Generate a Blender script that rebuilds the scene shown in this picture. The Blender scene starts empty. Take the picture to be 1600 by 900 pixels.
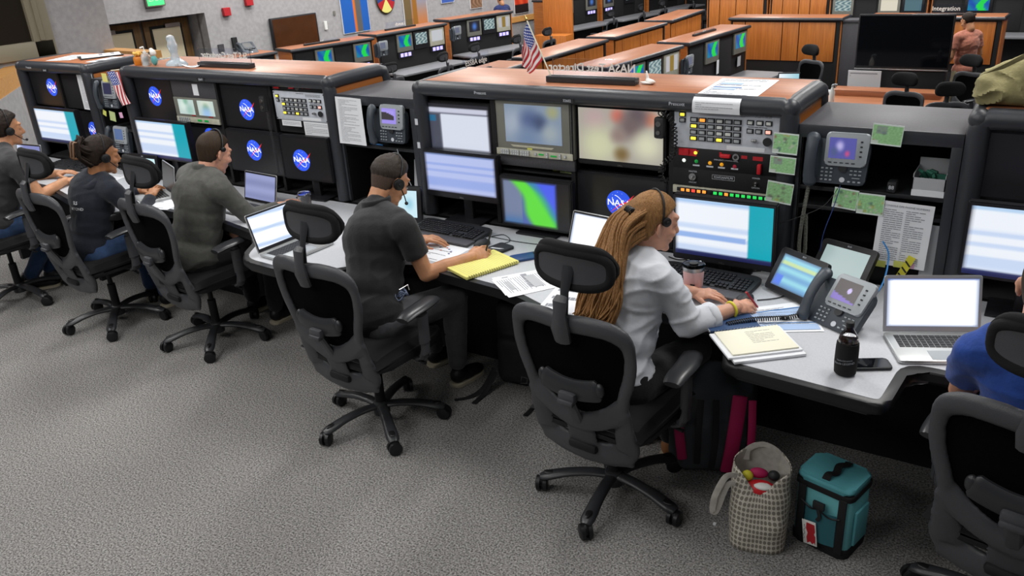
import bpy, bmesh, math, random
from mathutils import Vector as V, Matrix as M, noise, Quaternion, Euler
PI = math.pi
random.seed(7)
S = bpy.context.scene
COL = S.collection
R = math.radians

# ---------------------------------------------------------------- materials
def lin(c):
    return tuple((x/12.92 if x <= .04045 else ((x+.055)/1.055)**2.4) for x in c[:3])
def h2(s):
    return tuple(int(s[i:i+2], 16)/255 for i in (0, 2, 4))
def mat(name, c, rough=.6, metal=0, spec=.5, emit=0, noise_amt=0, noise_scale=40, bump=0, bump_scale=200,
        trans=0, ior=1.45, coat=0, alpha=1, c2=None, sheen=0):
    m = bpy.data.materials.new(name); m.use_nodes = True
    nt = m.node_tree; b = nt.nodes['Principled BSDF']
    if isinstance(c, str): c = h2(c)
    lc = lin(c)
    b.inputs['Base Color'].default_value = (*lc, 1)
    b.inputs['Roughness'].default_value = rough
    b.inputs['Metallic'].default_value = metal
    b.inputs['Specular IOR Level'].default_value = spec
    b.inputs['Transmission Weight'].default_value = trans
    b.inputs['IOR'].default_value = ior
    b.inputs['Coat Weight'].default_value = coat
    b.inputs['Alpha'].default_value = alpha
    b.inputs['Sheen Weight'].default_value = sheen
    if emit:
        b.inputs['Emission Color'].default_value = (*lc, 1)
        b.inputs['Emission Strength'].default_value = emit
    if noise_amt or c2 or bump:
        tc = nt.nodes.new('ShaderNodeTexCoord')
    if noise_amt or c2:
        n = nt.nodes.new('ShaderNodeTexNoise'); n.inputs['Scale'].default_value = noise_scale
        n.inputs['Detail'].default_value = 4
        nt.links.new(tc.outputs['Object'], n.inputs['Vector'])
        r = nt.nodes.new('ShaderNodeValToRGB')
        a = noise_amt
        if c2 is not None:
            if isinstance(c2, str): c2 = h2(c2)
            l2 = lin(c2); l1 = lc
        else:
            l1 = tuple(x*(1-a) for x in lc); l2 = tuple(min(1, x*(1+a)) for x in lc)
        r.color_ramp.elements[0].position = .35; r.color_ramp.elements[1].position = .65
        r.color_ramp.elements[0].color = (*l1, 1); r.color_ramp.elements[1].color = (*l2, 1)
        nt.links.new(n.outputs['Fac'], r.inputs['Fac']); nt.links.new(r.outputs['Color'], b.inputs['Base Color'])
    if bump:
        n2 = nt.nodes.new('ShaderNodeTexNoise'); n2.inputs['Scale'].default_value = bump_scale
        n2.inputs['Detail'].default_value = 3
        nt.links.new(tc.outputs['Object'], n2.inputs['Vector'])
        bp = nt.nodes.new('ShaderNodeBump'); bp.inputs['Strength'].default_value = bump
        bp.inputs['Distance'].default_value = .004
        nt.links.new(n2.outputs['Fac'], bp.inputs['Height']); nt.links.new(bp.outputs['Normal'], b.inputs['Normal'])
    return m

def wood_mat(name, c1, c2, axis=0, rough=.35, scale=5):
    m = bpy.data.materials.new(name); m.use_nodes = True
    nt = m.node_tree; b = nt.nodes['Principled BSDF']
    tc = nt.nodes.new('ShaderNodeTexCoord'); mp = nt.nodes.new('ShaderNodeMapping')
    sc = [22, 22, 22]; sc[axis] = 1.2
    mp.inputs['Scale'].default_value = [s*scale/5 for s in sc]
    n = nt.nodes.new('ShaderNodeTexNoise'); n.inputs['Scale'].default_value = 1.6; n.inputs['Detail'].default_value = 7
    n.inputs['Roughness'].default_value = .65; n.inputs['Distortion'].default_value = .4
    r = nt.nodes.new('ShaderNodeValToRGB')
    r.color_ramp.elements[0].position = .3; r.color_ramp.elements[1].position = .72
    r.color_ramp.elements[0].color = (*lin(h2(c1)), 1); r.color_ramp.elements[1].color = (*lin(h2(c2)), 1)
    L = nt.links.new
    L(tc.outputs['Object'], mp.inputs['Vector']); L(mp.outputs['Vector'], n.inputs['Vector'])
    L(n.outputs['Fac'], r.inputs['Fac']); L(r.outputs['Color'], b.inputs['Base Color'])
    b.inputs['Roughness'].default_value = rough
    return m

def attr_mat(name, emit=1.0, rough=.3):
    m = bpy.data.materials.new(name); m.use_nodes = True
    nt = m.node_tree; b = nt.nodes['Principled BSDF']
    a = nt.nodes.new('ShaderNodeAttribute'); a.attribute_name = 'Col'
    b.inputs['Roughness'].default_value = rough
    if emit:
        b.inputs['Base Color'].default_value = (.01, .01, .01, 1)
        nt.links.new(a.outputs['Color'], b.inputs['Emission Color'])
        b.inputs['Emission Strength'].default_value = emit
    else:
        nt.links.new(a.outputs['Color'], b.inputs['Base Color'])
    return m

MT = {}
def mk():
    T = MT
    T['wood'] = wood_mat('wood_top', '8f5638', 'b27551', 0, .36)
    T['wood_y'] = wood_mat('wood_side', 'a8622f', 'c47a3c', 1, .38)
    T['wood_v'] = wood_mat('wood_board', 'a85f26', 'cf7f38', 2, .4)
    T['oak'] = wood_mat('oak_cap', 'c48a4a', 'dda763', 1, .4)
    T['black'] = mat('black_plastic', '232427', .45, noise_amt=.08)
    T['fascia'] = mat('charcoal_bumper', '33353a', .36, bump=.15, bump_scale=500)
    T['dark'] = mat('rack_black', '121214', .6)
    T['darkfab'] = mat('black_panel', '1a1a1c', .8)
    T['filler'] = mat('charcoal_laminate', '47464a', .5, noise_amt=.12, noise_scale=120)
    T['laminate'] = mat('grey_laminate', 'b9bbc0', .42, noise_amt=.05, noise_scale=150)
    T['chair'] = mat('chair_plastic', '434448', .40, bump=.25, bump_scale=350)
    T['chair2'] = mat('chair_plastic_smooth', '2e2f32', .33)
    T['mesh'] = mat('chair_mesh', '040405', 1, spec=.1, bump=.6, bump_scale=600)
    T['fabric'] = mat('black_fabric', '101012', .95, bump=.5, bump_scale=700)
    T['rubber'] = mat('caster_black', '161618', .4)
    T['bezel'] = mat('monitor_bezel', '1b1b1f', .4)
    T['bezel_g'] = mat('grey_bezel', '77776f', .5)
    T['silver'] = mat('silver_panel', 'c6cbd4', .45, noise_amt=.05)
    T['beige'] = mat('beige_panel', 'b8b6a4', .5, noise_amt=.08)
    T['paper'] = mat('paper_white', 'e4e6ea', .8)
    T['ptext'] = mat('print_grey', '8d8f96', .8)
    T['lapsilver'] = mat('laptop_silver', 'b9bbbb', .35, metal=.6)
    T['key'] = mat('key_black', '222326', .55)
    T['phone'] = mat('phone_grey', '3d444c', .45)
    T['phone_l'] = mat('phone_bezel', '9ba1a6', .4)
    T['wire'] = mat('cable_black', '111113', .5)
    T['blue_wire'] = mat('cable_blue', '2374b5', .5)
    T['steel'] = mat('steel', 'a8a8a8', .3, metal=1)
    T['acrylic'] = mat('acrylic', 'f2f6ff', .03, trans=1, ior=1.2)
    T['glass'] = mat('glass_clear', 'ffffff', .02, trans=1)
    T['white'] = mat('white_plastic', 'e6e6e2', .5)
    T['red'] = mat('red_plastic', 'c8202a', .45)
    T['screen'] = attr_mat('screen_picture', 1.0)
    T['screen_hi'] = attr_mat('screen_bright', 1.25)
    T['print'] = attr_mat('printed_sheet', 0, .75)
    T['printg'] = attr_mat('printed_gloss', 0, .4)
mk()

# ---------------------------------------------------------------- mesh builder
class MB:
    def __init__(s): s.bm = bmesh.new(); s.m = 0
    def _tag(s, fs):
        for f in fs: f.material_index = s.m
    def box(s, c, d, rot=None, bev=0, seg=2):
        bm2 = bmesh.new(); bmesh.ops.create_cube(bm2, size=1)
        bmesh.ops.scale(bm2, vec=d, verts=bm2.verts)
        if bev: bmesh.ops.bevel(bm2, geom=bm2.edges[:], offset=bev, segments=seg, affect='EDGES', profile=.5)
        mt = M.Translation(c) @ (rot.to_matrix().to_4x4() if rot is not None else M())
        return s.join(bm2, mt)
    def join(s, bm2, mt=None):
        mp = {}
        for v in bm2.verts: mp[v] = s.bm.verts.new((mt @ v.co) if mt else v.co)
        for f in bm2.faces:
            try: nf = s.bm.faces.new([mp[v] for v in f.verts]); nf.material_index = s.m; nf.smooth = True
            except ValueError: pass
        bm2.free(); return s
    def b2(s, x0, x1, y0, y1, z0, z1, bev=0):
        return s.box(((x0+x1)/2, (y0+y1)/2, (z0+z1)/2), (x1-x0, y1-y0, z1-z0), bev=bev)
    def prism(s, poly, z0, z1, bev=0, mt=None, seg=3):
        bm2 = bmesh.new()
        lo = [bm2.verts.new((p[0], p[1], z0)) for p in poly]; hi = [bm2.verts.new((p[0], p[1], z1)) for p in poly]
        n = len(poly); top = bm2.faces.new(hi); bot = bm2.faces.new(lo[::-1])
        for i in range(n): bm2.faces.new((lo[i], lo[(i+1) % n], hi[(i+1) % n], hi[i]))
        if bev:
            es = list(top.edges)+list(bot.edges)
            bmesh.ops.bevel(bm2, geom=es, offset=bev, segments=seg, affect='EDGES', profile=.5)
        bmesh.ops.recalc_face_normals(bm2, faces=bm2.faces)
        return s.join(bm2, mt)
    def tube(s, pts, r, n=8, cap=True, flat=None, up=None, close=False):
        """swept tube; r number or list; flat=(a,b) multiplies section axes"""
        pts = [V(p) for p in pts]; k = len(pts)
        rs = r if isinstance(r, (list, tuple)) else [r]*k
        fl = flat if isinstance(flat, list) else [flat or (1, 1)]*k
        rings = []; prev = None
        for i, p in enumerate(pts):
            if close: t = pts[(i+1) % k]-pts[i-1]
            elif i == 0: t = pts[1]-p
            elif i == k-1: t = p-pts[i-1]
            else: t = pts[i+1]-pts[i-1]
            if t.length < 1e-9: t = V((0, 0, 1))
            t.normalize()
            if up is not None: a = V(up)
            elif prev is not None: a = prev
            else: a = V((0, 0, 1)) if abs(t.z) < .9 else V((0, 1, 0))
            x = a-t*a.dot(t)
            if x.length < 1e-6: x = t.orthogonal()
            x.normalize(); y = t.cross(x); prev = x
            rings.append([s.bm.verts.new(p+x*(math.cos(q)*rs[i]*fl[i][0])+y*(math.sin(q)*rs[i]*fl[i][1])) for q in [2*PI*j/n for j in range(n)]])
        m = k if close else k-1
        for i in range(m):
            A, B = rings[i], rings[(i+1) % k]
            for j in range(n):
                f = s.bm.faces.new((A[j], A[(j+1) % n], B[(j+1) % n], B[j])); f.material_index = s.m; f.smooth = True
        if cap and not close:
            for rg in (rings[0][::-1], rings[-1]):
                f = s.bm.faces.new(rg); f.material_index = s.m
        return s
    def lathe(s, prof, n=24, c=(0, 0, 0), axis='z', flat=(1, 1)):
        c = V(c); rings = []
        for r, h in prof:
            rg = []
            for j in range(n):
                a = 2*PI*j/n; x, y = math.cos(a)*r*flat[0], math.sin(a)*r*flat[1]
                q = {'z': V((x, y, h)), 'y': V((x, h, y)), 'x': V((h, x, y))}[axis]
                rg.append(s.bm.verts.new(c+q))
            rings.append(rg)
        for A, B in zip(rings, rings[1:]):
            for j in range(n):
                f = s.bm.faces.new((A[j], A[(j+1) % n], B[(j+1) % n], B[j])); f.material_index = s.m; f.smooth = True
        for rg in (rings[0][::-1], rings[-1]):
            f = s.bm.faces.new(rg); f.material_index = s.m
        return s
    def cyl(s, a, b, r, n=16, r2=None): return s.tube([a, b], [r, r2 if r2 is not None else r], n=n)
    def ball(s, c, r, rot=None, u=16, v=10):
        bm2 = bmesh.new(); bmesh.ops.create_uvsphere(bm2, u_segments=u, v_segments=v, radius=1)
        if not isinstance(r, (tuple, list)): r = (r, r, r)
        mt = M.Translation(c) @ (rot.to_matrix().to_4x4() if rot is not None else M()) @ M.Diagonal((*r, 1))
        return s.join(bm2, mt)
    def caps(s, a, b, ra, rb, n=12):
        """tapered limb with ball ends"""
        a, b = V(a), V(b); s.tube([a, b], [ra, rb], n=n); s.ball(a, ra, u=n, v=8); s.ball(b, rb, u=n, v=8); return s
    def grid(s, fn, nu, nv, thick=0):
        vs = [[s.bm.verts.new(fn(i/nu, j/nv)) for i in range(nu+1)] for j in range(nv+1)]
        fs = []
        for j in range(nv):
            for i in range(nu):
                f = s.bm.faces.new((vs[j][i], vs[j][i+1], vs[j+1][i+1], vs[j+1][i])); f.material_index = s.m; f.smooth = True; fs.append(f)
        if thick:
            for f in fs: f.normal_update()
            nm = {}
            for f in fs:
                for v in f.verts: nm[v] = nm.get(v, V((0, 0, 0)))+f.normal
            lo = [[s.bm.verts.new(v.co-nm[v].normalized()*abs(thick)) for v in row] for row in vs]
            def F(q):
                f = s.bm.faces.new(q); f.material_index = s.m; f.smooth = True
            for j in range(nv):
                for i in range(nu): F((lo[j][i], lo[j+1][i], lo[j+1][i+1], lo[j][i+1]))
            for i in range(nu):
                F((vs[0][i+1], vs[0][i], lo[0][i], lo[0][i+1])); F((vs[nv][i], vs[nv][i+1], lo[nv][i+1], lo[nv][i]))
            for j in range(nv):
                F((vs[j][0], vs[j+1][0], lo[j+1][0], lo[j][0])); F((vs[j+1][nu], vs[j][nu], lo[j][nu], lo[j+1][nu]))
        return s
    def text(s, txt, size, mt, depth=.0005, mirror=False, align='CENTER'):
        """lettering in the XY plane of mt"""
        c = bpy.data.curves.new('t', 'FONT'); c.body = txt; c.size = size; c.extrude = depth
        c.offset = s.bold if hasattr(s, 'bold') else 0; c.align_x = align; c.align_y = 'CENTER'; c.resolution_u = 2
        o = bpy.data.objects.new('t', c); COL.objects.link(o)
        dg = bpy.context.evaluated_depsgraph_get(); me = bpy.data.meshes.new_from_object(o.evaluated_get(dg))
        bm2 = bmesh.new(); bm2.from_mesh(me)
        if mirror:
            for v in bm2.verts: v.co.x *= -1
            bmesh.ops.reverse_faces(bm2, faces=bm2.faces)
        bpy.data.objects.remove(o); bpy.data.curves.remove(c); bpy.data.meshes.remove(me)
        s.join(bm2, mt)
        return s
    def mesh(s, name, mats, ang=38):
        me = bpy.data.meshes.new(name)
        bmesh.ops.recalc_face_normals(s.bm, faces=s.bm.faces)
        s.bm.to_mesh(me); s.bm.free()
        if not isinstance(mats, (list, tuple)): mats = [mats]
        for m in mats: me.materials.append(MT[m] if isinstance(m, str) else m)
        for p in me.polygons: p.use_smooth = True
        try: me.set_sharp_from_angle(angle=R(ang))
        except Exception: pass
        return me
    def build(s, name, mats, parent=None, ang=38, label=None, loc=None, rot=None, cat=None, group=None):
        o = bpy.data.objects.new(name, s.mesh(name, mats, ang)); COL.objects.link(o)
        if parent is not None: o.parent = parent
        if loc is not None: o.location = loc
        if rot is not None: o.rotation_euler = rot
        if label: o['label'] = label
        if cat: o['category'] = cat
        if group: o['group'] = group
        return o

def thing(name, label, cat, loc=(0, 0, 0), rz=0, group=None, rot=None):
    o = bpy.data.objects.new(name, None); COL.objects.link(o); o.empty_display_size = .1
    o.location = loc; o.rotation_euler = rot if rot else (0, 0, rz)
    o['label'] = label; o['category'] = cat
    if group: o['group'] = group
    return o
def kids(o): return [c for c in bpy.data.objects if c.parent is o]
_KC = {}
def remember(o):
    _KC[o.name] = [(c, [(g) for g in kids(c)]) for c in kids(o)]
def dup(root, loc, rz=None, label=None, group=None, rot=None, skip=()):
    r = root.copy(); COL.objects.link(r); r.location = loc
    if rz is not None: r.rotation_euler = (0, 0, rz)
    if rot: r.rotation_euler = rot
    if label: r['label'] = label
    if group: r['group'] = group
    for ch, gs in _KC[root.name]:
        if ch.name.split('.')[0] in skip: continue
        c = ch.copy(); COL.objects.link(c); c.parent = r
        for g in gs:
            d = g.copy(); COL.objects.link(d); d.parent = c
    return r
def struct(o): o['kind'] = 'structure'; return o

def pic(name, w, h, nx, ny, fn, m, parent=None, mt=None, label=None):
    """a picture plane in XZ facing -Y, width w height h centred, face colours from fn(u,v) in sRGB"""
    me = bpy.data.meshes.new(name)
    vs = [((i/nx-.5)*w, 0, (j/ny-.5)*h) for j in range(ny+1) for i in range(nx+1)]
    if mt: vs = [tuple(mt @ V(v)) for v in vs]
    fs = [(j*(nx+1)+i, j*(nx+1)+i+1, (j+1)*(nx+1)+i+1, (j+1)*(nx+1)+i) for j in range(ny) for i in range(nx)]
    me.from_pydata(vs, [], fs); me.materials.append(MT[m])
    ca = me.color_attributes.new('Col', 'FLOAT_COLOR', 'POINT')
    for j in range(ny+1):
        for i in range(nx+1):
            c = fn(i/nx, j/ny); ca.data[j*(nx+1)+i].color = (*lin(c), 1)
    o = bpy.data.objects.new(name, me); COL.objects.link(o)
    if parent is not None: o.parent = parent
    if label: o['label'] = label
    return o
def mixc(a, b, t):
    t = max(0, min(1, t)); return tuple(x*(1-t)+y*t for x, y in zip(a, b))
def ss(a, b, x):
    t = max(0, min(1, (x-a)/(b-a))); return t*t*(3-2*t)

def remesh(mb, voxel, smooth=4, name='tmp', sub=0):
    """fuse the overlapping solids of mb into one continuous skin, returns a bmesh"""
    me = bpy.data.meshes.new(name); mb.bm.to_mesh(me); mb.bm.free()
    o = bpy.data.objects.new(name, me); COL.objects.link(o)
    r = o.modifiers.new('r', 'REMESH'); r.mode = 'VOXEL'; r.voxel_size = voxel
    if smooth:
        s_ = o.modifiers.new('s', 'SMOOTH'); s_.iterations = smooth; s_.factor = .5
    dg = bpy.context.evaluated_depsgraph_get()
    m2 = bpy.data.meshes.new_from_object(o.evaluated_get(dg))
    bpy.data.objects.remove(o); bpy.data.meshes.remove(me)
    bm = bmesh.new(); bm.from_mesh(m2); bpy.data.meshes.remove(m2)
    out = MB(); out.bm.free(); out.bm = bm
    return out
def inset_poly(P, d):
    n = len(P); out = []
    area = sum(P[i][0]*P[(i+1) % n][1]-P[(i+1) % n][0]*P[i][1] for i in range(n))
    sg = 1 if area > 0 else -1
    for i in range(n):
        p0, p1, p2 = V(P[i-1]), V(P[i]), V(P[(i+1) % n])
        a = (p1-p0).normalized(); b = (p2-p1).normalized()
        n1 = V((-a.y, a.x))*sg; n2 = V((-b.y, b.x))*sg
        bs = (n1+n2)
        if bs.length < 1e-6: bs = n1
        bs.normalize(); k = d/max(.4, bs.dot(n1)); out.append(tuple(p1+bs*k))
    return out
def round_poly(P, r, seg=4):
    """round the corners; r a number or per-vertex list"""
    n = len(P); out = []
    for i in range(n):
        rr = r[i] if isinstance(r, (list, tuple)) else r
        p0, p1, p2 = V(P[i-1]), V(P[i]), V(P[(i+1) % n])
        if rr <= 0: out.append(tuple(p1)); continue
        a = (p0-p1); b = (p2-p1); k = min(rr, a.length*.45, b.length*.45)
        A = p1+a.normalized()*k; B = p1+b.normalized()*k
        for j in range(seg+1):
            t = j/seg; out.append(tuple(A*(1-t)**2+p1*2*t*(1-t)+B*t*t))
    return out
def spl(pts, n=8):
    """Catmull-Rom through points"""
    pts = [V(p) for p in pts]; out = []
    for i in range(len(pts)-1):
        p0 = pts[max(i-1, 0)]; p1 = pts[i]; p2 = pts[i+1]; p3 = pts[min(i+2, len(pts)-1)]
        for j in range(n):
            t = j/n
            out.append(.5*((2*p1)+(-p0+p2)*t+(2*p0-5*p1+4*p2-p3)*t*t+(-p0+3*p1-3*p2+p3)*t**3))
    out.append(pts[-1]); return out

# ---------------------------------------------------------------- camera
f_, p_, r_, y_ = 1297.3, 0.40856, 0.06588, -0.59168
fwd = V((math.sin(y_)*math.cos(p_), math.cos(y_)*math.cos(p_), -math.sin(p_)))
rt = V((math.cos(y_), -math.sin(y_), 0)); dn = fwd.cross(rt)
c_, s_ = math.cos(r_), math.sin(r_)
X = c_*rt+s_*dn; D = -s_*rt+c_*dn
cam = bpy.data.cameras.new('camera'); cam.lens = f_*36/1600; cam.sensor_width = 36; cam.clip_start = .05; cam.clip_end = 100
co = bpy.data.objects.new('camera', cam); COL.objects.link(co)
Rm = M((X, -D, -fwd)).transposed()
co.matrix_world = M.Translation((0, 0, 2.24)) @ Rm.to_4x4()
S.camera = co
S.view_settings.view_transform = 'Standard'; S.view_settings.look = 'None'
S.view_settings.exposure = 0; S.view_settings.gamma = 1; S.view_settings.use_curve_mapping = False
# ---------------------------------------------------------------- carpet
def carpet_mat(name, ca, cb):
    m = bpy.data.materials.new(name); m.use_nodes = True; nt = m.node_tree; b = nt.nodes['Principled BSDF']; L = nt.links.new
    tc = nt.nodes.new('ShaderNodeTexCoord')
    n1 = nt.nodes.new('ShaderNodeTexNoise'); n1.inputs['Scale'].default_value = 125; n1.inputs['Detail'].default_value = 6; n1.inputs['Roughness'].default_value = .8
    n2 = nt.nodes.new('ShaderNodeTexNoise'); n2.inputs['Scale'].default_value = 2.2; n2.inputs['Detail'].default_value = 3
    r1 = nt.nodes.new('ShaderNodeValToRGB'); r1.color_ramp.elements[0].position = .40; r1.color_ramp.elements[1].position = .61
    r1.color_ramp.elements[0].color = (*lin(h2(ca)), 1); r1.color_ramp.elements[1].color = (*lin(h2(cb)), 1)
    mx = nt.nodes.new('ShaderNodeMixRGB'); mx.blend_type = 'MULTIPLY'; mx.inputs['Fac'].default_value = .35
    for n in (n1, n2): L(tc.outputs['Object'], n.inputs['Vector'])
    L(n1.outputs['Fac'], r1.inputs['Fac']); L(r1.outputs['Color'], mx.inputs['Color1']); L(n2.outputs['Color'], mx.inputs['Color2'])
    r2 = nt.nodes.new('ShaderNodeValToRGB'); r2.color_ramp.elements[0].color = (.6, .6, .6, 1); r2.color_ramp.elements[1].color = (1, 1, 1, 1)
    L(n2.outputs['Fac'], r2.inputs['Fac']); L(r2.outputs['Color'], mx.inputs['Color2'])
    L(mx.outputs['Color'], b.inputs['Base Color'])
    b.inputs['Roughness'].default_value = 1; b.inputs['Specular IOR Level'].default_value = .1
    n3 = nt.nodes.new('ShaderNodeTexNoise'); n3.inputs['Scale'].default_value = 330; n3.inputs['Detail'].default_value = 2
    L(tc.outputs['Object'], n3.inputs['Vector'])
    bp = nt.nodes.new('ShaderNodeBump'); bp.inputs['Strength'].default_value = .8; bp.inputs['Distance'].default_value = .006
    L(n3.outputs['Fac'], bp.inputs['Height']); L(bp.outputs['Normal'], b.inputs['Normal'])
    return m
MT['carpet'] = carpet_mat('carpet', '403f40', 'bcb9b6')
MT['carpet2'] = carpet_mat('carpet_low', '3a3a3e', '77757a')
MT['wallgrey'] = mat('wall_fabric', 'a3a1a3', .95, noise_amt=.08, noise_scale=14, bump=.3, bump_scale=60)
MT['wallwhite'] = mat('wall_light', 'b9b8b8', .9, noise_amt=.06, noise_scale=14)

a = MB(); a.b2(-12.3, 4, -1.5, 5.0, -.12, 0); struct(a.build('floor', 'carpet'))
a = MB(); a.b2(-15, 6, 4.0, 27, -1.12, -1.0); struct(a.build('floor_lower', 'carpet2'))
a = MB(); a.b2(-12.3, 4, 4.9, 5.0, -1.0, -.12); struct(a.build('trim_1', 'darkfab'))

def wallseg(name, p0, p1, z0, z1, t, m, side=1):
    p0, p1 = V((*p0, 0)), V((*p1, 0)); d = (p1-p0).normalized(); n = V((-d.y, d.x, 0))*side
    P = [p0, p1, p1+n*t, p0+n*t]
    a = MB(); a.prism([(q.x, q.y) for q in P], z0, z1); return struct(a.build(name, m))
# wall with the exit doors and posters (lower level): a straight wall with a recess for the doors
wd = V((.143, .99, 0)).normalized(); wo = V((-13.95, 8.9, 0)); wn = V((wd.y, -wd.x, 0))   # wn points into the room
def wp(s, out, z): return wo+wd*s+wn*out+V((0, 0, z))
WR = M((( wd.x, -wn.x, 0, 0), (wd.y, -wn.y, 0, 0), (0, 0, 1, 0), (0, 0, 0, 1)))  # local x along wall, y into wall
def on_wall(s, z, out=0): return M.Translation(wp(s, out, z)) @ WR
D0, D1 = -.15, 1.78
a = MB()
for s0, s1, z0, z1 in ((-2.2, D0, -1, 5), (D1, 17, -1, 5), (D0, D1, 1.13, 5)):
    bm2 = bmesh.new(); bmesh.ops.create_cube(bm2, size=1); bmesh.ops.scale(bm2, vec=(s1-s0, .3, z1-z0), verts=bm2.verts)
    a.join(bm2, on_wall((s0+s1)/2, (z0+z1)/2, -.15))
struct(a.build('wall_back', 'wallgrey'))
a = MB()
for s0, s1, y in ((D0, D1, -.62),):
    bm2 = bmesh.new(); bmesh.ops.create_cube(bm2, size=1); bmesh.ops.scale(bm2, vec=(s1-s0+.6, .1, 2.4), verts=bm2.verts)
    a.join(bm2, on_wall((s0+s1)/2, .1, -.75))
for s_ in (D0-.05, D1+.05):
    bm2 = bmesh.new(); bmesh.ops.create_cube(bm2, size=1); bmesh.ops.scale(bm2, vec=(.1, .55, 2.4), verts=bm2.verts)
    a.join(bm2, on_wall(s_, .1, -.5))
struct(a.build('wall_doorway', 'wallgrey'))
# exit doors; glare of the lit room on their glass painted as pale colour
MT['doorwood'] = wood_mat('door_wood', '6e5030', '93703f', 2, .5)
MT['doorpale'] = mat('door_poster', 'f2e4c2', .7)
for i, s_ in enumerate((D0+.47, D1-.5)):
    dr = MB()
    bm2 = bmesh.new(); bmesh.ops.create_cube(bm2, size=1); bmesh.ops.scale(bm2, vec=(.9, .05, 2.05), verts=bm2.verts)
    dr.join(bm2, on_wall(s_, .03, -.6))
    d = struct(dr.build('door_%d' % (i+1), 'doorwood'))
    q = MB(); bm2 = bmesh.new(); bmesh.ops.create_cube(bm2, size=1); bmesh.ops.scale(bm2, vec=(.3, .05, .07), verts=bm2.verts)
    q.join(bm2, on_wall(s_+(-.2 if i == 0 else .1), .95, -.54)); q.build('door_closer', 'steel', d)
    q = MB(); bm2 = bmesh.new(); bmesh.ops.create_cube(bm2, size=1); bmesh.ops.scale(bm2, vec=(.56, .02, 1.1), verts=bm2.verts)
    q.join(bm2, on_wall(s_-.02, .36, -.56)); q.build('door_panel', 'doorpale', d)
    q = MB(); bm2 = bmesh.new(); bmesh.ops.create_cube(bm2, size=1); bmesh.ops.scale(bm2, vec=(.64, .012, 1.2), verts=bm2.verts)
    q.join(bm2, on_wall(s_-.02, .36, -.566)); q.build('panel_frame', 'dark', d)
# wooden rail on the posters wall
a = MB(); bm2 = bmesh.new(); bmesh.ops.create_cube(bm2, size=1); bmesh.ops.scale(bm2, vec=(15, .04, .14), verts=bm2.verts)
a.join(bm2, on_wall(9.4, .0, .02)); struct(a.build('trim_2', 'oak'))
# upper wall with the observation window
a = MB(); a.b2(-11.25, -10.95, 6.05, 6.95, -1, 5); a.b2(-11.25, -10.95, 2, 6.1, -1, 1.1); a.b2(-11.25, -10.95, 2, 6.1, 3.6, 5)
struct(a.build('wall_left', 'wallgrey'))
MT['winframe'] = mat('window_frame', '8d8673', .6)
MT['winglass'] = mat('dark_window', '2a241d', .12, spec=.6)
w = MB(); w.b2(-11.1, -10.93, 2, 5.95, 1.3, 3.6); w = struct(w.build('window_1', 'winglass'))
q = MB(); q.b2(-11.12, -10.88, 2, 6.1, 1.1, 1.3, .01); q.b2(-11.12, -10.88, 5.85, 6.12, 1.1, 3.6, .01); q.b2(-11.12, -10.88, 2, 6.1, 3.5, 3.65, .01)
q.b2(-10.9, -10.86, 5.93, 5.99, 1.3, 3.5, .003)
q.build('window_frame', 'winframe', w)
# half-height partition with oak cap along the edge of the platform
hw = [(-7.2, 2.6), (-10.93, 5.72)]
wallseg('wall_partition', hw[0], hw[1], 0, .86, .14, 'wallgrey', 1)
q = wallseg('trim_3', (hw[0][0]+.03, hw[0][1]-.04), (hw[1][0]+.03, hw[1][1]-.04), .86, 1.05, .22, 'oak', 1)
wallseg('wall_partition_far', (-12.3, 6.92), (-9.9, 6.75), -1, .97, .12, 'wallgrey', 1)
wallseg('trim_4', (-12.3, 6.88), (-9.9, 6.71), .97, 1.06, .2, 'oak', 1)
a = MB(); a.b2(-12.3, -9.3, 4.9, 6.9, -.12, 0); struct(a.build('floor_corner', 'carpet'))
# far dark end of the hall
a = MB(); a.b2(-12, 8, 27, 27.2, -1, 6); struct(a.build('wall_far', 'darkfab'))

# ---------------------------------------------------------------- light
w = bpy.data.worlds.new('hall'); S.world = w; w.use_nodes = True
w.node_tree.nodes['Background'].inputs['Color'].default_value = (.9, .95, 1, 1)
w.node_tree.nodes['Background'].inputs['Strength'].default_value = .055
def area(x, y, z, sx, sy, p, c=(1, .985, .96), rz=0, tilt=None):
    l = bpy.data.lights.new('ceiling_or_fill_lamp', 'AREA'); l.shape = 'RECTANGLE'; l.size = sx; l.size_y = sy; l.energy = p; l.color = c
    o = bpy.data.objects.new('ceiling_or_fill_lamp', l); COL.objects.link(o); o.location = (x, y, z); o.rotation_euler = tilt or (0, 0, rz)
    return o
for x, y, p in ((-6.2, 1.5, 54), (-4.0, 1.2, 50), (-1.7, 1.6, 24), (.6, 3.4, 36)): area(x, y, 4.0, .6, 1.2, p)
for x, p in ((-5.2, 48), (-2.4, 38), (.9, 16)): area(x, -1.5, 3.8, 1.4, .5, p*1.0, tilt=(R(56), 0, R(8)))  # unseen tilted fill lights behind the camera, added to brighten the console fronts
area(-8.6, 2.6, 4.0, .6, 1.2, 60)  # extra lamp added to lift the left wall and partition
for x, y in ((-6.5, 4.4), (-3.2, 4.6), (-.2, 4.8)): area(x, y, 4.0, .6, 1.2, 80)
for x, y in ((-10.8, 9), (-10, 13), (-9, 18), (-6, 11), (-5, 16), (-2, 13), (-2, 18), (1, 15), (-7, 22)): area(x, y, 4.5, .8, 1.6, 165)
for s_ in (3, 7, 11): q_ = wp(s_, 1.6, 4.4); area(q_.x, q_.y, q_.z, .6, 1.2, 90)  # fill lights added along the poster wall to make it paler
ZT = 1.51
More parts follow.
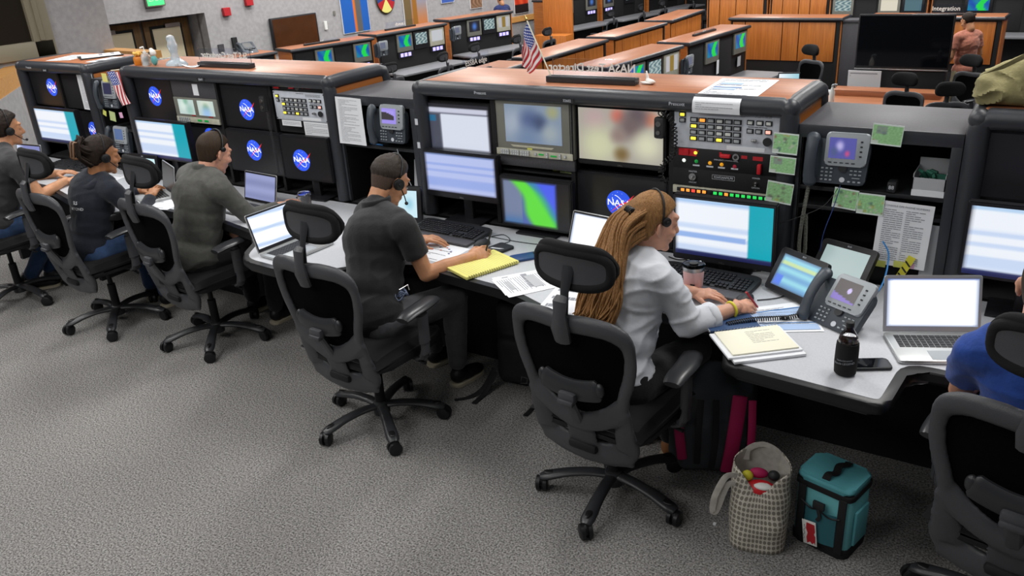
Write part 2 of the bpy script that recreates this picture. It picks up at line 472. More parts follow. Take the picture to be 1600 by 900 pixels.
def console(x0, x1, label, bays, left_cap=True):
    t = thing('control_console', label, 'console', ((x0+x1)/2, 3.577, 0), group=None)
    ox = (x0+x1)/2
    X0, X1 = x0-ox, x1-ox
    a = MB(); a.b2(X0-.005, X1+.005, -.01, .465, ZT-.03, ZT, .004); a.build('wood_top', 'wood', t)
    a = MB(); r = .042; zc = ZT-.036
    xa, xb = X0-.004, X1+.004
    path = [(xa, -.006, .76), (xa, -.006, 1.2), (xa, -.006, zc-.05), (xa+.006, -.006, zc-.018), (xa+.03, -.006, zc), (0, -.006, zc), (xb-.03, -.006, zc), (xb-.006, -.006, zc-.018), (xb, -.006, zc-.05), (xb, -.006, 1.2), (xb, -.006, .76)]
    a.tube(path, r, n=12, up=(0, 1, 0))
    a.build('front_bumper', 'fascia', t)
    for sx in (xa, xb):
        a = MB(); a.tube([(sx, -.006, zc-.004), (sx, .1, zc), (sx, .42, zc), (sx, .468, zc-.012), (sx, .485, zc-.06), (sx, .485, 1.2), (sx, .485, .3)], r, n=12, up=(1, 0, 0)); a.ball((sx, -.006, zc-.004), r*1.02)
        a.build('side_bumper', 'fascia', t)
    a = MB(); a.tube([(xa, .485, zc), (xb, .485, zc)], r*.8, n=10); a.build('rear_bumper', 'fascia', t)
    for sx, nm in ((X0-.012, 'l'), (X1+.012, 'r')):
        a = MB(); a.b2(sx-.012, sx+.012, .03, .46, .7, zc-.02); a.build('side_panel', 'wood_y', t)
    a = MB(); a.b2(X0, X1, .44, .46, 0, ZT-.03); a.b2(X0, X1, .0, .46, ZT-.05, ZT-.03); a.b2(X0-.02, X0, .0, .46, 0, ZT-.04); a.b2(X1, X1+.02, .0, .46, 0, ZT-.04)
    a.build('carcass', 'dark', t)
    a = MB(); a.b2(X0, X1, .0, .44, .745, .755); a.build('inner_deck', 'darkfab', t)
    for bx in bays:
        a = MB(); a.b2(bx-ox-.012, bx-ox+.012, .0, .05, .76, ZT-.07)
        a.build('rack_rail', 'dark', t)
    return t
CB = console(-2.915, -.931, 'wood-topped black console carrying the mirrored NASA Test Director sign', (-2.455, -1.985, -1.46))
CS = console(-5.562, -3.602, 'wood-topped black console carrying the mirrored SLS Test Conductor sign', (-5.095, -4.635, -4.125))
CL = console(-6.93, -6.051, 'narrow wood-topped console at the far left with papers on top', (-6.47,))
CN = console(-.215, 1.75, 'wood-topped console at the right edge with an olive bag on it', (.25, .75, 1.25))

def filler(x0, x1, label, shelf_z, sheldep=.0, post=True):
    w = x1-x0
    t = thing('equipment_cabinet', label, 'cabinet', ((x0+x1)/2, 3.577, 0))
    a = MB(); a.b2(-w/2, w/2, -.0, .47, 1.385, 1.41, .003); a.build('cabinet_top', 'filler', t)
    a = MB(); a.b2(-w/2, w/2, -.012, .0, 1.355, 1.41, .002)
    a.build('front_lip', 'fascia', t)
    a = MB()
    a.b2(-w/2, -w/2+.02, 0, .47, 0, 1.385); a.b2(w/2-.02, w/2, 0, .47, 0, 1.385); a.b2(-w/2, w/2, .45, .47, 0, 1.385)
    a.build('carcass', 'dark', t)
    a = MB(); a.b2(w/2-.04, w/2, -.012, .01, .76, 1.356, .002); a.build('cabinet_frame', 'fascia', t)
    a = MB(); a.b2(-w/2, -w/2+.015, -.012, .01, .76, 1.356, .002); a.build('cabinet_frame', 'fascia', t)
    a = MB(); a.b2(-w/2+.02, w/2-.02, .0, .45, .745, .755); a.build('inner_deck', 'darkfab', t)
    for z in shelf_z:
        a = MB(); a.b2(-w/2+.02, w/2-.02, -.0, .45, z-.018, z, .002); a.build('shelf', 'black', t)
    return t
filler(-.885, -.262, 'low charcoal cabinet with a phone and green map cards, right of the middle console', (1.145, 1.06))
filler(-3.556, -2.962, 'low charcoal cabinet with a phone and a hanging sheet, left of the middle console', (1.12,))
filler(-6.005, -5.608, 'narrow black cabinet with two phones, behind the hanging small flag', (1.05,))

# the continuous worktop
front = [(1.75, 2.80), (-.262, 2.84), (-.285, 2.535), (-.86, 2.585), (-.90, 2.86), (-1.32, 2.90), (-1.47, 2.65), (-1.60, 2.675), (-1.92, 2.81), (-2.20, 2.84),
         (-2.62, 2.90), (-2.86, 2.62), (-3.10, 2.55), (-3.42, 2.57), (-3.60, 2.87), (-4.1, 2.97), (-4.75, 2.97), (-4.85, 2.72), (-5.2, 2.80), (-5.9, 2.98), (-7.0, 3.0), (-7.05, 3.2), (-7.05, 3.562), (1.75, 3.562)]
rad = [0, .06, .06, .07, .08, .1, .05, .08, .1, .1, .1, .1, .08, .1, .1, .1, .08, .08, .1, .1, .05, .0, 0, 0]
P = round_poly(front, rad)
wt = thing('worktop', 'long light grey worktop with black bumper edge running along all the consoles', 'desk', (-2.6, 3.3, 0))
def loc(Pp): return [(p[0]+2.6, p[1]-3.3) for p in Pp]
a = MB(); a.prism(loc(P), .708, .7535, bev=.016); a.build('bumper_edge', 'rubber', wt)
a = MB(); a.prism(loc(inset_poly(P, .034)), .72, .755); a.build('surface', 'laminate', wt)
a = MB(); a.b2(-4.3, 4.3, .1, .13, 0, .70); a.build('modesty_panel', 'dark', wt)
for x in (-6.9, -5.8, -4.9, -3.5, -3.05, .9):
    a = MB(); a.b2(x+2.6-.02, x+2.6+.02, -.18, .1, 0.0, .705); a.build('support_panel', 'dark', wt)

# ---------------------------------------------------------------- pictures on the screens
W1 = (.93, .95, .98); B1 = (.66, .76, .93); TEAL = (.02, .64, .71); NAVY = (.10, .12, .30)
def doc(u, v, teal=.78, seed=0, tone=(1, 1, 1), navy=True):
    if navy and v < .085: return mixc(NAVY, (.25, .3, .5), ss(.05, .085, v))
    if teal and u > teal: return TEAL
    e = min(ss(0, .03, u), ss(0, .02, 1-u))
    b = .5+.5*math.sin(v*23+seed*2.1+math.sin(v*9+seed)*2)
    c = mixc(W1, B1, .55*ss(.62, .95, b)); c = mixc(c, (.5, .7, .9), .5*ss(.93, .97, v))
    if seed == 3 and .30 < v < .42 and u < .74: c = mixc(c, (.55, .68, .9), .9)
    c = tuple(x*y for x, y in zip(c, tone))
    if teal: c = mixc(c, TEAL, ss(teal-.02, teal+.01, u))
    return mixc((.1, .1, .14), c, .25+.75*e)
def dimdoc(u, v, seed=0):
    c = doc(u, v, teal=0, seed=seed, tone=(.76, .79, .94), navy=False)
    return mixc((.2, .2, .27), c, min(ss(0, .05, v), ss(0, .05, 1-v), ss(0, .03, u), ss(0, .03, 1-u)))
def m1pic(u, v):
    c = (.84, .86, .92)
    if u < .22: c = mixc((.28, .29, .35), (.84, .86, .92), ss(.19, .24, u))
    if v > .83: c = (.78, .79, .86)
    if .77 < v < .82: c = (.40, .41, .48)
    if u < .14 and .62 < v < .76: c = (.15, .4, .55)
    if v > .93: c = (.15, .15, .18)
    return mixc((.13, .13, .16), c, min(ss(0, .06, v), ss(0, .05, u), ss(0, .04, 1-u)))
def radar(u, v):
    c = mixc((.32, .40, .66), (.30, .38, .92), ss(.4, .8, u+v*.2))
    if u < .3: c = mixc((.45, .50, .62), (.28, .45, .66), ss(.3, 0, v))
    x = .26+.45*(1-v)**.9; d = abs(u-x+.04*math.sin(v*7)); w = .11+.12*(1-v)
    c = mixc(c, (.38, .86, .25), ss(w+.06, w-.06, d))
    c = mixc(c, (.2, .62, .6), .6*ss(.12, .0, abs(u-x-.18)))
    return mixc((.09, .09, .11), c, min(ss(0, .07, v), ss(0, .07, 1-v), ss(0, .05, u), ss(.16, .22, 1-u)))
def blob(spec, base):
    def f(u, v):
        c = base
        for (x, y, r, col) in spec:
            d = math.hypot((u-x), (v-y)*.62)/r; c = mixc(c, col, .9*ss(1.2, .1, d))
        return c
    return f
tvpic = blob([(.2, .8, .18, (.72, .62, .62)), (.48, .88, .12, (.78, .42, .36)), (.85, .85, .12, (.82, .5, .38)), (.25, .3, .3, (.80, .81, .66)), (.7, .9, .2, (.35, .30, .33)),
              (.62, .68, .2, (.42, .36, .36)), (.82, .35, .22, (.84, .84, .72)), (.52, .15, .12, (.45, .36, .2)), (.48, .5, .13, (.55, .47, .45))], (.66, .64, .60))
campic = blob([(.15, .5, .3, (.62, .66, .72)), (.45, .6, .25, (.3, .36, .52)), (.62, .55, .18, (.25, .3, .42)), (.8, .3, .2, (.6, .64, .66)), (.85, .85, .15, (.62, .62, .45)), (.4, .1, .3, (.42, .5, .62))], (.5, .56, .64))
weather = lambda u, v: ((.1, .82, .3) if .52 < u+.12*math.sin(v*4) < .86 else mixc((.05, .30, .66), (.05, .5, .62), .5+.5*math.sin(u*9+v*5)))
camsmall = lambda u, v: mixc((.25, .38, .42), (.75, .8, .78), .5+.5*math.sin(u*17+3*math.sin(v*11)))
darkpic = lambda u, v: (.055, .052, .062)
def whitepic(u, v): return mixc((.55, .6, .7), (.97, .98, 1), min(ss(0, .05, u), ss(0, .05, 1-u), ss(0, .06, v), ss(0, .05, 1-v)))
def bandpic(u, v):
    b = .5+.5*math.sin((v+u*.1)*14); return mixc((.95, .96, 1), (.55, .66, .80), .7*ss(.7, 1, b))

# ---------------------------------------------------------------- round space-agency emblem
def logo_mesh():
    a = MB(); n = 40
    a.m = 0; a.bm.faces.new([a.bm.verts.new((math.cos(2*PI*i/n), 0, math.sin(2*PI*i/n))) for i in range(n)]).material_index = 0
    a.m = 1
    pts = [(.72*math.cos(q)*math.cos(.9)-.33*math.sin(q)*math.sin(.9)*1.0, -.012, .72*math.cos(q)*math.sin(.9)+.33*math.sin(q)*math.cos(.9)) for q in [2*PI*i/30+.4 for i in range(27)]]
    pts = [(-p[0], p[1], p[2]) for p in pts]
    a.tube(pts, .022, n=4)
    for x, z in ((-.5, .62), (.25, .75), (.55, .3), (-.7, .2), (.4, -.6), (-.2, -.72), (.1, -.5), (-.6, -.45), (.7, -.3), (-.1, .85)):
        a.box((x, -.008, z), (.03, .004, .03))
    a.m = 2
    sw = [(-.72, -.78), (-.35, -.42), (.1, -.02), (.62, .2), (1.25, .78), (.95, .36), (.55, .02), (.12, -.12)]
    a.bm.faces.new([a.bm.verts.new((x, -.016, z)) for x, z in sw]).material_index = 2
    a.m = 1
    mt = M.Translation((.02, -.03, .02)) @ M.Rotation(PI/2, 4, 'X')
    bm_before = len(a.bm.verts)
    a.text('NASA', .66, mt, depth=.004)
    for v in list(a.bm.verts)[bm_before:]: v.co.x *= 1.12
    return a
MT['l_blue'] = mat('emblem_blue', '2a4fd0', .5, emit=.8)
MT['l_white'] = mat('emblem_white', 'f2f2ff', .5, emit=.85)
MT['l_red'] = mat('emblem_red', 'd8303a', .5, emit=.8)
a = logo_mesh()
for v in a.bm.verts: v.co *= .068
LOGO = a.mesh('emblem', ['l_blue', 'l_white', 'l_red'])

# ---------------------------------------------------------------- monitors
def monitor(label, x0, x1, z0, z1, y, fn=None, m='screen', rz=0, tilt=0, bez=.014, chin=.0, logo=None, stand=False, depth=.045, nx=48, ny=30, name='monitor', cat='monitor', bm_='bezel', brand=True, deskz=.755, inset=(0, 0, 0, 0)):
    w, h = x1-x0, z1-z0
    zb = deskz if stand else z0
    t = thing(name, label, cat, ((x0+x1)/2, y, zb), rot=(0, 0, rz))
    mt = M.Translation((0, 0, (z0+z1)/2-zb)) @ M.Rotation(tilt, 4, 'X')
    a = MB(); bm2 = bmesh.new(); bmesh.ops.create_cube(bm2, size=1); bmesh.ops.scale(bm2, vec=(w, depth, h), verts=bm2.verts)
    bmesh.ops.bevel(bm2, geom=bm2.edges[:], offset=.006, segments=2, affect='EDGES')
    a.join(bm2, mt @ M.Translation((0, depth/2, 0)))
    bm2 = bmesh.new(); bmesh.ops.create_cube(bm2, size=1); bmesh.ops.scale(bm2, vec=(w*.6, depth*.8, h*.6), verts=bm2.verts)
    a.join(bm2, mt @ M.Translation((0, depth*1.2, 0)))
    a.build('housing', bm_, t)
    il, ir, ib, it = inset
    sw, sh = w-2*bez-il-ir, h-2*bez-chin-ib-it
    pic('screen', sw, sh, nx if fn else 1, ny if fn else 1, fn or darkpic, m, t, mt @ M.Translation(((il-ir)/2, -.0015, chin/2+(ib-it)/2)))
    if logo:
        o = bpy.data.objects.new('emblem', LOGO); COL.objects.link(o); o.parent = t
        o.matrix_local = mt @ M.Translation((logo[0], -.003, logo[1]))
    if chin:
        a = MB(); a.text('DELL', .012, mt @ M.Translation((0, -.002, -h/2+chin*.55)) @ M.Rotation(PI/2, 4, 'X')); a.build('maker_mark', 'steel', t)
    if stand:
        a = MB(); hh = z0-zb
        a.b2(-.12, .12, -.02, .16, 0, .012, .004); a.build('stand_base', 'bezel', t)
        a = MB(); a.b2(-.03, .03, .05, .08, .01, hh+h*.4, .006); a.build('stand_neck', 'bezel', t)
    return t
# middle console
monitor('upper left black monitor of the middle console showing a grey-white page with dark left column', -2.905, -2.47, 1.125, 1.405, 3.585, m1pic, 'screen', chin=.0)
monitor('lower left monitor of the middle console on a stand, blurred lilac page', -2.89, -2.395, .89, 1.155, 3.5, lambda u, v: dimdoc(u, v, 1), chin=.02, stand=True)
monitor('monitor with a green and blue radar map, below the camera display unit', -2.376, -1.945, .79, 1.065, 3.48, radar, stand=True, chin=.0)
monitor('wide television with a blurred colourful camera picture, upper middle of the middle console', -1.965, -1.495, 1.135, 1.43, 3.59, tvpic, chin=.016, bez=.012)
monitor('large black monitor with the blue agency emblem, behind the woman in the white shirt', -2.0, -1.485, .80, 1.095, 3.6, None, logo=(.0, .0))
monitor('large desk monitor with teal strip, in front of the woman in the white shirt', -1.36, -.895, .80, 1.112, 3.36, lambda u, v: doc(u, v, .77, 3), 'screen', stand=True, chin=.018, tilt=R(3))
# left-hand console
monitor('black monitor with agency emblem, upper left of the left-hand console', -5.545, -5.11, 1.135, 1.44, 3.6, None, logo=(-.0, .02))
monitor('desk monitor with teal strip, left of the man in the grey jacket', -5.42, -4.85, .90, 1.18, 3.45, lambda u, v: doc(u, v, .76, 1), stand=True)
monitor('black monitor with emblem partly hidden behind the head of the man in the grey jacket', -5.07, -4.66, .86, 1.13, 3.6, None, logo=(.06, .055))
monitor('black monitor with agency emblem, upper right of the left-hand console', -4.625, -4.155, 1.14, 1.43, 3.6, None, logo=(.0, -.02))
monitor('black monitor with agency emblem, just right of the man in the grey jacket', -4.59, -4.07, .86, 1.14, 3.55, None, logo=(.0, .015), stand=True)
monitor('angled black monitor with agency emblem, beside the right post of the left-hand console', -4.01, -3.615, .875, 1.155, 3.5, None, logo=(-.035, -.01), stand=True, rz=R(3))
# far left console
monitor('black monitor with agency emblem at the top of the far left console', -6.93, -6.475, 1.165, 1.445, 3.6, None, logo=(.08, .01))
monitor('desk monitor with teal strip at the far left, before the far left console', -6.71, -6.14, .915, 1.19, 3.45, lambda u, v: doc(u, v, .78, 2), stand=True)
monitor('small black monitor with agency emblem, low in the far left console', -6.40, -5.99, .88, 1.145, 3.6, None, logo=(0, -.01))
# right-hand console
monitor('dark switched-off monitor at the top of the right-hand console', -.205, .24, 1.15, 1.43, 3.6, None)
monitor('desk monitor with blue and white page at the right edge', -.205, .27, .90, 1.2, 3.4, lambda u, v: doc(u, v, 0, 2), stand=True)
# ---------------------------------------------------------------- the task chair
def frame_y(z): return -.205-(z-.35)*.19-.02*math.sin(max(0, min(1, (z-.35)/.6))*PI)
HALF = [(.943, 0), (.948, .12), (.936, .19), (.90, .232), (.83, .243), (.75, .232), (.67, .208), (.60, .196), (.53, .198), (.46, .208), (.40, .205), (.355, .17), (.335, .09), (.33, 0)]
def half_w(z):
    for (z0, x0), (z1, x1) in zip(HALF[2:], HALF[3:]):
        if z0 >= z >= z1: return x0+(x1-x0)*(z0-z)/(z0-z1)
    return .19
def fp(x, z, dy=0): return V((x, frame_y(z)+.55*x*x+dy, z))
def make_chair():
    t = thing('task_chair', 'chair', 'chair')
    # base > casters
    a = MB()
    a.lathe([(.03, .05), (.042, .055), (.045, .10), (.036, .118), (.026, .122)], 20)
    for k in range(5):
        q = 2*PI*k/5; d = V((math.cos(q), math.sin(q), 0))
        pts = [d*.02+V((0, 0, .098)), d*.10+V((0, 0, .104)), d*.19+V((0, 0, .096)), d*.26+V((0, 0, .080)), d*.315+V((0, 0, .066))]
        a.tube(spl(pts, 3), [.026, .027, .027, .027, .027, .0275, .028, .0285, .030, .031, .031, .028, .02], n=12, up=(0, 0, 1), flat=(.55, 1.0))
        a.cyl(d*.30+V((0, 0, .07)), d*.30+V((0, 0, .045)), .011)
    base = a.build('base', 'chair2', t)
    for k in range(5):
        q = 2*PI*k/5; d = V((math.cos(q), math.sin(q), 0))
        a = MB(); a.ball(d*.268+V((0, 0, .0925)), (.034, .015, .005), rot=Euler((0, .35, 0)).to_quaternion() if 0 else Quaternion((0, 0, 1), q)); a.build('foot_pad', 'rubber', base)
        a = MB(); c = d*.31+V((0, 0, .033)); ax = Quaternion((0, 0, 1), q+.7+k) @ V((0, 1, 0))
        for sg in (-1, 1):
            a.tube([c+ax*(.004*sg), c+ax*(.007*sg), c+ax*(.022*sg), c+ax*(.026*sg)], [.026, .033, .033, .025], n=18)
        a.tube([c-ax*.005, c+ax*.005], .02, n=12); a.ball(c+V((0, 0, .012)), (.02, .02, .022))
        a.build('caster', 'rubber', base)
    a = MB(); a.cyl((0, 0, .11), (0, 0, .27), .025, 16); a.cyl((0, 0, .27), (0, 0, .40), .015, 12); a.build('gas_column', 'dark', t)
    a = MB(); a.box((0, -.01, .40), (.2, .26, .05), bev=.015); a.box((0, -.16, .37), (.13, .16, .04), bev=.015)
    a.tube([(.08, .03, .395), (.22, .06, .385), (.29, .05, .385)], [.006, .006, .009], n=6)
    for sg in (-1, 1): a.box((sg*.18, .06, .415), (.2, .07, .02), bev=.006)
    a.build('tilt_mechanism', 'dark', t)
    # seat
    a = MB(); P = round_poly([(-.25, -.22), (.25, -.22), (.262, .1), (.235, .27), (-.235, .27), (-.262, .1)], .08, 5)
    a.prism(P, .425, .455, bev=.012); a.build('seat_pan', 'dark', t)
    def top(u, v):
        x, y = (u-.5)*2, (v-.5)*2; e = (1-abs(x)**5)*(1-abs(y)**5)
        X_ = x*.255*(1-.08*max(0, y)**2); Y_ = .025+y*.25
        return V((X_, Y_, .452+.055*max(0, e)**.35+.012*x*x-.03*max(0, y-.3)**2*3))
    a = MB(); a.grid(top, 18, 18); a.prism(P, .445, .47, bev=.008); a.build('seat', 'fabric', t)
    # back frame: one moulded piece
    a = MB()
    full = [(x, z) for z, x in HALF]+[(-x, z) for z, x in HALF[-2:0:-1]]
    pts = [fp(x, z) for x, z in full]
    pts = spl(pts+[pts[0]], 4)[:-1]
    rs = []; 
    for p in pts:
        rs.append(.024+.010*ss(.86, .93, p.z)+.006*ss(.5, .4, p.z)+.004*math.sin((p.z-.4)*9)*0)
    a.tube(pts, rs, n=10, up=(0, 1, 0), flat=(.62, 1.12), close=True)
    up = spl([fp(x, z) for x, z in ((-.20, .615), (-.15, .565), (-.075, .52), (0, .505), (.075, .52), (.15, .565), (.20, .615))], 5)
    a.tube(up, .038, n=10, up=(0, 1, 0), flat=(.36, 1.2))
    a.tube([fp(0, .515), fp(0, .46), fp(0, .38), fp(0, .33)], [.074, .062, .064, .09], n=12, up=(0, 1, 0), flat=(.19, 1.1))
    a.tube([fp(-.2, .375), fp(-.1, .352), fp(0, .345), fp(.1, .352), fp(.2, .375)], .050, n=10, up=(0, 1, 0), flat=(.36, 1.1))
    for sg in (-1, 1): a.tube([fp(sg*.2, .6), fp(sg*.19, .5), fp(sg*.18, .4)], [.026, .038, .044], n=10, up=(0, 1, 0), flat=(.4, 1.2))
    a.tube([fp(0, .36, .01), (0, -.15, .365)], [.05, .05], n=8, flat=(.4, 1.4), up=(0, 0, 1))
    fr = remesh(a, .0075, 5); fr.build('back_frame', 'chair', t, ang=180)
    a = MB()
    def mf(u, v):
        z = .50+(.945-.50)*v; w_ = half_w(max(.6, min(z, .93)))
        zz = z if True else z
        lim = w_*(1 if z > .6 else math.sqrt(max(.02, (z-.497)/.103)))
        return fp((u-.5)*2*lim, zz, .012)
    a.grid(mf, 10, 14); a.build('backrest_mesh', 'mesh', t)
    # lumbar support
    a = MB()
    pts = [V((x, frame_y(.68)-.012-.2*x*x*0+.35*x*x, .665+1.5*x*x)) for x in (-.125, -.09, -.04, 0, .04, .09, .125)]
    a.tube(spl(pts, 3), [.026]+[.034]*17+[.026], n=10, up=(0, 1, 0), flat=(.5, 1.3))
    a.ball(pts[0], (.02, .015, .03)); a.ball(pts[-1], (.02, .015, .03))
    a.build('lumbar_pad', 'chair2', t)
    a = MB(); yb = frame_y(.65)-.035; a.box((-.0, yb, .637), (.075, .035, .045), bev=.012); a.box((0, yb-.012, .62), (.07, .03, .022), bev=.008)
    a.tube([(0, yb+.01, .62), fp(0, .50, -.005)], [.022, .026], n=8, up=(0, 1, 0), flat=(.5, 1)); a.build('lumbar_bracket', 'chair', t)
    # headrest
    y0 = frame_y(.93)
    a = MB()
    a.tube([fp(0.0, .875, -.02), fp(0, .93, -.03), (0, y0-.03, .99), (0, y0-.025, 1.035), (0, y0-.01, 1.05)], [.03, .034, .023, .026, .02], n=10, up=(0, 1, 0), flat=(.55, 1.15))
    a.build('headrest_bracket', 'chair', t)
    a = MB(); a.tube([(0, y0-.005, .96), (0, y0+.005, 1.06), (0, y0+.035, 1.15)], [.014, .014, .02], n=8, up=(0, 1, 0), flat=(.5, 1.3))
    a.build('headrest_stem', 'chair2', t)
    hy, hz = y0+.06, 1.145
    def sect(s, g, push=0):
        x = s*.165; k = math.sqrt(max(0, 1-abs(s)**3.2)); return x, k
    a = MB(); n = 22; m = 14; rings = []
    for i in range(n+1):
        s_ = -1+2*i/n; x = s_*.164; k = max(.3, (1-abs(s_)**4.5)**.5); yb = hy+1.5*x*x
        rg = []
        for j in range(m):
            q = 2*PI*j/m; cy, cz = math.cos(q), math.sin(q)
            sy = abs(cy)**.8*(1 if cy > 0 else -1); sz = abs(cz)**.75*(1 if cz > 0 else -1)
            rg.append(a.bm.verts.new((x, yb+sy*.03*k-(.02 if cz > .4 else 0)*cz, hz+sz*.082*k+(.006 if cz > 0 else 0))))
        rings.append(rg)
    for A, B in zip(rings, rings[1:]):
        for j in range(m): a.bm.faces.new((A[j], A[(j+1) % m], B[(j+1) % m], B[j]))
    a.bm.faces.new(rings[0]); a.bm.faces.new(rings[-1][::-1])
    rp = [V((.150*math.copysign(abs(math.cos(q))**.62, math.cos(q)), 0, .064*math.copysign(abs(math.sin(q))**.62, math.sin(q)))) for q in [2*PI*i/40 for i in range(40)]]
    a.tube([V((p.x, hy-.024+1.5*p.x*p.x, hz-.008+p.z)) for p in rp], .019, n=8, close=True)
    a.build('headrest', 'fabric', t, ang=80)
    a = MB()
    def sh(u, v):
        x, z = (u-.5)*2, (v-.5)*2
        r_ = max(abs(x), abs(z)); 
        if r_ > 0: kk = r_/max(1e-6, (abs(x)**4+abs(z)**4)**.25); 
        else: kk = 1
        x *= kk; z *= kk
        X_ = x*.142; return V((X_, hy-.036+1.5*X_*X_+.005*(1-r_**2), hz-.010+z*.055))
    a.grid(sh, 16, 10, thick=.012); a.build('headrest_shell', 'chair', t, ang=60)
    # arms
    for sg in (-1, 1):
        a = MB(); a.tube([(sg*.25, .05, .405), (sg*.285, .05, .42), (sg*.30, .05, .47)], [.022, .024, .022], n=10, flat=(.7, 1.2)); a.tube([(sg*.30, .05, .44), (sg*.30, .05, .66)], .02, n=10, up=(0, 1, 0), flat=(1.35, .75))
        a.tube([(sg*.30, .05, .5), (sg*.30, .05, .64)], .024, n=10, up=(0, 1, 0), flat=(1.4, .8)); a.build('arm_post', 'chair', t)
        a = MB(); pts = spl([(sg*.305, -.085, .665), (sg*.30, -.03, .675), (sg*.295, .06, .678), (sg*.275, .14, .672), (sg*.262, .18, .664)], 4)
        k = len(pts); a.tube(pts, [.026+.018*math.sin(PI*(i+.6)/(k+.2))**.6 for i in range(k)], n=12, up=(0, 0, 1), flat=(.42, 1.05))
        a.build('armrest', 'chair2', t)
    return t
chair0 = make_chair(); remember(chair0)
def place_chair(x, y, rz, arm, label, group=None, first=[True], z=0):
    if first[0]:
        first[0] = False; c = chair0; c.location = (x, y, z); c.rotation_euler = (0, 0, R(rz)); c['label'] = label
        if group: c['group'] = group
    else: c = dup(chair0, (x, y, z), R(rz), label, group)
    for k in [k for k in bpy.data.objects if k.parent is c and k.name.startswith('base')]: k.rotation_euler = (0, 0, R(arm-rz))
    return c
place_chair(-1.305, 2.62, -5, -85, 'black mesh task chair holding the woman in the white shirt')
place_chair(-2.58, 2.60, -3, -111, 'black mesh task chair holding the man in the black polo shirt')
place_chair(-4.14, 2.86, -6, -121, 'black mesh task chair holding the man in the dark grey jacket')
place_chair(-4.99, 2.74, -4, -114, 'black mesh task chair holding the person in the navy hooded top')
place_chair(-6.05, 2.66, 0, 2, 'black mesh task chair holding the man at the left edge, cut off by the frame')
place_chair(.16, 2.60, -10, 170, 'black mesh task chair holding the man in blue, cut off at the right edge')
# ---------------------------------------------------------------- people
def skin_mat(n, c):
    m = mat(n, c, .5, noise_amt=.07, noise_scale=30, bump=.15, bump_scale=160)
    b = m.node_tree.nodes['Principled BSDF']; b.inputs['Subsurface Weight'].default_value = .12
    b.inputs['Subsurface Radius'].default_value = (.02, .008, .004); b.inputs['Subsurface Scale'].default_value = .3
    return m
def cloth_mat(n, c, c2=None, bs=90): return mat(n, c, .92, noise_amt=.12, noise_scale=35, bump=.35, bump_scale=bs, sheen=.15)
MT['skin_a'] = skin_mat('skin_fair', 'd09a80'); MT['skin_b'] = skin_mat('skin_tan', 'c08a66'); MT['skin_c'] = skin_mat('skin_brown', 'a8744f')
MT['shirtw'] = mat('shirt_white', 'd4d7de', .9, noise_amt=.02, noise_scale=20, bump=.3, bump_scale=60); MT['polo'] = cloth_mat('polo_black', '1e1e20'); MT['jacket'] = cloth_mat('jacket_grey', '4b4b47')
MT['hoodie'] = cloth_mat('hoodie_navy', '161b27'); MT['tee'] = cloth_mat('tee_charcoal', '2c2b2d'); MT['bluesh'] = cloth_mat('shirt_blue', '1c3f8a')
MT['trgrey'] = cloth_mat('trousers_grey', '4a4b4f'); MT['trblack'] = cloth_mat('trousers_black', '141416'); MT['jeans'] = cloth_mat('jeans_blue', '2c4468')
MT['shoe'] = mat('shoe_black', '17171a', .5); MT['sole'] = mat('shoe_sole', 'b9b09a', .7)
def hair_mat(n, a, b, axis=2):
    m = wood_mat(n, a, b, axis, .65, 40); m.node_tree.nodes['Principled BSDF'].inputs['Specular IOR Level'].default_value = .25; m.name = n; return m
MT['hblond'] = hair_mat('hair_blond', '5a3b20', 'a87c4c'); MT['hdark'] = hair_mat('hair_dark', '120d0a', '2e2018'); MT['hbrown'] = hair_mat('hair_brown', '201813', '40301f')
MT['stub'] = mat('hair_stubble', '4a3a31', .85, noise_amt=.2, noise_scale=300); MT['hgrey'] = hair_mat('hair_greying', '1c1714', '4a4039'); MT['eyew'] = mat('eye_white', 'e8e4e0', .2)
MT['jade'] = mat('lanyard_green', '1f5a48', .7); MT['clip'] = mat('hair_clip_brown', '7a5a42', .4)
MT['yellowband'] = mat('bracelet_yellow', 'd8cf3a', .5); MT['shoetan'] = mat('sandal_tan', 'a06a40', .6)

def frame(o, yaw, pitch=0, roll=0):
    """matrix whose +Y looks towards azimuth yaw (deg clockwise from world +Y), pitched down"""
    return M.Translation(o) @ M.Rotation(-R(yaw), 4, 'Z') @ M.Rotation(-R(pitch), 4, 'X') @ M.Rotation(R(roll), 4, 'Y')
def bend(mb, mt, fn):
    b = MB(); fn(b); mb.join(b.bm, mt)
def head_solid(a, female=False):
    k = .95 if female else 1
    a.ball((0, -.012, .032), (.074*k, .095*k, .088*k)); a.ball((0, .028, -.022), (.061*k, .066*k, .082*k)); a.ball((0, .035, -.075), (.05*k, .052*k, .036*k))
    a.ball((0, .074, -.098), (.022, .018, .018)); a.caps((0, .092, .012), (0, .112, -.028), .009, .0135); a.ball((0, .1, -.034), (.017, .012, .01))
    a.ball((0, .078, .034), (.052*k, .021, .014)); a.ball((-.031, .072, .010), (.019, .017, .014)); a.ball((.031, .072, .010), (.019, .017, .014)); a.ball((0, .088, -.058), (.023, .012, .007)); a.ball((0, .087, -.069), (.02, .011, .007))
    for s in (-1, 1):
        a.ball((s*.035, .062, -.03), (.022, .026, .022)); a.ball((s*.077*k, -.008, -.008), (.008, .019, .031), rot=Quaternion((0, 0, 1), s*.3)); a.ball((s*.082*k, -.014, .004), (.006, .013, .02), rot=Quaternion((0, 0, 1), s*.5))
        a.ball((s*.074*k, -.002, -.032), (.007, .009, .01))
    a.caps((0, -.025, -.05), (0, -.03, -.12), .056*k, .054*k)
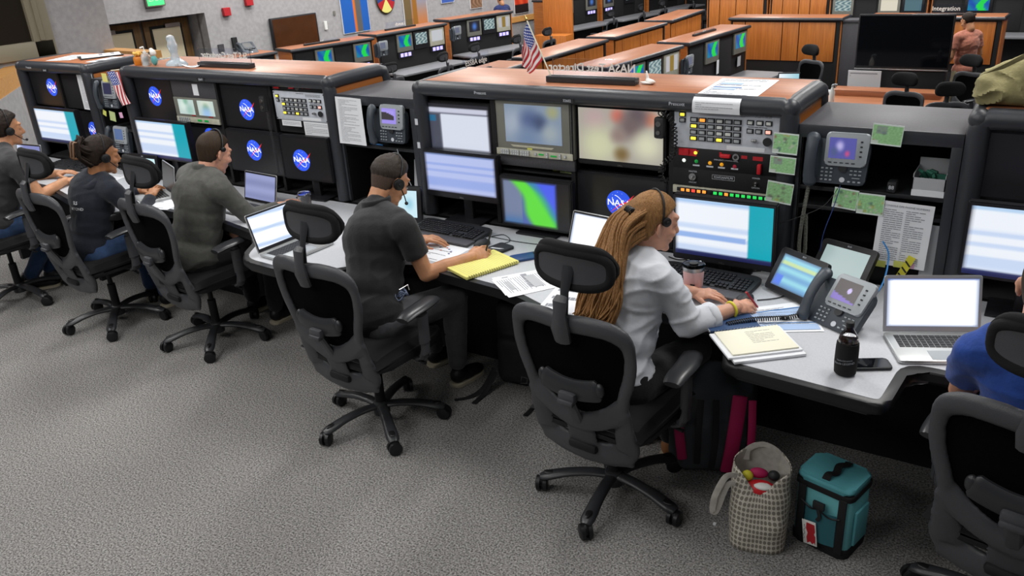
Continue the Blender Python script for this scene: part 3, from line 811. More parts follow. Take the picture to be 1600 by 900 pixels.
def hand_solid(a, side, curls, thumb=(.9, .5), spread=1.0, pinch=False):
    """side +1 = right hand; +Y to the fingertips, +Z back of the hand"""
    s = side
    a.caps((0, -.03, 0), (0, .01, 0), .026, .025); a.ball((0, .03, 0), (.036, .04, .016)); a.ball((0, .06, .0), (.04, .032, .0135)); a.ball((-s*.024, .03, -.006), (.018, .034, .015))
    xs = (-.030, -.010, .010, .029); ls = ((.040, .025, .019), (.045, .028, .021), (.041, .027, .020), (.032, .02, .018)); ys = (.083, .088, .085, .076)
    for i in range(4):
        p = V((s*xs[i], ys[i]-.01, .002)); ang = 0; c = curls[i]
        a.caps(V((s*xs[i]*.6, .04, 0)), p, .010, .0098, n=8)
        for j, L in enumerate(ls[i]):
            ang += c*(.75 if j == 0 else 1.0)
            d = V((s*xs[i]*1.4*spread*(1 if j == 0 else .4), math.cos(ang), -math.sin(ang))).normalized()
            q = p+d*L; a.caps(p, q, .0095-.0009*j, .0088-.0009*j, n=8); p = q
    p = V((-s*.026, .015, -.006)); ang = thumb[0]
    d = V((-s*math.sin(ang), math.cos(ang)*.85, -.45*thumb[1])).normalized(); q = p+d*.042; a.caps(p, q, .0135, .0105, n=8); p = q
    d = V((-s*math.sin(ang*.35), math.cos(ang*.35), -thumb[1]*.8)).normalized(); q = p+d*.032; a.caps(p, q, .0105, .009, n=8); p = q
    d = V((s*math.sin(thumb[1]*.5), .85, -thumb[1]*.7)).normalized(); q = p+d*.024; a.caps(p, q, .009, .0075, n=8)
def wrinkle(a, amt, sc, seed=0, stretch=(1, 1, 1), amt2=0, sc2=1):
    a.bm.normal_update()
    mv = []
    for v in a.bm.verts:
        p = v.co; w_ = V((noise.noise(p*4+V((seed, 0, 0))), noise.noise(p*4+V((0, seed, 9))), 0))*.06
        q = V(((p.x+w_.x)*stretch[0]*.7+p.z*.5, (p.y+w_.y)*stretch[1]*.7, p.z*1.25-p.x*.45))
        n = 1-abs(noise.noise(q*sc*1.25+V((seed, 0, 0))))*2.4; n = max(0, n)**2
        md = ss(-.15, .45, noise.noise(p*3.2+V((0, 0, seed))))
        mv.append(v.normal*(amt*.75*(n-.2)*(.25+.75*md)+(amt2*noise.noise(p*sc2+V((0, seed, 0))) if amt2 else 0)))
    for v, d in zip(a.bm.verts, mv): v.co += d
    return a
def torso_solid(a, J, g):
    P, N, L, Rr = V(J['P']), V(J['N']), V(J['L']), V(J['R'])
    x = (Rr-L); x.normalize(); up = (N-P).normalized(); y = up.cross(x).normalized(); x = y.cross(up)
    k = J.get('k', 1); B = M((x, y, up)).transposed().to_quaternion()
    sw = (Rr-L).length/2
    a.ball(P+V((0, 0, .0)), (.165*k+g, .135*k+g, .12+g), rot=B); a.ball(P.lerp(N, .3), (.145*k+g, .118*k+g, .14+g), rot=B)
    a.ball(P.lerp(N, .5)+y*.0, (.152*k+g, .12*k+g, .14+g), rot=B)
    ch = P.lerp(N, .70)-y*.012; a.ball(ch, (.168*k+g, .125*k+g, .15+g), rot=B)
    m_ = (L+Rr)/2-up*.02
    a.caps(L.lerp(m_, .12)-up*.012, m_-y*.01, .062*k+g, .085*k+g); a.caps(Rr.lerp(m_, .12)-up*.012, m_-y*.01, .062*k+g, .085*k+g)
    for s_ in (L, Rr): a.caps(N-up*.005, s_.lerp(N, .25)+up*.008, .05*k+g, .045*k+g)
def legs_solid(a, J, g, only=None):
    for s in ('L', 'R'):
        if 'K'+s not in J: continue
        P = V(J['P']); K = V(J['K'+s]); A = V(J['A'+s]); x = (V(J['R'])-V(J['L'])).normalized()*(.085 if s == 'R' else -.085)
        H = P+x-V((0, 0, .03))
        a.caps(H, K, .088+g, .06+g); a.caps(K, A, .058+g, .04+g)
def person(name, label, J, sk, shirt, trou, hair, head, hands, sleeve='long', shoe='shoe', female=False, wr=(.008, 9), hem=.0):
    t = thing('person', label, 'person', tuple(V(J['P'])*V((1, 1, 0)) if 0 else (J['P'][0], J['P'][1], 0)))
    off = M.Translation((-J['P'][0], -J['P'][1], 0))
    def fin(a, nm, m, ang=180, par=None):
        a.bm.transform(off); return a.build(nm, m, par or t, ang=ang)
    # body: torso, legs, neck, head, arms in one skin
    a = MB(); torso_solid(a, J, -.004); legs_solid(a, J, -.004)
    hm = frame(head[0], *head[1:])
    hb = MB(); head_solid(hb, female); a.join(hb.bm, hm)
    base = hm @ V((0, -.03, -.10)); a.caps(base, V(J['N'])-V((0, 0, .02)), .05 if female else .054, .06)
    for s in ('L', 'R'):
        if 'E'+s not in J: continue
        a.caps(V(J[s])-V((0, 0, .015)), J['E'+s], .05*J.get('k', 1), .038); a.caps(J['E'+s], V(J['E'+s]).lerp(V(J['W'+s]), .45), .039, .039); a.caps(V(J['E'+s]).lerp(V(J['W'+s]), .45), J['W'+s], .038, .026)
    body = remesh(a, .0062, 3)
    # finely modelled forearm ends, hands and fingers fused at the wrist
    for s, (curl, th, roll, aim) in hands.items():
        a = MB(); W = V(J['W'+s]); d = (W-V(J['E'+s])).normalized() if aim is None else V(aim).normalized()
        z = V((0, 0, 1)); z = (z-d*z.dot(d)).normalized(); x = d.cross(z); B = M((x, d, z)).transposed().to_4x4()
        mt = M.Translation(W) @ B @ M.Rotation(R(roll), 4, 'Y') @ M.Scale(.92 if female else 1, 4)
        hb = MB(); hand_solid(hb, 1 if s == 'R' else -1, curl, th); a.join(hb.bm, mt)
        a.caps(V(J['E'+s]).lerp(W, .6), W, .033, .0265, n=16)
        f = remesh(a, .0026, 2); body.join(f.bm)
    fin(body, 'body', sk)
    # garment
    g = .012
    a = MB(); torso_solid(a, J, g)
    if hem: a.ball(V(J['P'])-V((0, 0, .05)), (.18, .15, .1))
    a.caps(V(J['N'])-V((0, 0, .03)), V(J['N'])+(base-V(J['N']))*.25, .066, .06)
    for s in ('L', 'R'):
        if 'E'+s not in J: continue
        S0, E, W = V(J[s])-V((0, 0, .015)), V(J['E'+s]), V(J['W'+s])
        if sleeve == 'short': a.caps(S0, S0.lerp(E, .25), .064, .062); a.tube([S0.lerp(E, .1), S0.lerp(E, .6)], [.062, .062], n=16)
        elif sleeve == 'half': a.caps(S0, E, .063, .057); a.caps(E, E.lerp(W, .35), .057, .052); a.tube([E.lerp(W, .3), E.lerp(W, .52)], [.053, .056], n=16)
        else: a.caps(S0, E, .064, .055); a.tube([E, E.lerp(W, .95)], [.055, .038], n=16); a.ball(E, .054)
    sh = remesh(a, .0085, 12)
    wrinkle(sh, wr[0], wr[1], seed=len(label), stretch=(1, 1, .6), amt2=.006, sc2=5)
    so = fin(sh, 'jacket' if shirt in ('jacket', 'hoodie') else 'shirt', shirt)
    if 'KR' in J:
        a = MB(); legs_solid(a, J, .012); a.ball(V(J['P'])-V((0, 0, .01)), (.168, .14, .115)); tr = remesh(a, .011, 3); wrinkle(tr, .007, 8, 3); fin(tr, 'trousers', trou)
        for s in ('L', 'R'):
            A = V(J['A'+s]); yw = math.atan2(-J.get('toe', (0, 1))[0], J.get('toe', (0, 1))[1])
            mt = M.Translation((A.x, A.y, 0)) @ M.Rotation(yw, 4, 'Z')
            b = MB(); b.ball((0, .0, .06), (.04, .055, .05)); b.ball((0, .07, .045), (.043, .1, .034)); b.ball((0, .12, .04), (.042, .055, .028)); b = remesh(b, .009, 2)
            for v in b.bm.verts:
                if v.co.z < .016: v.co.z = .016
            a = MB(); a.join(b.bm, mt); sh_ = fin(a, 'shoe', shoe)
            b = MB(); b.prism(round_poly([(-.04, -.055), (.04, -.055), (.046, .09), (.03, .17), (-.03, .17), (-.046, .09)], .035), .001, .02, bev=.004); a = MB(); a.join(b.bm, mt); fin(a, 'sole', 'sole', 38, sh_)
    for s in (-1, 1):
        a = MB(); a.ball(hm @ V((s*.031, .074, .012)), (.0125, .0125, .0105), rot=hm.to_quaternion()); a.m = 1; a.ball(hm @ V((s*.032, .0815, .012)), .0058); fin(a, 'eye', ['eyew', 'rubber'])
    # hair shell following the skull
    for hc in ([dict(t=.0016, m='stub', front=hair.get('front', .5), nape=-.72, rough=.1)] if hair.get('under') else [])+[hair]:
        a = MB(); bm2 = bmesh.new(); bmesh.ops.create_uvsphere(bm2, u_segments=72, v_segments=48, radius=1)
        th, fr, mcol = hc['t'], hc.get('front', .5), hc['m']
        for v in bm2.verts:
            d = v.co.normalized(); y = d.y
            zl = [(-1, hc.get('nape', -.62)), (-.35, hc.get('nape', -.62)+.05), (-.1, -.22), (.08, -.12), (.22, .12), (.5, fr*.85), (.8, fr), (1, fr+.1)]
            zz = zl[-1][1]
            for (y0, a0), (y1, a1) in zip(zl, zl[1:]):
                if y0 <= y <= y1: zz = a0+(a1-a0)*(y-y0)/(y1-y0)
            sf = hc.get('soft', .09); k_ = ss(zz-sf, zz+sf, d.z)
            n_ = noise.noise(d*7)*.25+noise.noise(V((d.x*30, d.y*8, d.z*8)))*.25
            ext = -.006*(1-k_)+k_*th*(1+n_*hc.get('rough', 1)*(1 if th > .006 else .2))*(1+.5*max(0, d.z)*hc.get('top', 0)*(1 if d.y > -.3 else .5))
            if hc.get('fade') and d.z < .35: ext = min(ext, .002+.4*ext*max(0, d.z+.1))
            rx, ry, rz_ = (.074, .095, .088)
            if d.z < 0 and d.y < .15: b_ = ss(.15, -.25, d.y)*min(1, -d.z*1.6); rz_ *= 1+.55*b_; ry *= 1-.10*b_
            if female: rx, ry, rz_ = rx*.95, ry*.95, rz_*.95
            v.co = V((d.x*(rx+ext), d.y*(ry+ext)-.012, d.z*(rz_+ext)+.032))
        a.join(bm2, hm); fin(a, 'hair', mcol)
    return t, hm, off, fin

def headset(fin, hm, side, mic=True, female=False, m='wire', cr=.029, cz=-.006, cy=-.004):
    k = .95 if female else 1
    a = MB(); pts = [hm @ V((.088*k*math.sin(q), -.01, .035+.103*k*math.cos(q))) for q in [R(x) for x in range(-95, 96, 10)]]
    a.tube(pts, .004, n=6, flat=(1, 1.6)); h = fin(a, 'headset', m)
    for s in (side, -side):
        a = MB(); c = hm @ V((s*.088*k, cy, cz)); ax = (hm.to_3x3() @ V((s, 0, 0)))
        r = cr if s == side else .022
        a.tube([c-ax*.012, c-ax*.006, c+ax*.008, c+ax*.013], [r*.9, r, r*.95, r*.6], n=18); a.tube([c+ax*.013, c+ax*.016], [r*.35, r*.3], n=12); fin(a, 'ear_cup', m, 38, h)
    if mic:
        a = MB(); pts = spl([hm @ V((side*.094*k, .0, -.012)), hm @ V((side*.092, .04, -.045)), hm @ V((side*.07, .085, -.075)), hm @ V((side*.045, .108, -.078))], 5)
        a.tube(pts, .0028, n=6); a.ball(pts[-1], (.009, .009, .009)); fin(a, 'microphone_boom', m, 38, h)
    return h

relaxed = [.25, .3, .34, .4]; fist = [.85, .95, 1.0, 1.05]; typing = [.35, .35, .38, .42]
# --- woman in the white shirt
J = dict(P=(-1.30, 2.66, .57), N=(-1.30, 2.83, 1.035), R=(-1.14, 2.74, .985), L=(-1.455, 2.85, .985), ER=(-1.055, 2.79, .775), WR=(-.935, 2.985, .79), EL=(-1.37, 3.02, .80), WL=(-1.14, 3.06, .79),
         KR=(-1.12, 3.05, .53), AR=(-1.2, 2.98, .12), KL=(-1.42, 3.1, .53), AL=(-1.36, 3.05, .12), k=.93, toe=(0, 1))
hd = ((-1.245, 2.875, 1.145), 38, 12)
tw, hm, off, fin = person('w', 'woman with long blond hair and white shirt, headset on, writing at the desk', J, 'skin_a', 'shirtw', 'trblack', dict(t=.012, m='hblond', front=.45, rough=.6, nape=-.75, top=.4), hd,
    dict(R=([.55, .6, .75, .8], (.7, .9), 28, (.55, .8, -.1)), L=(typing, (.7, .5), 8, (.8, .3, -.03))), sleeve='half', shoe='shoetan', female=True, wr=(.013, 8))
headset(fin, hm, 1, mic=False, female=True, cr=.019, cz=.028, cy=.006)
a = MB(); q = V(J['WR']); d = (q-V(J['ER'])).normalized(); c = q-d*.02
x_ = d.orthogonal().normalized(); y_2 = d.cross(x_)
a.tube([c+x_*(.031*math.cos(w_))+y_2*(.031*math.sin(w_)) for w_ in [2*PI*i/22 for i in range(22)]], .0055, n=6, close=True, flat=(1, 1)); fin(a, 'bracelet', 'yellowband')
a = MB()
E_, W_ = V(J['ER']), V(J['WR']); 
a.tube([E_.lerp(W_, .36), E_.lerp(W_, .40), E_.lerp(W_, .5), E_.lerp(W_, .54)], [.054, .061, .062, .055], n=20); cf = remesh(a, .006, 3); wrinkle(cf, .006, 18); fin(cf, 'rolled_cuff', 'shirtw')
# long hair: locks swept back and hanging behind
a = MB(); random.seed(3)
for i in range(190):
    u = random.random(); w_ = random.uniform(-1, 1)
    st = hm @ V((w_*.062, -.045-.05*math.cos(w_*1.3)*random.uniform(.5, 1.0), .085-.13*u))
    k1 = hm @ V((w_*.078, -.128-.03*random.random(), .0-.10*u))
    mid = V((-1.325, 2.665, 1.0))+V((w_*.075, -.02*random.random()-.01, random.uniform(-.02, .02)))+V((-.02*w_*w_, 0, 0))
    lo = V((-1.345, 2.60, .90))+V((w_*.085+random.uniform(-.01, .01), random.uniform(-.025, .015), random.uniform(-.02, .02)))
    en = V((-1.365, 2.56, .80))+V((w_*.075+random.uniform(-.015, .015), random.uniform(-.02, .02), random.uniform(-.035, .06)))
    pts = spl([st, k1, mid, lo, en], 5); k = len(pts)
    a.tube(pts, [.0075*(1-.75*(j/k)**3)+.001*math.sin(j*1.1+i) for j in range(k)], n=5, flat=(1, .7))
fin(a, 'long_hair', 'hblond')
a = MB(); c = hm @ V((0, -.108, .05)); a.box(c, (.05, .02, .022), rot=hm.to_quaternion(), bev=.005)
for i in range(5): a.tube([hm @ V((-.02+.01*i, -.118, .06)), hm @ V((-.02+.01*i, -.127, .045)), hm @ V((-.02+.01*i, -.12, .03))], .003, n=5)
fin(a, 'claw_clip', 'rubber')
# --- man in the black polo
J = dict(P=(-2.60, 2.66, .57), N=(-2.69, 2.87, 1.035), R=(-2.46, 2.80, .99), L=(-2.82, 2.93, .97), ER=(-2.395, 2.835, .745), WR=(-2.265, 3.03, .782), EL=(-2.88, 3.03, .79), WL=(-2.66, 3.12, .79),
         KR=(-2.40, 3.04, .54), AR=(-2.45, 3.08, .14), KL=(-2.72, 3.1, .53), AL=(-2.7, 3.2, .12), k=1.04, toe=(.2, 1))
hd = ((-2.69, 2.985, 1.135), 14, 30)
tm, hm, off, fin = person('m', 'man in a black polo shirt and headset leaning over a yellow pad, writing', J, 'skin_b', 'polo', 'trgrey', dict(t=.009, m='hgrey', front=.5, rough=.8, nape=-.25, top=1.2, soft=.28, under='stub'), hd,
    dict(R=(fist, (.5, 1.1), 48, (.5, .8, .10)), L=(relaxed, (.7, .5), 5, None)), sleeve='short', wr=(.012, 7))
headset(fin, hm, 1)
a = MB()
pts = [V(J['N'])+V((.0, 0, .015))+V((.068*math.cos(q), .068*math.sin(q)-.0, .012*math.sin(q+1.8)+.012)) for q in [2*PI*i/24 for i in range(24)]]
a.tube(pts, .012, n=6, close=True, up=(0, 0, 1), flat=(1.6, .6)); fin(a, 'collar', 'polo')
# pen held in the right hand
wr_ = V(J['WR'])
# --- man in the grey jacket
J = dict(P=(-4.17, 2.84, .57), N=(-4.13, 3.0, 1.035), R=(-3.93, 2.94, .975), L=(-4.33, 3.02, 1.0), ER=(-3.86, 3.05, .775), WR=(-3.82, 3.24, .79), EL=(-4.28, 3.1, .76), WL=(-4.05, 3.07, .62),
         KR=(-3.95, 3.22, .54), AR=(-3.98, 3.2, .12), KL=(-4.28, 3.25, .53), AL=(-4.25, 3.25, .12), k=1.08)
hd = ((-4.10, 3.065, 1.135), 4, 22)
_, hm, off, fin = person('m2', 'man with cropped brown hair in a dark grey zip jacket, bent over his laptop', J, 'skin_a', 'jacket', 'trblack', dict(t=.006, m='hbrown', front=.5, rough=.9, nape=-.72, top=.6), hd,
    dict(R=(relaxed, (.7, .5), 0, None), L=(relaxed, (.7, .6), 40, (.2, .3, -.5))), sleeve='long', wr=(.014, 6))
headset(fin, hm, 1, mic=False, cr=.015, cz=.03)
a = MB(); pts = [V(J['N'])+V((.0, .01, .02))+V((.066*math.cos(q), .066*math.sin(q), .018*math.sin(q+3.1))) for q in [2*PI*i/24 for i in range(24)]]
a.tube(pts, .016, n=6, close=True, up=(0, 0, 1), flat=(1.7, .6)); fin(a, 'collar', 'jacket')
# --- person in the navy hoodie
J = dict(P=(-5.0, 2.68, .55), N=(-4.97, 2.82, .985), R=(-4.79, 2.79, .925), L=(-5.12, 2.84, .935), ER=(-4.72, 2.90, .71), WR=(-4.83, 3.07, .785), EL=(-5.16, 2.99, .73), WL=(-5.02, 3.13, .785),
         KR=(-4.85, 3.08, .52), AR=(-4.9, 3.05, .12), KL=(-5.1, 3.1, .52), AL=(-5.1, 3.08, .12), k=.95)
hd = ((-4.92, 2.86, 1.10), 12, 12)
_, hm, off, fin = person('w1', 'person with dark clipped-up hair in a navy hooded top, typing on a laptop', J, 'skin_c', 'hoodie', 'jeans', dict(t=.013, m='hdark', front=.45, rough=.7, nape=-.7, top=.5), hd,
    dict(R=(typing, (.7, .5), 0, None), L=(typing, (.7, .5), 0, None)), sleeve='long', female=True, wr=(.012, 8))
headset(fin, hm, 1, female=True)
a = MB()
for i in range(60):
    w_ = random.uniform(-1, 1); z_ = random.uniform(-.05, .08)
    pts = spl([hm @ V((w_*.06, -.07, z_-.02)), hm @ V((w_*.055, -.112, z_*.8)), hm @ V((w_*.045, -.138, z_*.7+.03)), hm @ V((w_*.04, -.125, .085+.02*random.random())), hm @ V((w_*.05-.01, -.105-.02*random.random(), .105+.015*random.random()))], 3)
    a.tube(pts, [.010-.0005*j for j in range(len(pts))], n=5)
fin(a, 'hair_twist', 'hdark')
a = MB()
rp = round_poly([(-.05, -.028), (.05, -.028), (.05, .028), (-.05, .028)], .012, 3)
for sg in (-1, 1):
    mt = hm @ M.Translation((sg*.022-.0, -.146, .03)) @ M.Rotation(R(sg*14), 4, 'Z') @ M.Rotation(PI/2, 4, 'Y')
    a.tube([mt @ V((p[0], p[1]*.75, .02*math.cos(p[0]*20)-.02)) for p in rp], .0055, n=6, close=True)
fin(a, 'claw_clip', 'clip')
a = MB(); c = V(J['N'])+V((0, -.055, .0))
a.tube([c+V((.10*math.cos(q), .055*math.sin(q)-.01, -.035+.03*math.sin(q))) for q in [2*PI*i/20 for i in range(20)]], .036, n=10, close=True, up=(0, 0, 1)); a.ball(c+V((0, -.035, -.06)), (.095, .055, .075))
hd_ = remesh(a, .009, 4); wrinkle(hd_, .008, 10); fin(hd_, 'hood', 'hoodie')
a = MB()
for txt, z_, sz in (('SLS', .90, .028), ('BEYOND', .862, .026)):
    a.text(txt, sz, M.Translation((-4.95, 2.5, z_-.045)) @ M.Rotation(PI/2, 4, 'X'), depth=.0008)
from mathutils.bvhtree import BVHTree
jk = [c for c in bpy.data.objects if c.parent is _ and c.name.startswith('jacket')][0]
bv = BVHTree.FromPolygons([v.co for v in jk.data.vertices], [p.vertices[:] for p in jk.data.polygons])
a.bm.transform(off)
for v in a.bm.verts:
    hit = bv.ray_cast(V((v.co.x, -1.5, v.co.z)), V((0, 1, 0)))[0]
    if hit: v.co.y = hit.y-.0012-(v.co.y-off.translation.y-2.5)*.5
a.build('back_lettering', 'paper', _)
# --- man at the left edge
J = dict(P=(-6.05, 2.64, .57), N=(-6.05, 2.84, 1.035), R=(-5.84, 2.78, .98), L=(-6.25, 2.84, .985), ER=(-5.74, 2.84, .755), WR=(-5.80, 3.06, .79), EL=(-6.28, 3.03, .77), WL=(-6.08, 3.17, .79),
         KR=(-5.92, 2.98, .52), AR=(-6.12, 2.80, .12), KL=(-6.2, 3.1, .52), AL=(-6.15, 2.95, .12), k=1.03, toe=(.6, .8))
hd = ((-6.13, 2.93, 1.165), 8, 6)
_, hm, off, fin = person('m0', 'man in a charcoal T-shirt and jeans with headset and microphone, at the left edge', J, 'skin_b', 'tee', 'jeans', dict(t=.012, m='hdark', front=.55, rough=1.2, nape=-.6, top=.8), hd,
    dict(R=(typing, (.7, .5), 0, (.1, .9, 0)), L=(relaxed, (.7, .5), 0, None)), sleeve='short', wr=(.012, 7))
headset(fin, hm, 1)
# --- man in blue at the right edge
J = dict(P=(.13, 2.60, .57), N=(.11, 2.68, 1.05), R=(.32, 2.62, .98), L=(-.075, 2.64, .975), ER=(.38, 2.8, .76), WR=(.25, 2.98, .79), EL=(-.10, 2.80, .73), WL=(.0, 2.98, .79),
         KR=(.25, 3.05, .53), AR=(.25, 3.05, .12), KL=(.0, 3.05, .53), AL=(.0, 3.05, .12), k=1.02)
hd = ((.085, 2.70, 1.175), 6, 8)
_, hm, off, fin = person('m5', 'man in a royal blue shirt at the right edge, mostly cut off by the frame', J, 'skin_a', 'bluesh', 'trblack', dict(t=.007, m='hbrown', front=.5, rough=.5, nape=-.45, fade=True, under='stub'), hd,
    dict(R=(relaxed, (.7, .5), 0, None), L=(relaxed, (.7, .5), 0, None)), sleeve='short', wr=(.01, 6))
# ---------------------------------------------------------------- rack units, phones, laptops, papers
def emi(n, c, e=1.0): MT[n] = mat(n, c, .4, emit=e)
emi('led_y', 'ffe94a', .9); emi('led_o', 'ff9a3a', .95); emi('led_g', '2fd45a', .8); emi('led_r', 'ff4a3a', .85); emi('led_am', 'e8a020', .5); emi('led_gd', '1a8a3c', .5); emi('led_rd', '8a2030', .4); emi('led_p', 'ffb0a0', .9); emi('led_w', 'e8f2e8', .9)
MT['btn'] = mat('button_grey', 'a9adb0', .4); MT['btnw'] = mat('button_white', 'd4d6d2', .4); MT['btnb'] = mat('button_surround', '1b1d22', .5)
MT['boxw'] = mat('box_card', 'aeb0b4', .7); MT['labelw'] = mat('label_white', 'c9cdd4', .6); MT['redlab'] = mat('label_red', 'b3232b', .5); MT['gold'] = mat('key_brass', '9c8c5a', .35, metal=1)
MT['yellow_s'] = mat('sticky_yellow', 'cfd36a', .8); MT['green_s'] = mat('sticky_green', 'b9c98a', .8); MT['pink_s'] = mat('sticky_pink', 'd9a8c8', .8)
def XZ(x, z, y=0, rz=0): return M.Translation((x, y, z)) @ M.Rotation(PI/2, 4, 'X') @ M.Rotation(rz, 4, 'Z')
def share(nm, me, par, x, z, y=0):
    o = bpy.data.objects.new(nm, me); COL.objects.link(o); o.parent = par; o.location = (x, y, z); return o
def btn_mesh(w, h, m, sur='btnb', lid=.006):
    a = MB(); a.box((0, -.003, 0), (w*1.5, .006, h*1.6), bev=.0008); a.m = 1; a.box((0, -.003-lid/2, 0), (w, lid+.002, h), bev=.0012); return a.mesh('button', [sur, m])
def scribble(a, x0, x1, z0, z1, rows, y=-.0006, seed=0, th=.45, ragged=True):
    rnd = random.Random(seed); dz = (z1-z0)/rows
    for r in range(rows):
        x = x0; z = z1-(r+.5)*dz
        while x < x1-.004:
            w = min(x1-x, rnd.uniform(.006, .022)); a.box((x+w/2, y, z), (w*.86, .0003, dz*th)); x += w
            if ragged and rnd.random() < .08: break
# intercom panel of the middle console (6 units high)
def comm_panel(label, x, z, w, h, y, lit, name='communication_panel', main='silver'):
    t = thing(name, label, 'panel', (x, y, z))
    a = MB(); a.box((0, .01, 0), (w, .02, h), bev=.002); a.box((-w/2+.012, -.0, 0), (.0012, .002, h)); a.build('face_plate', main, t)
    a = MB(); s = w/.483
    gx0, gx1, gz0, gz1 = -.165*s, .075*s, -.085*h/.267, .078*h/.267
    for i in range(7): xx = gx0+(gx1-gx0)*i/6; a.b2(xx-.0015, xx+.0015, -.002, 0, gz0, gz1)
    for i in range(5): zz = gz0+(gz1-gz0)*i/4; a.b2(gx0, gx1, -.002, 0, zz-.0015, zz+.0015)
    a.build('button_grid', 'labelw', t)
    bw, bh = .024*s, .019*h/.267
    me = {k: btn_mesh(bw, bh, k) for k in ('btn', 'btnw', 'led_y', 'led_o')}
    rnd = random.Random(5)
    for r in range(4):
        for c in range(6):
            k = lit.get((r, c), rnd.choice(['btn', 'btnw', 'btn']))
            share('button', me[k], t, gx0+(gx1-gx0)*(c+.5)/6, gz1-(gz1-gz0)*(r+.5)/4)
    me2 = {k: btn_mesh(.02*s, .019*h/.267, k) for k in ('btnw', 'btn', 'led_y', 'led_p')}
    for c, xx in enumerate((.112, .153, .192)): share('button', me2['btnw'], t, xx*s, .062*h/.267)
    for c, xx in enumerate((.112, .150)): share('button', me2['btn'], t, xx*s, .008*h/.267)
    share('button', me2['led_p'], t, .192*s, .008*h/.267)
    share('button', me2['led_y'], t, -.2*s, .088*h/.267); share('button', me2['btn'], t, -.2*s, .05*h/.267)
    a = MB(); a.lathe([(.019*s, 0), (.019*s, .006), (.014*s, .012)], 20, axis='y', c=(.192*s, -.014, -.052*h/.267)); a.build('knob', 'key', t)
    a = MB(); a.box((.130*s, -.008, -.052*h/.267), (.018, .018, .012), bev=.004); a.ball((.142*s, -.016, -.048*h/.267), .007); a.build('knob', 'steel', t)
    a = MB(); scribble(a, .065*s, .205*s, .092*h/.267, .118*h/.267, 3, y=-.0008, seed=2, th=.3, ragged=False); scribble(a, -.02*s, .05*s, .115*h/.267, .124*h/.267, 1, y=-.0008, seed=4); scribble(a, .10*s, .19*s, .028*h/.267, .037*h/.267, 1, y=-.0008, seed=9)
    a.build('printed_legend', 'btnb', t)
    a = MB(); a.b2(.01*s, .18*s, -.0012, 0, -.124*h/.267, -.098*h/.267); a.build('paper_label', 'paper', t)
    a = MB()
    for sx in (-1, 1):
        for sz in (-.9, .9): a.ball((sx*(w/2-.008), -.001, sz*h/2), .004, u=8, v=6)
    a.build('screws', 'key', t)
    return t
PX = -1.207
comm_panel('silver intercom panel with rows of small square keys, right bay of middle console', PX, 1.358, .483, .184, 3.575, {(0, 1): 'led_o', (1, 0): 'led_y', (3, 0): 'led_y', (3, 3): 'led_y'})
comm_panel('small silver key panel under the red strip, in the left-hand console', -3.872, 1.318, .44, .176, 3.575, {(1, 0): 'led_y', (3, 0): 'led_y', (3, 3): 'led_y'})
# black panels with switches
t = thing('switch_panel', 'black switch panel with red guards and coloured lamps, below the silver intercom panel', 'panel', (PX, 3.575, 1.217))
a = MB(); a.box((0, .01, 0), (.483, .02, .1), bev=.002); a.box((0, .01, .0), (.49, .018, .098), bev=.002); a.build('face_plate', 'dark', t)
a = MB(); a.b2(-.215, -.13, -.002, 0, .012, .045); a.b2(-.185, -.165, -.012, 0, .02, .04); a.build('red_guard', 'red', t)
a = MB(); a.box((.01, -.012, .028), (.045, .022, .016), bev=.004); a.b2(-.022, -.012, -.002, 0, .02, .04); a.build('red_guard', 'red', t)
a = MB(); a.box((.165, -.012, -.018), (.018, .022, .045), bev=.004); a.build('red_guard', 'red', t)
for x0, x1, z0, z1 in ((.078, .105, .02, .034), (.13, .175, .016, .034), (-.15, -.12, .034, .04)): a = MB(); a.b2(x0, x1, -.0015, 0, z0, z1); a.build('red_label', 'redlab', t)
a = MB(); a.lathe([(.015, 0), (.015, .004), (.009, .008)], 20, axis='y', c=(.055, -.008, .025)); a.m = 1; a.lathe([(.008, 0), (.007, .006)], 12, axis='y', c=(.055, -.012, .025)); a.build('key_switch', ['steel', 'key'], t)
for x, z, m in ((-.19, -.012, 'led_w'), (-.13, -.012, 'led_gd'), (-.065, -.014, 'led_am'), (-.01, -.016, 'led_am'), (.05, -.02, 'led_rd'), (-.135, .028, 'led_y')):
    a = MB(); a.lathe([(.0035, -.008), (.0075, -.003), (.009, 0)], 14, axis='y', c=(x, 0, z)); a.build('indicator_lamp', m, t)
a = MB()
for x in (-.13, -.065, -.01, .05): a.b2(x-.016, x+.016, -.001, 0, -.034, -.027)
a.build('lamp_labels', 'labelw', t)
a = MB(); a.text('EMERGENCY CONTROL PANEL', .008, XZ(.01, .004, -.001), depth=.0003); a.build('panel_lettering', 'labelw', t)
t = thing('switch_panel', 'black panel with two toggles and stamped lettering, above the coloured key strip', 'panel', (PX, 3.575, 1.128))
a = MB(); a.box((0, .01, -.0), (.483, .02, .082), bev=.002); a.build('face_plate', 'darkfab', t)
for x, nm in ((-.145, 'a'), (.15, 'b')):
    a = MB(); a.lathe([(.017, 0), (.016, .005), (.009, .008)] if x < 0 else [(.009, 0), (.008, .006)], 18, axis='y', c=(x, -.008, .004)); a.caps((x, -.008, .004), (x+.004, -.026, -.002), .004, .005, n=8); a.build('toggle_switch', 'steel', t)
a = MB(); a.text('MASTER', .011, XZ(-.145, .028, -.001), depth=.0003); a.text('ON/OFF', .010, XZ(-.145, -.024, -.001), depth=.0003); a.text('POWER', .010, XZ(.15, .024, -.001), depth=.0003); a.text('OFF/ON', .010, XZ(.15, -.02, -.001), depth=.0003)
a.text('X2602ANMLP0', .014, XZ(0, .012, -.001), depth=.0003)
for z in (.022, .002): a.b2(-.052, .052, -.001, 0, z-.0005, z+.0005)
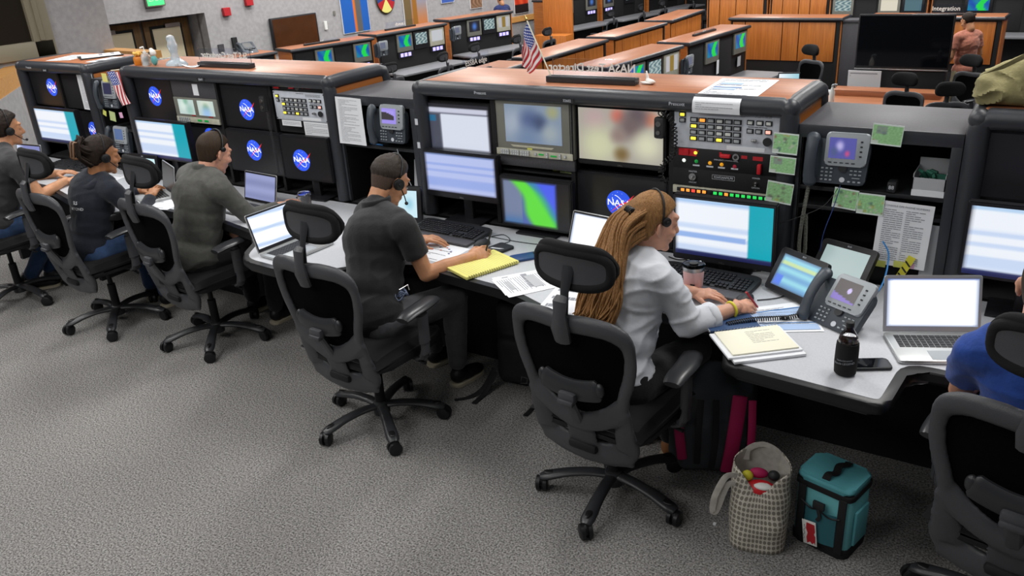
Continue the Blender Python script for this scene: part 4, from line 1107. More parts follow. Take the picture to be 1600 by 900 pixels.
for x in (-.052, .052): a.b2(x-.0005, x+.0005, -.001, 0, .002, .022)
a.build('panel_lettering', 'labelw', t)
t = thing('key_strip', 'thin strip of orange, red and green lit square keys, above the large desk monitor', 'panel', (PX, 3.572, 1.066))
a = MB(); a.box((0, .01, 0), (.483, .02, .036), bev=.002); a.build('face_plate', 'beige', t)
a = MB(); a.box((0, -.0, 0), (.44, .003, .018)); a.build('key_bed', 'btnb', t)
cols = ['led_o', 'led_o', 'led_r', 'led_o', 'led_o', 'btnb', 'led_g', 'led_g', 'led_o', 'led_g', 'led_g', 'led_g', 'led_g', 'led_g', 'led_g', 'led_g']
ms = {k: btn_mesh(.017, .014, k, 'btnb', .003) for k in set(cols)}
for i, k in enumerate(cols): share('button', ms[k], t, -.19+i*.0262, 0, -.0)
# camera display unit (middle console) and twin display unit (left-hand console)
t = thing('rack_display', 'grey rack display unit with blurred camera picture and a strip of white keys below', 'display', (-2.203, 3.565, 1.152))
a = MB(); a.box((0, .02, .145), (.462, .04, .29), bev=.003); a.build('housing', 'bezel_g', t)
pic('screen', .335, .195, 44, 26, campic, 'screen', t, M.Translation((0, -.0015, .168)))
a = MB(); a.prism([(-.14, .056), (.12, .056), (.105, .046), (-.125, .046)], 0, .002, mt=M.Rotation(PI/2, 4, 'X')); a.build('printed_badge', 'beige', t)
a = MB(); a.b2(-.04, -.01, -.002, 0, .036, .048); a.build('yellow_label', 'yellow_s', t)
a = MB(); a.b2(-.228, .228, -.006, 0, .0, .034, .001); a.build('control_strip', 'beige', t)
kk = btn_mesh(.0085, .009, 'btnw', 'btn', .002)
for r in range(2):
    for c in range(12): share('button', kk, t, -.195+c*.0135+(c//4)*.007, .024-r*.0135, -.006)
a = MB(); a.b2(.03, .06, -.008, 0, .014, .022); a.b2(.10, .135, -.008, 0, .011, .019); a.build('readout', 'led_gd', t)
for x, z in ((.012, .018), (.08, .024), (.08, .01), (.155, .024), (.155, .01), (.185, .018)): share('button', kk, t, x, z, -.006)
a = MB(); a.b2(-.231, -.222, -.004, 0, 0, .29); a.b2(.213, .216, -.003, 0, .01, .285); a.b2(.222, .231, -.004, 0, 0, .29)
for z in (.06, .13, .2, .26):
    for sx in (-.2265, .2265): a.ball((sx, -.004, z), .004, u=8, v=6)
a.build('rack_ears', 'bezel', t)
t = thing('blank_panel', 'plain dark panel below the camera display unit, above its shelf', 'panel', (-2.203, 3.57, 1.12)); a = MB(); a.box((0, .01, 0), (.462, .02, .055), bev=.002); a.build('face_plate', 'filler', t)
t = thing('rack_shelf', 'black shelf holding sticky-note pads, above the radar monitor', 'shelf', (-2.203, 3.58, 1.068)); a = MB(); a.b2(-.23, .23, 0, .4, -.008, 0); a.build('board', 'black', t)
t = thing('rack_display', 'grey rack unit with two small blurred screens, in the left-hand console', 'display', (-4.865, 3.57, 1.155))
a = MB(); a.box((0, .02, .083), (.45, .04, .166), bev=.003); a.build('housing', 'bezel_g', t)
for k, sx in enumerate((-.098, .105)): pic('screen', .165, .10, 20, 14, blob([(.3, .6, .3, (.85, .92, .88)), (.7, .3, .3, (.6, .75, .7)), (.5, .9, .2, (.5, .7, .6))] if k == 0 else [(.5, .75, .5, (.85, .88, .82)), (.5, .5, .25, (.45, .6, .35)), (.5, .2, .4, (.6, .75, .92))], (.75, .82, .8)), 'screen', t, M.Translation((sx, -.0015, .103)))
a = MB(); a.b2(-.06, -.02, -.002, 0, .044, .05); a.b2(.12, .16, -.002, 0, .044, .05); a.build('red_labels', 'redlab', t)
a = MB(); a.b2(-.222, .222, -.005, 0, .0, .036, .001); a.build('control_strip', 'beige', t)
for r in range(2):
    for c in range(6): share('button', kk, t, -.19+c*.02, .026-r*.015, -.005)
a = MB(); a.b2(-.0, .04, -.008, 0, .012, .024); a.b2(.07, .11, -.008, 0, .012, .024); a.build('readout', 'led_gd', t)
t = thing('blank_panel', 'blank dark panel with a small white note, above the twin screens', 'panel', (-4.865, 3.575, 1.39)); a = MB(); a.box((0, .01, 0), (.45, .02, .135), bev=.002); a.b2(-.2, .2, -.001, 0, .03, .031); a.build('face_plate', 'filler', t)
a = MB(); a.b2(.0, .055, -.0015, -.0005, -.05, .025); a.build('paper_note', 'paper', t)
t = thing('switch_panel', 'slim dark strip with red guard switches, topmost in the left-hand console', 'panel', (-3.872, 3.575, 1.435)); a = MB(); a.box((0, .01, 0), (.44, .02, .044), bev=.002); a.build('face_plate', 'bezel', t)
a = MB(); a.b2(-.2, -.155, -.006, 0, -.014, .014); a.build('red_guard', 'red', t)
a = MB(); a.box((-.04, -.008, -.002), (.04, .016, .014), bev=.003); a.build('red_guard', 'red', t)
for q_ in ((.04, .055, -.003, 0, -.006, .01), (.075, .11, -.003, 0, -.006, .01), (-.14, -.115, -.003, 0, .004, .014)): a = MB(); a.b2(*q_); a.build('red_label', 'redlab', t)
a = MB(); a.lathe([(.017, 0), (.016, .004), (.01, .007)], 18, axis='y', c=(.005, -.007, -.002)); a.build('key_switch', 'steel', t)
for z, (x0, x1), (z0, z1), lb in ((0, (-4.036, -3.868), (1.196, 1.232), 'short white printed strip taped under the small key panel'), (0, (-3.848, -3.638), (1.148, 1.232), 'white printed sheet taped below the small key panel')):
    a = MB(); a.b2(x0, x1, 3.561, 3.562, z0, z1); a.m = 1; b = MB(); scribble(b, x0+.012, x1-.012, z0+.008, z1-.008, 4 if z1-z0 < .06 else 7, y=3.5605, seed=int(x0*-100), th=.25); 
    for f in b.bm.faces: f.material_index = 1
    bm2 = b.bm; mp = {}
    for v in bm2.verts: mp[v] = a.bm.verts.new(v.co)
    for f in bm2.faces: nf = a.bm.faces.new([mp[v] for v in f.verts]); nf.material_index = 1
    o = a.build('taped_sheet', ['paper', 'ptext'], label=lb, cat='paper')
t = thing('blank_panel', 'dark panel in the upper right of the far left console, with a sheet over it', 'panel', (-6.245, 3.595, 1.305)); a = MB(); a.box((0, .01, 0), (.42, .02, .28), bev=.002); a.build('face_plate', 'darkfab', t)
t = thing('blank_panel', 'dark blank panel between the silver key panel and the lower angled monitor', 'panel', (-3.872, 3.585, 1.19)); a = MB(); a.box((0, .01, 0), (.44, .02, .08), bev=.002); a.build('face_plate', 'darkfab', t)

# paper sheet with printed lines
def sheet(label, mt, w, h, rows=18, seed=0, cat='paper', name='printed_sheet', cols=1, title=None, m='paper', curl=0, extra=None, tsize=.02, rmargin=.02, th=.35):
    """sheet lies in local XY, printed side +Z"""
    nx = 8; a = MB()
    def g(u, v):
        return mt @ V(((u-.5)*w, (v-.5)*h, curl*((u-.5)**2+(v-.5)*.6*(u-.5))*2))
    a.grid(g, nx, nx, thick=-.0006)
    if rows > 3 and not title and h < .32 and mt.to_3x3().col[2].z > .9: rows *= 2; th = .26
    b = MB(); rnd = random.Random(seed); top = h/2-(.03 if title else .012)
    for r in range(rows):
        y = top-(top+h/2-.012)*(r+.5)/rows
        for c in range(cols):
            x0 = -w/2+rmargin+(w-2*rmargin)*c/cols; x1 = x0+(w-2*rmargin)/cols*.9; x = x0
            while x < x1-.004:
                ww = min(x1-x, rnd.uniform(.006, .03)); b.box((x+ww/2, y, .0012), (ww*.88, (h-.04)/rows*th, .0003)); x += ww
                if rnd.random() < .1: break
    if title: b.text(title, tsize, M.Translation((0, h/2-.018, .001)), depth=.0003)
    mp = {}
    for v in b.bm.verts:
        q = v.co; u_, v_ = q.x/w+.5, q.y/h+.5; mp[v] = a.bm.verts.new(mt @ V((q.x, q.y, q.z+curl*((u_-.5)**2+(v_-.5)*.6*(u_-.5))*2)))
    for f in b.bm.faces: nf = a.bm.faces.new([mp[v] for v in f.verts]); nf.material_index = 1
    b.bm.free()
    mats = [m, 'ptext']
    if extra:
        for (x0, x1, y0, y1, mm) in extra:
            if mm not in mats: mats.append(mm)
            a.m = mats.index(mm); bm2 = bmesh.new(); bmesh.ops.create_cube(bm2, size=1); bmesh.ops.scale(bm2, vec=(x1-x0, y1-y0, .0006), verts=bm2.verts)
            a.join(bm2, mt @ M.Translation(((x0+x1)/2, (y0+y1)/2, .0016)))
    return a.build(name, mats, label=label, cat=cat)
MT['pblue'] = mat('print_blue', '3a78b8', .8); MT['pblue2'] = mat('print_lightblue', '9fb6d8', .8); MT['pred'] = mat('print_red', 'c0392b', .8); MT['pnavy'] = mat('print_navy', '2a3f7a', .8)
MT['padyellow'] = mat('legal_yellow', 'e3dc7e', .8); MT['cream'] = mat('note_cream', 'e6e3cf', .8); MT['book'] = mat('cover_navy', '2f4a72', .5)
def flat(x, y, z, rz): return M.Translation((x, y, z)) @ M.Rotation(R(rz), 4, 'Z')
def wallm(x, y, z, rz=0, tilt=0): return M.Translation((x, y, z)) @ M.Rotation(R(rz), 4, 'Y') @ M.Rotation(PI/2+R(tilt), 4, 'X')
DZ = .7562
sheet('long printed phone list hanging from the cabinet shelf, right of the middle console', wallm(-.432, 3.545, .982, 1.5, -2), .205, .275, 26, 3, cols=2, title='CONSOLE OPS PHONE NUMBERS', tsize=.0115, extra=[(-.085, -.045, -.150, -.122, 'yellow_s'), (-.015, .022, -.140, -.112, 'yellow_s'), (.025, .065, -.136, -.115, 'pink_s')])
sheet('creased printed sheet taped to the low cabinet left of the middle console', wallm(-3.438, 3.548, 1.262, 1, 0), .205, .275, 30, 4, cols=1, curl=.01, th=.25)
sheet('long white sheet over the dark panel of the far left console', wallm(-6.105, 3.575, 1.305, 2, 0), .2, .275, 22, 5, th=.2)
sheet('printed chart sheet with blue stripes lying on top of the middle console', flat(-1.22, 3.77, ZT+.002, 3), .27, .42, 14, 6, extra=[(-.11, .02, -.02, -.008, 'pblue'), (-.1, .0, .06, .1, 'pblue2'), (-.1, .0, -.07, -.045, 'pblue2')])
a = MB(); pts = [(-1.345, 3.545, ZT-.003), (-1.345, 3.527, ZT-.02), (-1.345, 3.522, ZT-.045), (-1.345, 3.527, ZT-.07)]
def lb(u, v):
    k = v*3; i = min(2, int(k)); f = k-i; p = V(pts[i]).lerp(V(pts[i+1]), f); return p+V((u*.215, 0, 0))
a.grid(lb, 2, 9); a.m = 1
b = MB(); scribble(b, -1.33, -1.16, ZT-.055, ZT-.02, 4, y=3.5195, seed=8, th=.25)
mp = {v: a.bm.verts.new(v.co) for v in b.bm.verts}
for f in b.bm.faces: nf = a.bm.faces.new([mp[v] for v in f.verts]); nf.material_index = 1
a.build('taped_sheet', ['paper', 'ptext'], label='white label sheet wrapped over the front bumper above the silver intercom panel', cat='paper')
# map cards
def mapfn(seed, t='a'):
    rnd = random.Random(seed); spots = [(rnd.random(), rnd.random(), rnd.uniform(.04, .12), rnd.choice([(.75, .72, .4), (.5, .6, .45), (.62, .4, .35), (.35, .5, .45), (.8, .8, .75), (.45, .45, .4)])) for _ in range(16 if t == 'a' else 5)]
    def f(u, v):
        if u < .035 or u > .965 or v < .05 or v > .95: return (.86, .9, .88)
        c = (.60, .80, .57)
        for x, y, r, col in spots:
            d = math.hypot(u-x, v-y)/r; c = mixc(c, col, .75*ss(1.1, .3, d))
        n = noise.noise(V((u*14, v*14, seed)))*.1; c = tuple(max(0, x+n) for x in c)
        if t == 'b' and (.12 < u < .9 and .5 < v < .9) and u < .5: c = mixc(c, (.55, .56, .6), .6)
        if t == 'b' and (abs(u-.1) < .012 or abs(v-.12) < .015): c = (.3, .42, .35)
        if u < .25 and v < .22: c = (.8, .84, .8)
        return c
    return f
for i, (x, z, w_, h_, rz, ty, lb_) in enumerate(((-.926, 1.332, .105, .09, 2, 'a', 'square green map card taped beside the silver intercom panel, uppermost of three in a column'), (-.932, 1.238, .11, .075, 2, 'b', 'plain green map card taped directly below the uppermost card, beside the handset'),
        (-.937, 1.115, .113, .095, 5, 'a', 'tilted green and brown map card above the teal corner of the desk monitor'), (-.668, 1.112, .098, .088, 5, 'a', 'green map card with a blue corner, hanging right below the wall phone'),
        (-.567, 1.100, .105, .09, 1, 'a', 'green and brown map card left of the printed phone list'), (-.535, 1.393, .115, .085, 3, 'b', 'pale green map card high on the cabinet edge, right of the wall phone'))):
    o = pic('map_card', w_, h_, 26, 22, mapfn(i+3, ty), 'print', None, M.Translation((x, 3.524 if x < -.86 else 3.545, z)) @ M.Rotation(R(rz), 4, 'Y'))
    me = o.data; bm2 = bmesh.new(); bm2.from_mesh(me); bmesh.ops.solidify(bm2, geom=bm2.faces[:], thickness=-.0008); bm2.to_mesh(me); bm2.free()
    o['label'] = lb_; o['category'] = 'map'; o['group'] = 'green map cards around the wall phone'

# phones -----------------------------------------------------------------
def phone(label, mt, scr, stand=True, s=1.0, cord=None, bz='phone_l'):
    """face plate in local XZ, facing -Y, origin low centre of the face"""
    t = thing('desk_phone', label, 'telephone', (0, 0, 0)); t.matrix_world = mt @ M.Scale(s, 4)
    a = MB(); P = round_poly([(-.128, 0), (.12, 0), (.13, .155), (.118, .185), (-.128, .185)], .018, 4)
    a.prism([(p[0], p[1]) for p in P], 0, .032, bev=.006, mt=M.Rotation(PI/2, 4, 'X') @ M.Translation((0, 0, -.032)))
    a.build('body', 'phone', t)
    a = MB(); P = round_poly([(-.045, .078), (.118, .078), (.126, .215), (-.045, .215)], .018, 4)
    a.prism(P, 0, .022, bev=.006, mt=M.Rotation(PI/2, 4, 'X') @ M.Translation((0, 0, -.008))); a.build('screen_bezel', bz, t)
    pic('screen', .105, .085, 24, 18, scr, 'screen', t, M.Translation((.022, -.0148, .152)))
    a = MB()
    for r in range(4): a.box((.095, -.0155, .122+r*.02), (.009, .004, .006), bev=.001)
    for c in range(5): a.box((-.022+c*.023, -.0155, .092), (.014, .003, .004), bev=.001)
    a.build('soft_keys', 'key', t)
    a = MB(); a.lathe([(.017, 0), (.017, .003), (.012, .005)], 18, axis='y', c=(.03, -.011, .07)); a.build('navigation_ring', 'key', t)
    a = MB()
    for r in range(4):
        for c in range(3): a.box((-.05+c*.018, -.003, .064-r*.016), (.010, .006, .006), bev=.001)
    a.build('dial_keys', 'phone_l', t)
    a = MB()
    for r in range(2):
        for c in range(3): a.box((.065+c*.017, -.002, .06-r*.016), (.011, .005, .005), bev=.001)
    for c in range(3): a.box((.06+c*.02, -.002, .014), (.011, .005, .006), bev=.001)
    a.box((.085, -.002, .03), (.03, .004, .003)); a.build('function_keys', 'phone_l', t)
    a = MB(); a.lathe([(.011, 0), (.010, .003)], 16, axis='y', c=(.032, -.003, .02)); a.build('round_badge', 'labelw', t)
    a = MB(); pts = spl([(-.094, -.022, .0), (-.094, -.03, .03), (-.094, -.044, .09), (-.094, -.04, .15), (-.094, -.024, .19)], 4); k = len(pts)
    a.tube(pts, [.021+.006*abs(2*i/(k-1)-1)**2 for i in range(k)], n=12, up=(1, 0, 0), flat=(1.05, .7)); a.ball((-.094, -.02, .188), (.029, .018, .026)); a.ball((-.094, -.018, .008), (.028, .018, .026))
    a = remesh(a, .0045, 3); a.build('handset', 'phone', t)
    if stand:
        a = MB(); a.prism([(0, 0), (.16, 0), (.13, .016), (.02, .11), (.0, .11)], -.06, .09, mt=M(((0, 0, 1, 0), (1, 0, 0, .03), (0, 1, 0, -.0), (0, 0, 0, 1)))) if 0 else a.box((.02, .06, .06), (.15, .05, .09), bev=.01); a.build('stand_foot', 'phone', t)
    return t
blur1 = blob([(.4, .6, .2, (.75, .72, .9)), (.7, .25, .12, (.8, .3, .5)), (.2, .3, .2, (.3, .35, .5))], (.33, .33, .62))
graph = lambda u, v: (.62, .56, .9) if (v < .25 or v > .88 or u > .85) else ((.24, .22, .24) if v < .75-.4*max(0, u-.3) else (.66, .6, .92))
desks = lambda u, v: ((.8, .74, .95) if math.hypot(u-.6, (v-.55)*.8) < .1 else ((.5, .42, .75) if v < .35-.3*u else (.30, .27, .27)))
phone('grey wall phone with blurred colour screen, on the cabinet among the green map cards', M.Translation((-.72, 3.535, 1.175)) @ M.Rotation(R(1), 4, 'Z') @ M.Rotation(R(-6), 4, 'X'), blur1)
phone('grey phone with lilac graph screen on the low cabinet, beside the creased sheet', M.Translation((-3.155, 3.535, 1.16)) @ M.Rotation(R(-6), 4, 'X'), graph)
phone('office phone behind the small hanging flag, upper of two in the narrow cabinet', M.Translation((-5.83, 3.55, 1.205)) @ M.Rotation(R(-6), 4, 'X'), lambda u, v: (.18, .18, .3), s=.93)
phone('office phone in the narrow cabinet beside the clipped-up dark hair, lower of two', M.Translation((-5.83, 3.55, .87)) @ M.Rotation(R(-6), 4, 'X'), lambda u, v: (.32, .42, .6), s=.93)
phone('office phone standing tilted on the desk between the tablet and the open laptop', M.Translation((-.60, 3.03, .762)) @ M.Rotation(R(-27), 4, 'Z') @ M.Rotation(R(-38), 4, 'X'), desks)
def coil(name, label, pts, r=.009, th=.0028, turns=60, m='wire', cat='cord'):
    pts = spl(pts, 12); L = [0]
    for p, q in zip(pts, pts[1:]): L.append(L[-1]+(q-p).length)
    out = []; N = turns*8
    for i in range(N+1):
        s_ = L[-1]*i/N; k = max(j for j in range(len(L)) if L[j] <= s_+1e-9); k = min(k, len(pts)-2)
        f = (s_-L[k])/max(1e-9, L[k+1]-L[k]); p = pts[k].lerp(pts[k+1], f); d = (pts[k+1]-pts[k]).normalized()
        x = d.cross(V((.3, 1, .2))).normalized(); y = d.cross(x); q = 2*PI*i/8
        out.append(p+x*r*math.cos(q)+y*r*math.sin(q))
    a = MB(); a.tube(out, th, n=4); return a.build(name, m, label=label, cat=cat)
coil('handset_cord', 'coiled grey cord hanging in a loop below the wall phone handset', [(-.815, 3.52, 1.165), (-.818, 3.49, 1.08), (-.825, 3.48, .96), (-.82, 3.47, .875), (-.80, 3.47, .865), (-.80, 3.48, .92), (-.812, 3.5, 1.04)], r=.0075, th=.0016, turns=80, m='bezel_g')
coil('handset_cord', 'coiled black cord lying over the blue form and spiral notebook', [(-.70, 3.06, .775), (-.74, 3.03, .768), (-.76, 3.0, .775), (-.84, 2.95, .776), (-.90, 2.90, .772), (-.93, 2.87, .77)], r=.008, turns=34)
coil('microphone_cord', 'coiled black cord hanging at the left edge of the silver intercom panel', [(-1.50, 3.53, 1.42), (-1.47, 3.525, 1.43), (-1.43, 3.52, 1.38), (-1.42, 3.515, 1.31), (-1.43, 3.515, 1.24), (-1.475, 3.51, 1.19), (-1.48, 3.51, 1.13), (-1.45, 3.51, 1.12)], r=.012, th=.0032, turns=24)
coil('microphone_cord', 'coiled dark cord hanging in front of the right monitors of the left-hand console', [(-4.12, 3.53, 1.30), (-4.11, 3.52, 1.22), (-4.10, 3.515, 1.1), (-4.09, 3.51, .98), (-4.08, 3.50, .90)], r=.008, th=.002, turns=44, m='filler')
for x, z, lb_ in ((-1.50, 1.36, 'black hand microphone hanging between the television and the silver intercom panel'), (-4.14, 1.33, 'black hand microphone hanging beside the small key panel of the left-hand console')):
    t = thing('hand_microphone', lb_, 'microphone', (x, 3.53, z)); a = MB(); a.box((0, 0, 0), (.05, .035, .1), bev=.012); a.build('housing', 'key', t)
    a = MB(); a.lathe([(.012, 0), (.013, .004), (.005, .006)], 12, axis='y', c=(0, -.023, .02)); a.lathe([(.010, 0), (.011, .004), (.005, .006)], 12, axis='y', c=(.0, -.023, -.02)); a.build('grille', 'steel', t)
def cable(label, pts, r=.003, m='wire', name='cable'):
    a = MB(); a.tube(spl(pts, 6), r, n=6); return a.build(name, m, label=label, cat='cable')
cable('blue network cable curving up from the tilted desk phone to the cabinet', [(-.56, 3.13, .79), (-.50, 3.19, .79), (-.455, 3.32, .84), (-.46, 3.45, .92), (-.50, 3.53, .95)], .0035, 'blue_wire')
cable('thin blue cable hanging below the wall phone', [(-.69, 3.53, 1.17), (-.705, 3.51, 1.08), (-.735, 3.50, .95), (-.745, 3.52, .80)], .002, 'pnavy')
cable('thin black cable from the wall phone down to the desk monitor', [(-.69, 3.53, 1.175), (-.74, 3.49, 1.09), (-.83, 3.45, 1.04), (-.92, 3.43, 1.0)], .0015)
cable('mouse cable on the desk behind the dark mouse of the man in black', [(-2.26, 3.30, .758), (-2.25, 3.36, .758), (-2.33, 3.42, .758), (-2.38, 3.36, .758)], .002)
cable('black cable lying across the desk under the radar monitor', [(-2.40, 3.37, .758), (-2.2, 3.36, .758), (-2.05, 3.38, .758), (-2.0, 3.46, .758)], .002)
cable('black cable lying between the keyboard and the phone near the tablets', [(-.90, 3.16, .759), (-.83, 3.22, .759), (-.80, 3.3, .759), (-.78, 3.4, .759)], .0028)
cable('tangled black cables under the large desk monitor', [(-1.42, 3.47, .759), (-1.36, 3.44, .764), (-1.3, 3.48, .76), (-1.22, 3.43, .762), (-1.15, 3.49, .76), (-1.05, 3.44, .762), (-.98, 3.47, .76)], .003)
cable('black laptop power cord beside the right laptop', [(-.07, 3.2, .76), (-.03, 3.16, .775), (-.01, 3.2, .765), (-.05, 3.24, .77), (-.02, 3.27, .76), (.05, 3.3, .76)], .004)
cable('grey cable hanging inside the cabinet left of the middle console', [(-3.12, 3.56, 1.12), (-3.08, 3.55, 1.0), (-3.03, 3.55, .9), (-3.02, 3.54, .8)], .003, 'phone_l')

# keyboards, mice -----------------------------------------------------------
def keyboard(label, x, y, rz, rest=True, w=.45):
    t = thing('keyboard', label, 'keyboard', (x, y, DZ), R(rz))
    a = MB(); bm2 = MB(); P = round_poly([(-w/2, -.07), (w/2, -.07), (w/2+.004, .08), (w/2-.03, .095), (-w/2+.03, .095), (-w/2-.004, .08)], .01, 3)
    a.prism(P, .003, .022, bev=.004, mt=M.Rotation(R(4), 4, 'X')); a.build('case', 'key', t)
    if rest: a = MB(); a.prism(round_poly([(-w/2, -.145), (w/2, -.145), (w/2, -.068), (-w/2, -.068)], .012, 3), .001, .014, bev=.004); a.build('palm_rest', 'filler', t)
    a = MB(); rt_ = M.Rotation(R(4), 4, 'X'); kw = .0185
    for r in range(6):
        n = 15 if r else 4
        c0 = -w/2+.014
        cols = list(range(15)) if r else [0, 1, 2, 10, 11, 12, 13]
        for c in cols:
            a.box(rt_ @ V((c0+kw*(c+.5), -.058+.0225*r, .026)), (.0155, .0175, .008), bev=.002, seg=1)
        if r == 0: a.box(rt_ @ V((c0+kw*6.5, -.058, .026)), (kw*7-.003, .0175, .008), bev=.002, seg=1)
        for c in range(3): 
            if r not in (2,): a.box(rt_ @ V((c0+kw*(15.6+c), -.058+.0225*r, .026)), (.0155, .0175, .008), bev=.002, seg=1)
        if r < 5:
            for c in range(4): a.box(rt_ @ V((c0+kw*(19.1+c), -.058+.0225*r, .026)), (.0155, .0175, .008), bev=.002, seg=1)
    o = a.build('keys', 'bezel', t)
    return t
keyboard('black keyboard with palm rest in front of the man in the black polo', -2.62, 3.335, -2)
keyboard('black keyboard with palm rest beside the pink tumbler, in front of the woman', -1.165, 3.265, -3)
keyboard('black keyboard on the desk behind the person in the navy top', -6.28, 3.40, 2, rest=False)
def mouse(label, x, y, rz, name='computer_mouse'):
    t = thing(name, label, 'mouse', (x, y, DZ), R(rz)); a = MB(); a.ball((0, 0, .008), (.031, .055, .026)); 
    for v in a.bm.verts: v.co.z = max(0.001, v.co.z)
    a.build('shell', 'key', t); a = MB(); a.cyl((-.002, .028, .032), (.002, .028, .032), .006, 8); a.build('wheel', 'phone', t); return t
mouse('black mouse between the black keyboard and the yellow pad', -2.345, 3.24, -10)
mouse('black mouse on the desk right of the woman keyboard', -.945, 3.13, -15)
t = thing('mobile_phone', 'black phone-sized pad with a white mark, between keyboard and blue phone', 'phone', (-2.235, 3.215, DZ), R(-15))
a = MB(); a.prism(round_poly([(-.05, -.075), (.05, -.075), (.05, .075), (-.05, .075)], .012), .001, .012, bev=.003); a.build('body', 'key', t)
a = MB(); a.prism([(-.03, -.02), (.02, .0), (.034, .018), (.0, .004), (-.03, -.006)], .0122, .0128); a.build('white_mark', 'labelw', t)
t = thing('mobile_phone', 'phone in a dark blue case on the desk, left of the headrest', 'phone', (-2.045, 3.19, DZ), R(-40)); MT['bluecase'] = mat('case_blue', '1d3f70', .4)
a = MB(); a.prism(round_poly([(-.04, -.08), (.04, -.08), (.04, .08), (-.04, .08)], .014), .001, .011, bev=.003); a.build('case', 'bluecase', t)
a = MB(); a.prism(round_poly([(-.03, .04), (.012, .04), (.012, .072), (-.03, .072)], .008), .011, .014); a.build('camera_bump', 'key', t)
t = thing('mobile_phone', 'black phone lying on the desk behind the drink bottle', 'phone', (-.395, 2.79, DZ), R(-62))
a = MB(); a.prism(round_poly([(-.037, -.075), (.037, -.075), (.037, .075), (-.037, .075)], .014), .001, .010, bev=.003); a.build('case', 'key', t)
a = MB(); a.prism(round_poly([(-.032, -.068), (.032, -.068), (.032, .068), (-.032, .068)], .010), .0102, .0106); MT['blkglass'] = mat('black_glass', '0c0e12', .05); a.build('glass', 'blkglass', t)

# laptops ---------------------------------------------------------------------
def laptop(label, x, y, rz, ang, fn, w=.32, d=.22, m='lapsilver', scr='screen', bez='bezel', h=None, name='laptop'):
    h = h or d*.94
    t = thing(name, label, 'laptop', (x, y, DZ), R(rz))
    a = MB(); a.prism(round_poly([(-w/2, -d), (w/2, -d), (w/2, .0), (-w/2, .0)], .012), .002, .014, bev=.003); a.build('base', m, t)
    a = MB()
    for r in range(5):
        for c in range(14): a.box((-w*.42+w*.84*(c+.5)/14, -d*.13-d*.085*(r+.3), .0148), (w*.84/14*.86, d*.085*.82, .002))
    a.build('keys', 'key', t)
    a = MB(); a.box((0, -d*.80, .0143), (w*.34, d*.3, .0012)); a.build('touchpad', 'phone_l', t)
    mt = M.Translation((0, .004, .014)) @ M.Rotation(-R(ang-90), 4, 'X')
    a = MB(); P = round_poly([(-w/2, 0), (w/2, 0), (w/2, h), (-w/2, h)], [0, 0, .01, .01]); a.prism(P, -.003, .003, bev=.0015, mt=mt @ M.Rotation(PI/2, 4, 'X')); l = a.build('lid', m, t)
    a = MB(); a.prism([(-w/2+.004, .004), (w/2-.004, .004), (w/2-.004, h-.004), (-w/2+.004, h-.004)], .0031, .0036, mt=mt @ M.Rotation(PI/2, 4, 'X')); a.build('bezel', bez, l)
    pic('screen', w-.022, h-.034, 30, 20, fn, scr, t, mt @ M.Translation((0, -.0042, h/2+.004)))
    return t
laptop('open silver laptop with glowing white page, on the right desk beside the drink bottle', -.238, 3.121, 24, 108, lambda u, v: (.2, .35, .65) if v > .95 else whitepic(u, v), w=.34, d=.225, scr='screen_hi', bez='lapsilver')
laptop('open silver laptop with striped bluish page, on the desk corner behind the beige tote', -3.325, 2.80, 86, 108, bandpic, w=.32, d=.22, scr='screen_hi')
laptop('open laptop with lilac screen, right of the man in the grey jacket', -4.04, 3.275, -4, 104, lambda u, v: mixc((.60, .63, .80), (.52, .55, .72), .5+.5*math.sin(v*12)), w=.31, d=.2)
laptop('open grey laptop with dark screen, between the navy top and the grey jacket', -4.86, 3.22, -22, 100, lambda u, v: (.17, .17, .17), w=.29, d=.2)
laptop('small laptop with lilac screen in front of the man at the left edge', -6.52, 3.21, 6, 100, lambda u, v: mixc((.85, .9, 1), (.5, .53, .75), ss(0, .35, u)), w=.29, d=.2)
laptop('silver laptop with bright white screen, partly hidden behind the blond hair', -1.72, 3.30, -8, 110, whitepic, w=.36, d=.16, scr='screen_hi', h=.2)
# touch tablets on stands
def tablet(label, mt, w, h, fn):
    t = thing('touch_tablet', label, 'tablet', (0, 0, 0)); t.matrix_world = mt
    a = MB(); a.prism(round_poly([(-w/2, 0), (w/2, 0), (w/2, h), (-w/2, h)], .012), -.012, .012, bev=.004, mt=M.Rotation(PI/2, 4, 'X')); a.build('housing', 'bezel', t)
    pic('screen', w-.05, h-.05, 24, 18, fn, 'screen', t, M.Translation((0, -.0128, h/2)))
    a = MB(); a.text('ELO', .01, XZ(0, h-.013, -.0125), depth=.0003); a.build('maker_mark', 'labelw', t)
    a = MB(); a.box((0, .045, h*.25), (w*.4, .07, h*.4), bev=.01); a.build('stand_foot', 'bezel', t)
    return t
def tabpic(u, v):
    c = mixc((.55, .82, .88), (.35, .6, .8), .5+.5*math.sin(v*20))
    if u < .25 and v < .35: c = (.25, .45, .9)
    if .72 < v < .78: c = (.75, .85, .6)
    return mixc((.2, .35, .5), c, min(ss(0, .06, u), ss(0, .06, 1-u), ss(0, .08, v), ss(0, .08, 1-v)))
tablet('tablet on the desk with cyan and blue page, beside the desk phone handset', M.Translation((-.80, 3.235, .762)) @ M.Rotation(R(-30), 4, 'Z') @ M.Rotation(R(-32), 4, 'X'), .25, .19, tabpic)
tablet('tablet with plain pale green-grey screen, behind the desk phone', M.Translation((-.655, 3.40, .762)) @ M.Rotation(R(-20), 4, 'Z') @ M.Rotation(R(-36), 4, 'X'), .25, .20, lambda u, v: (.62, .70, .70))
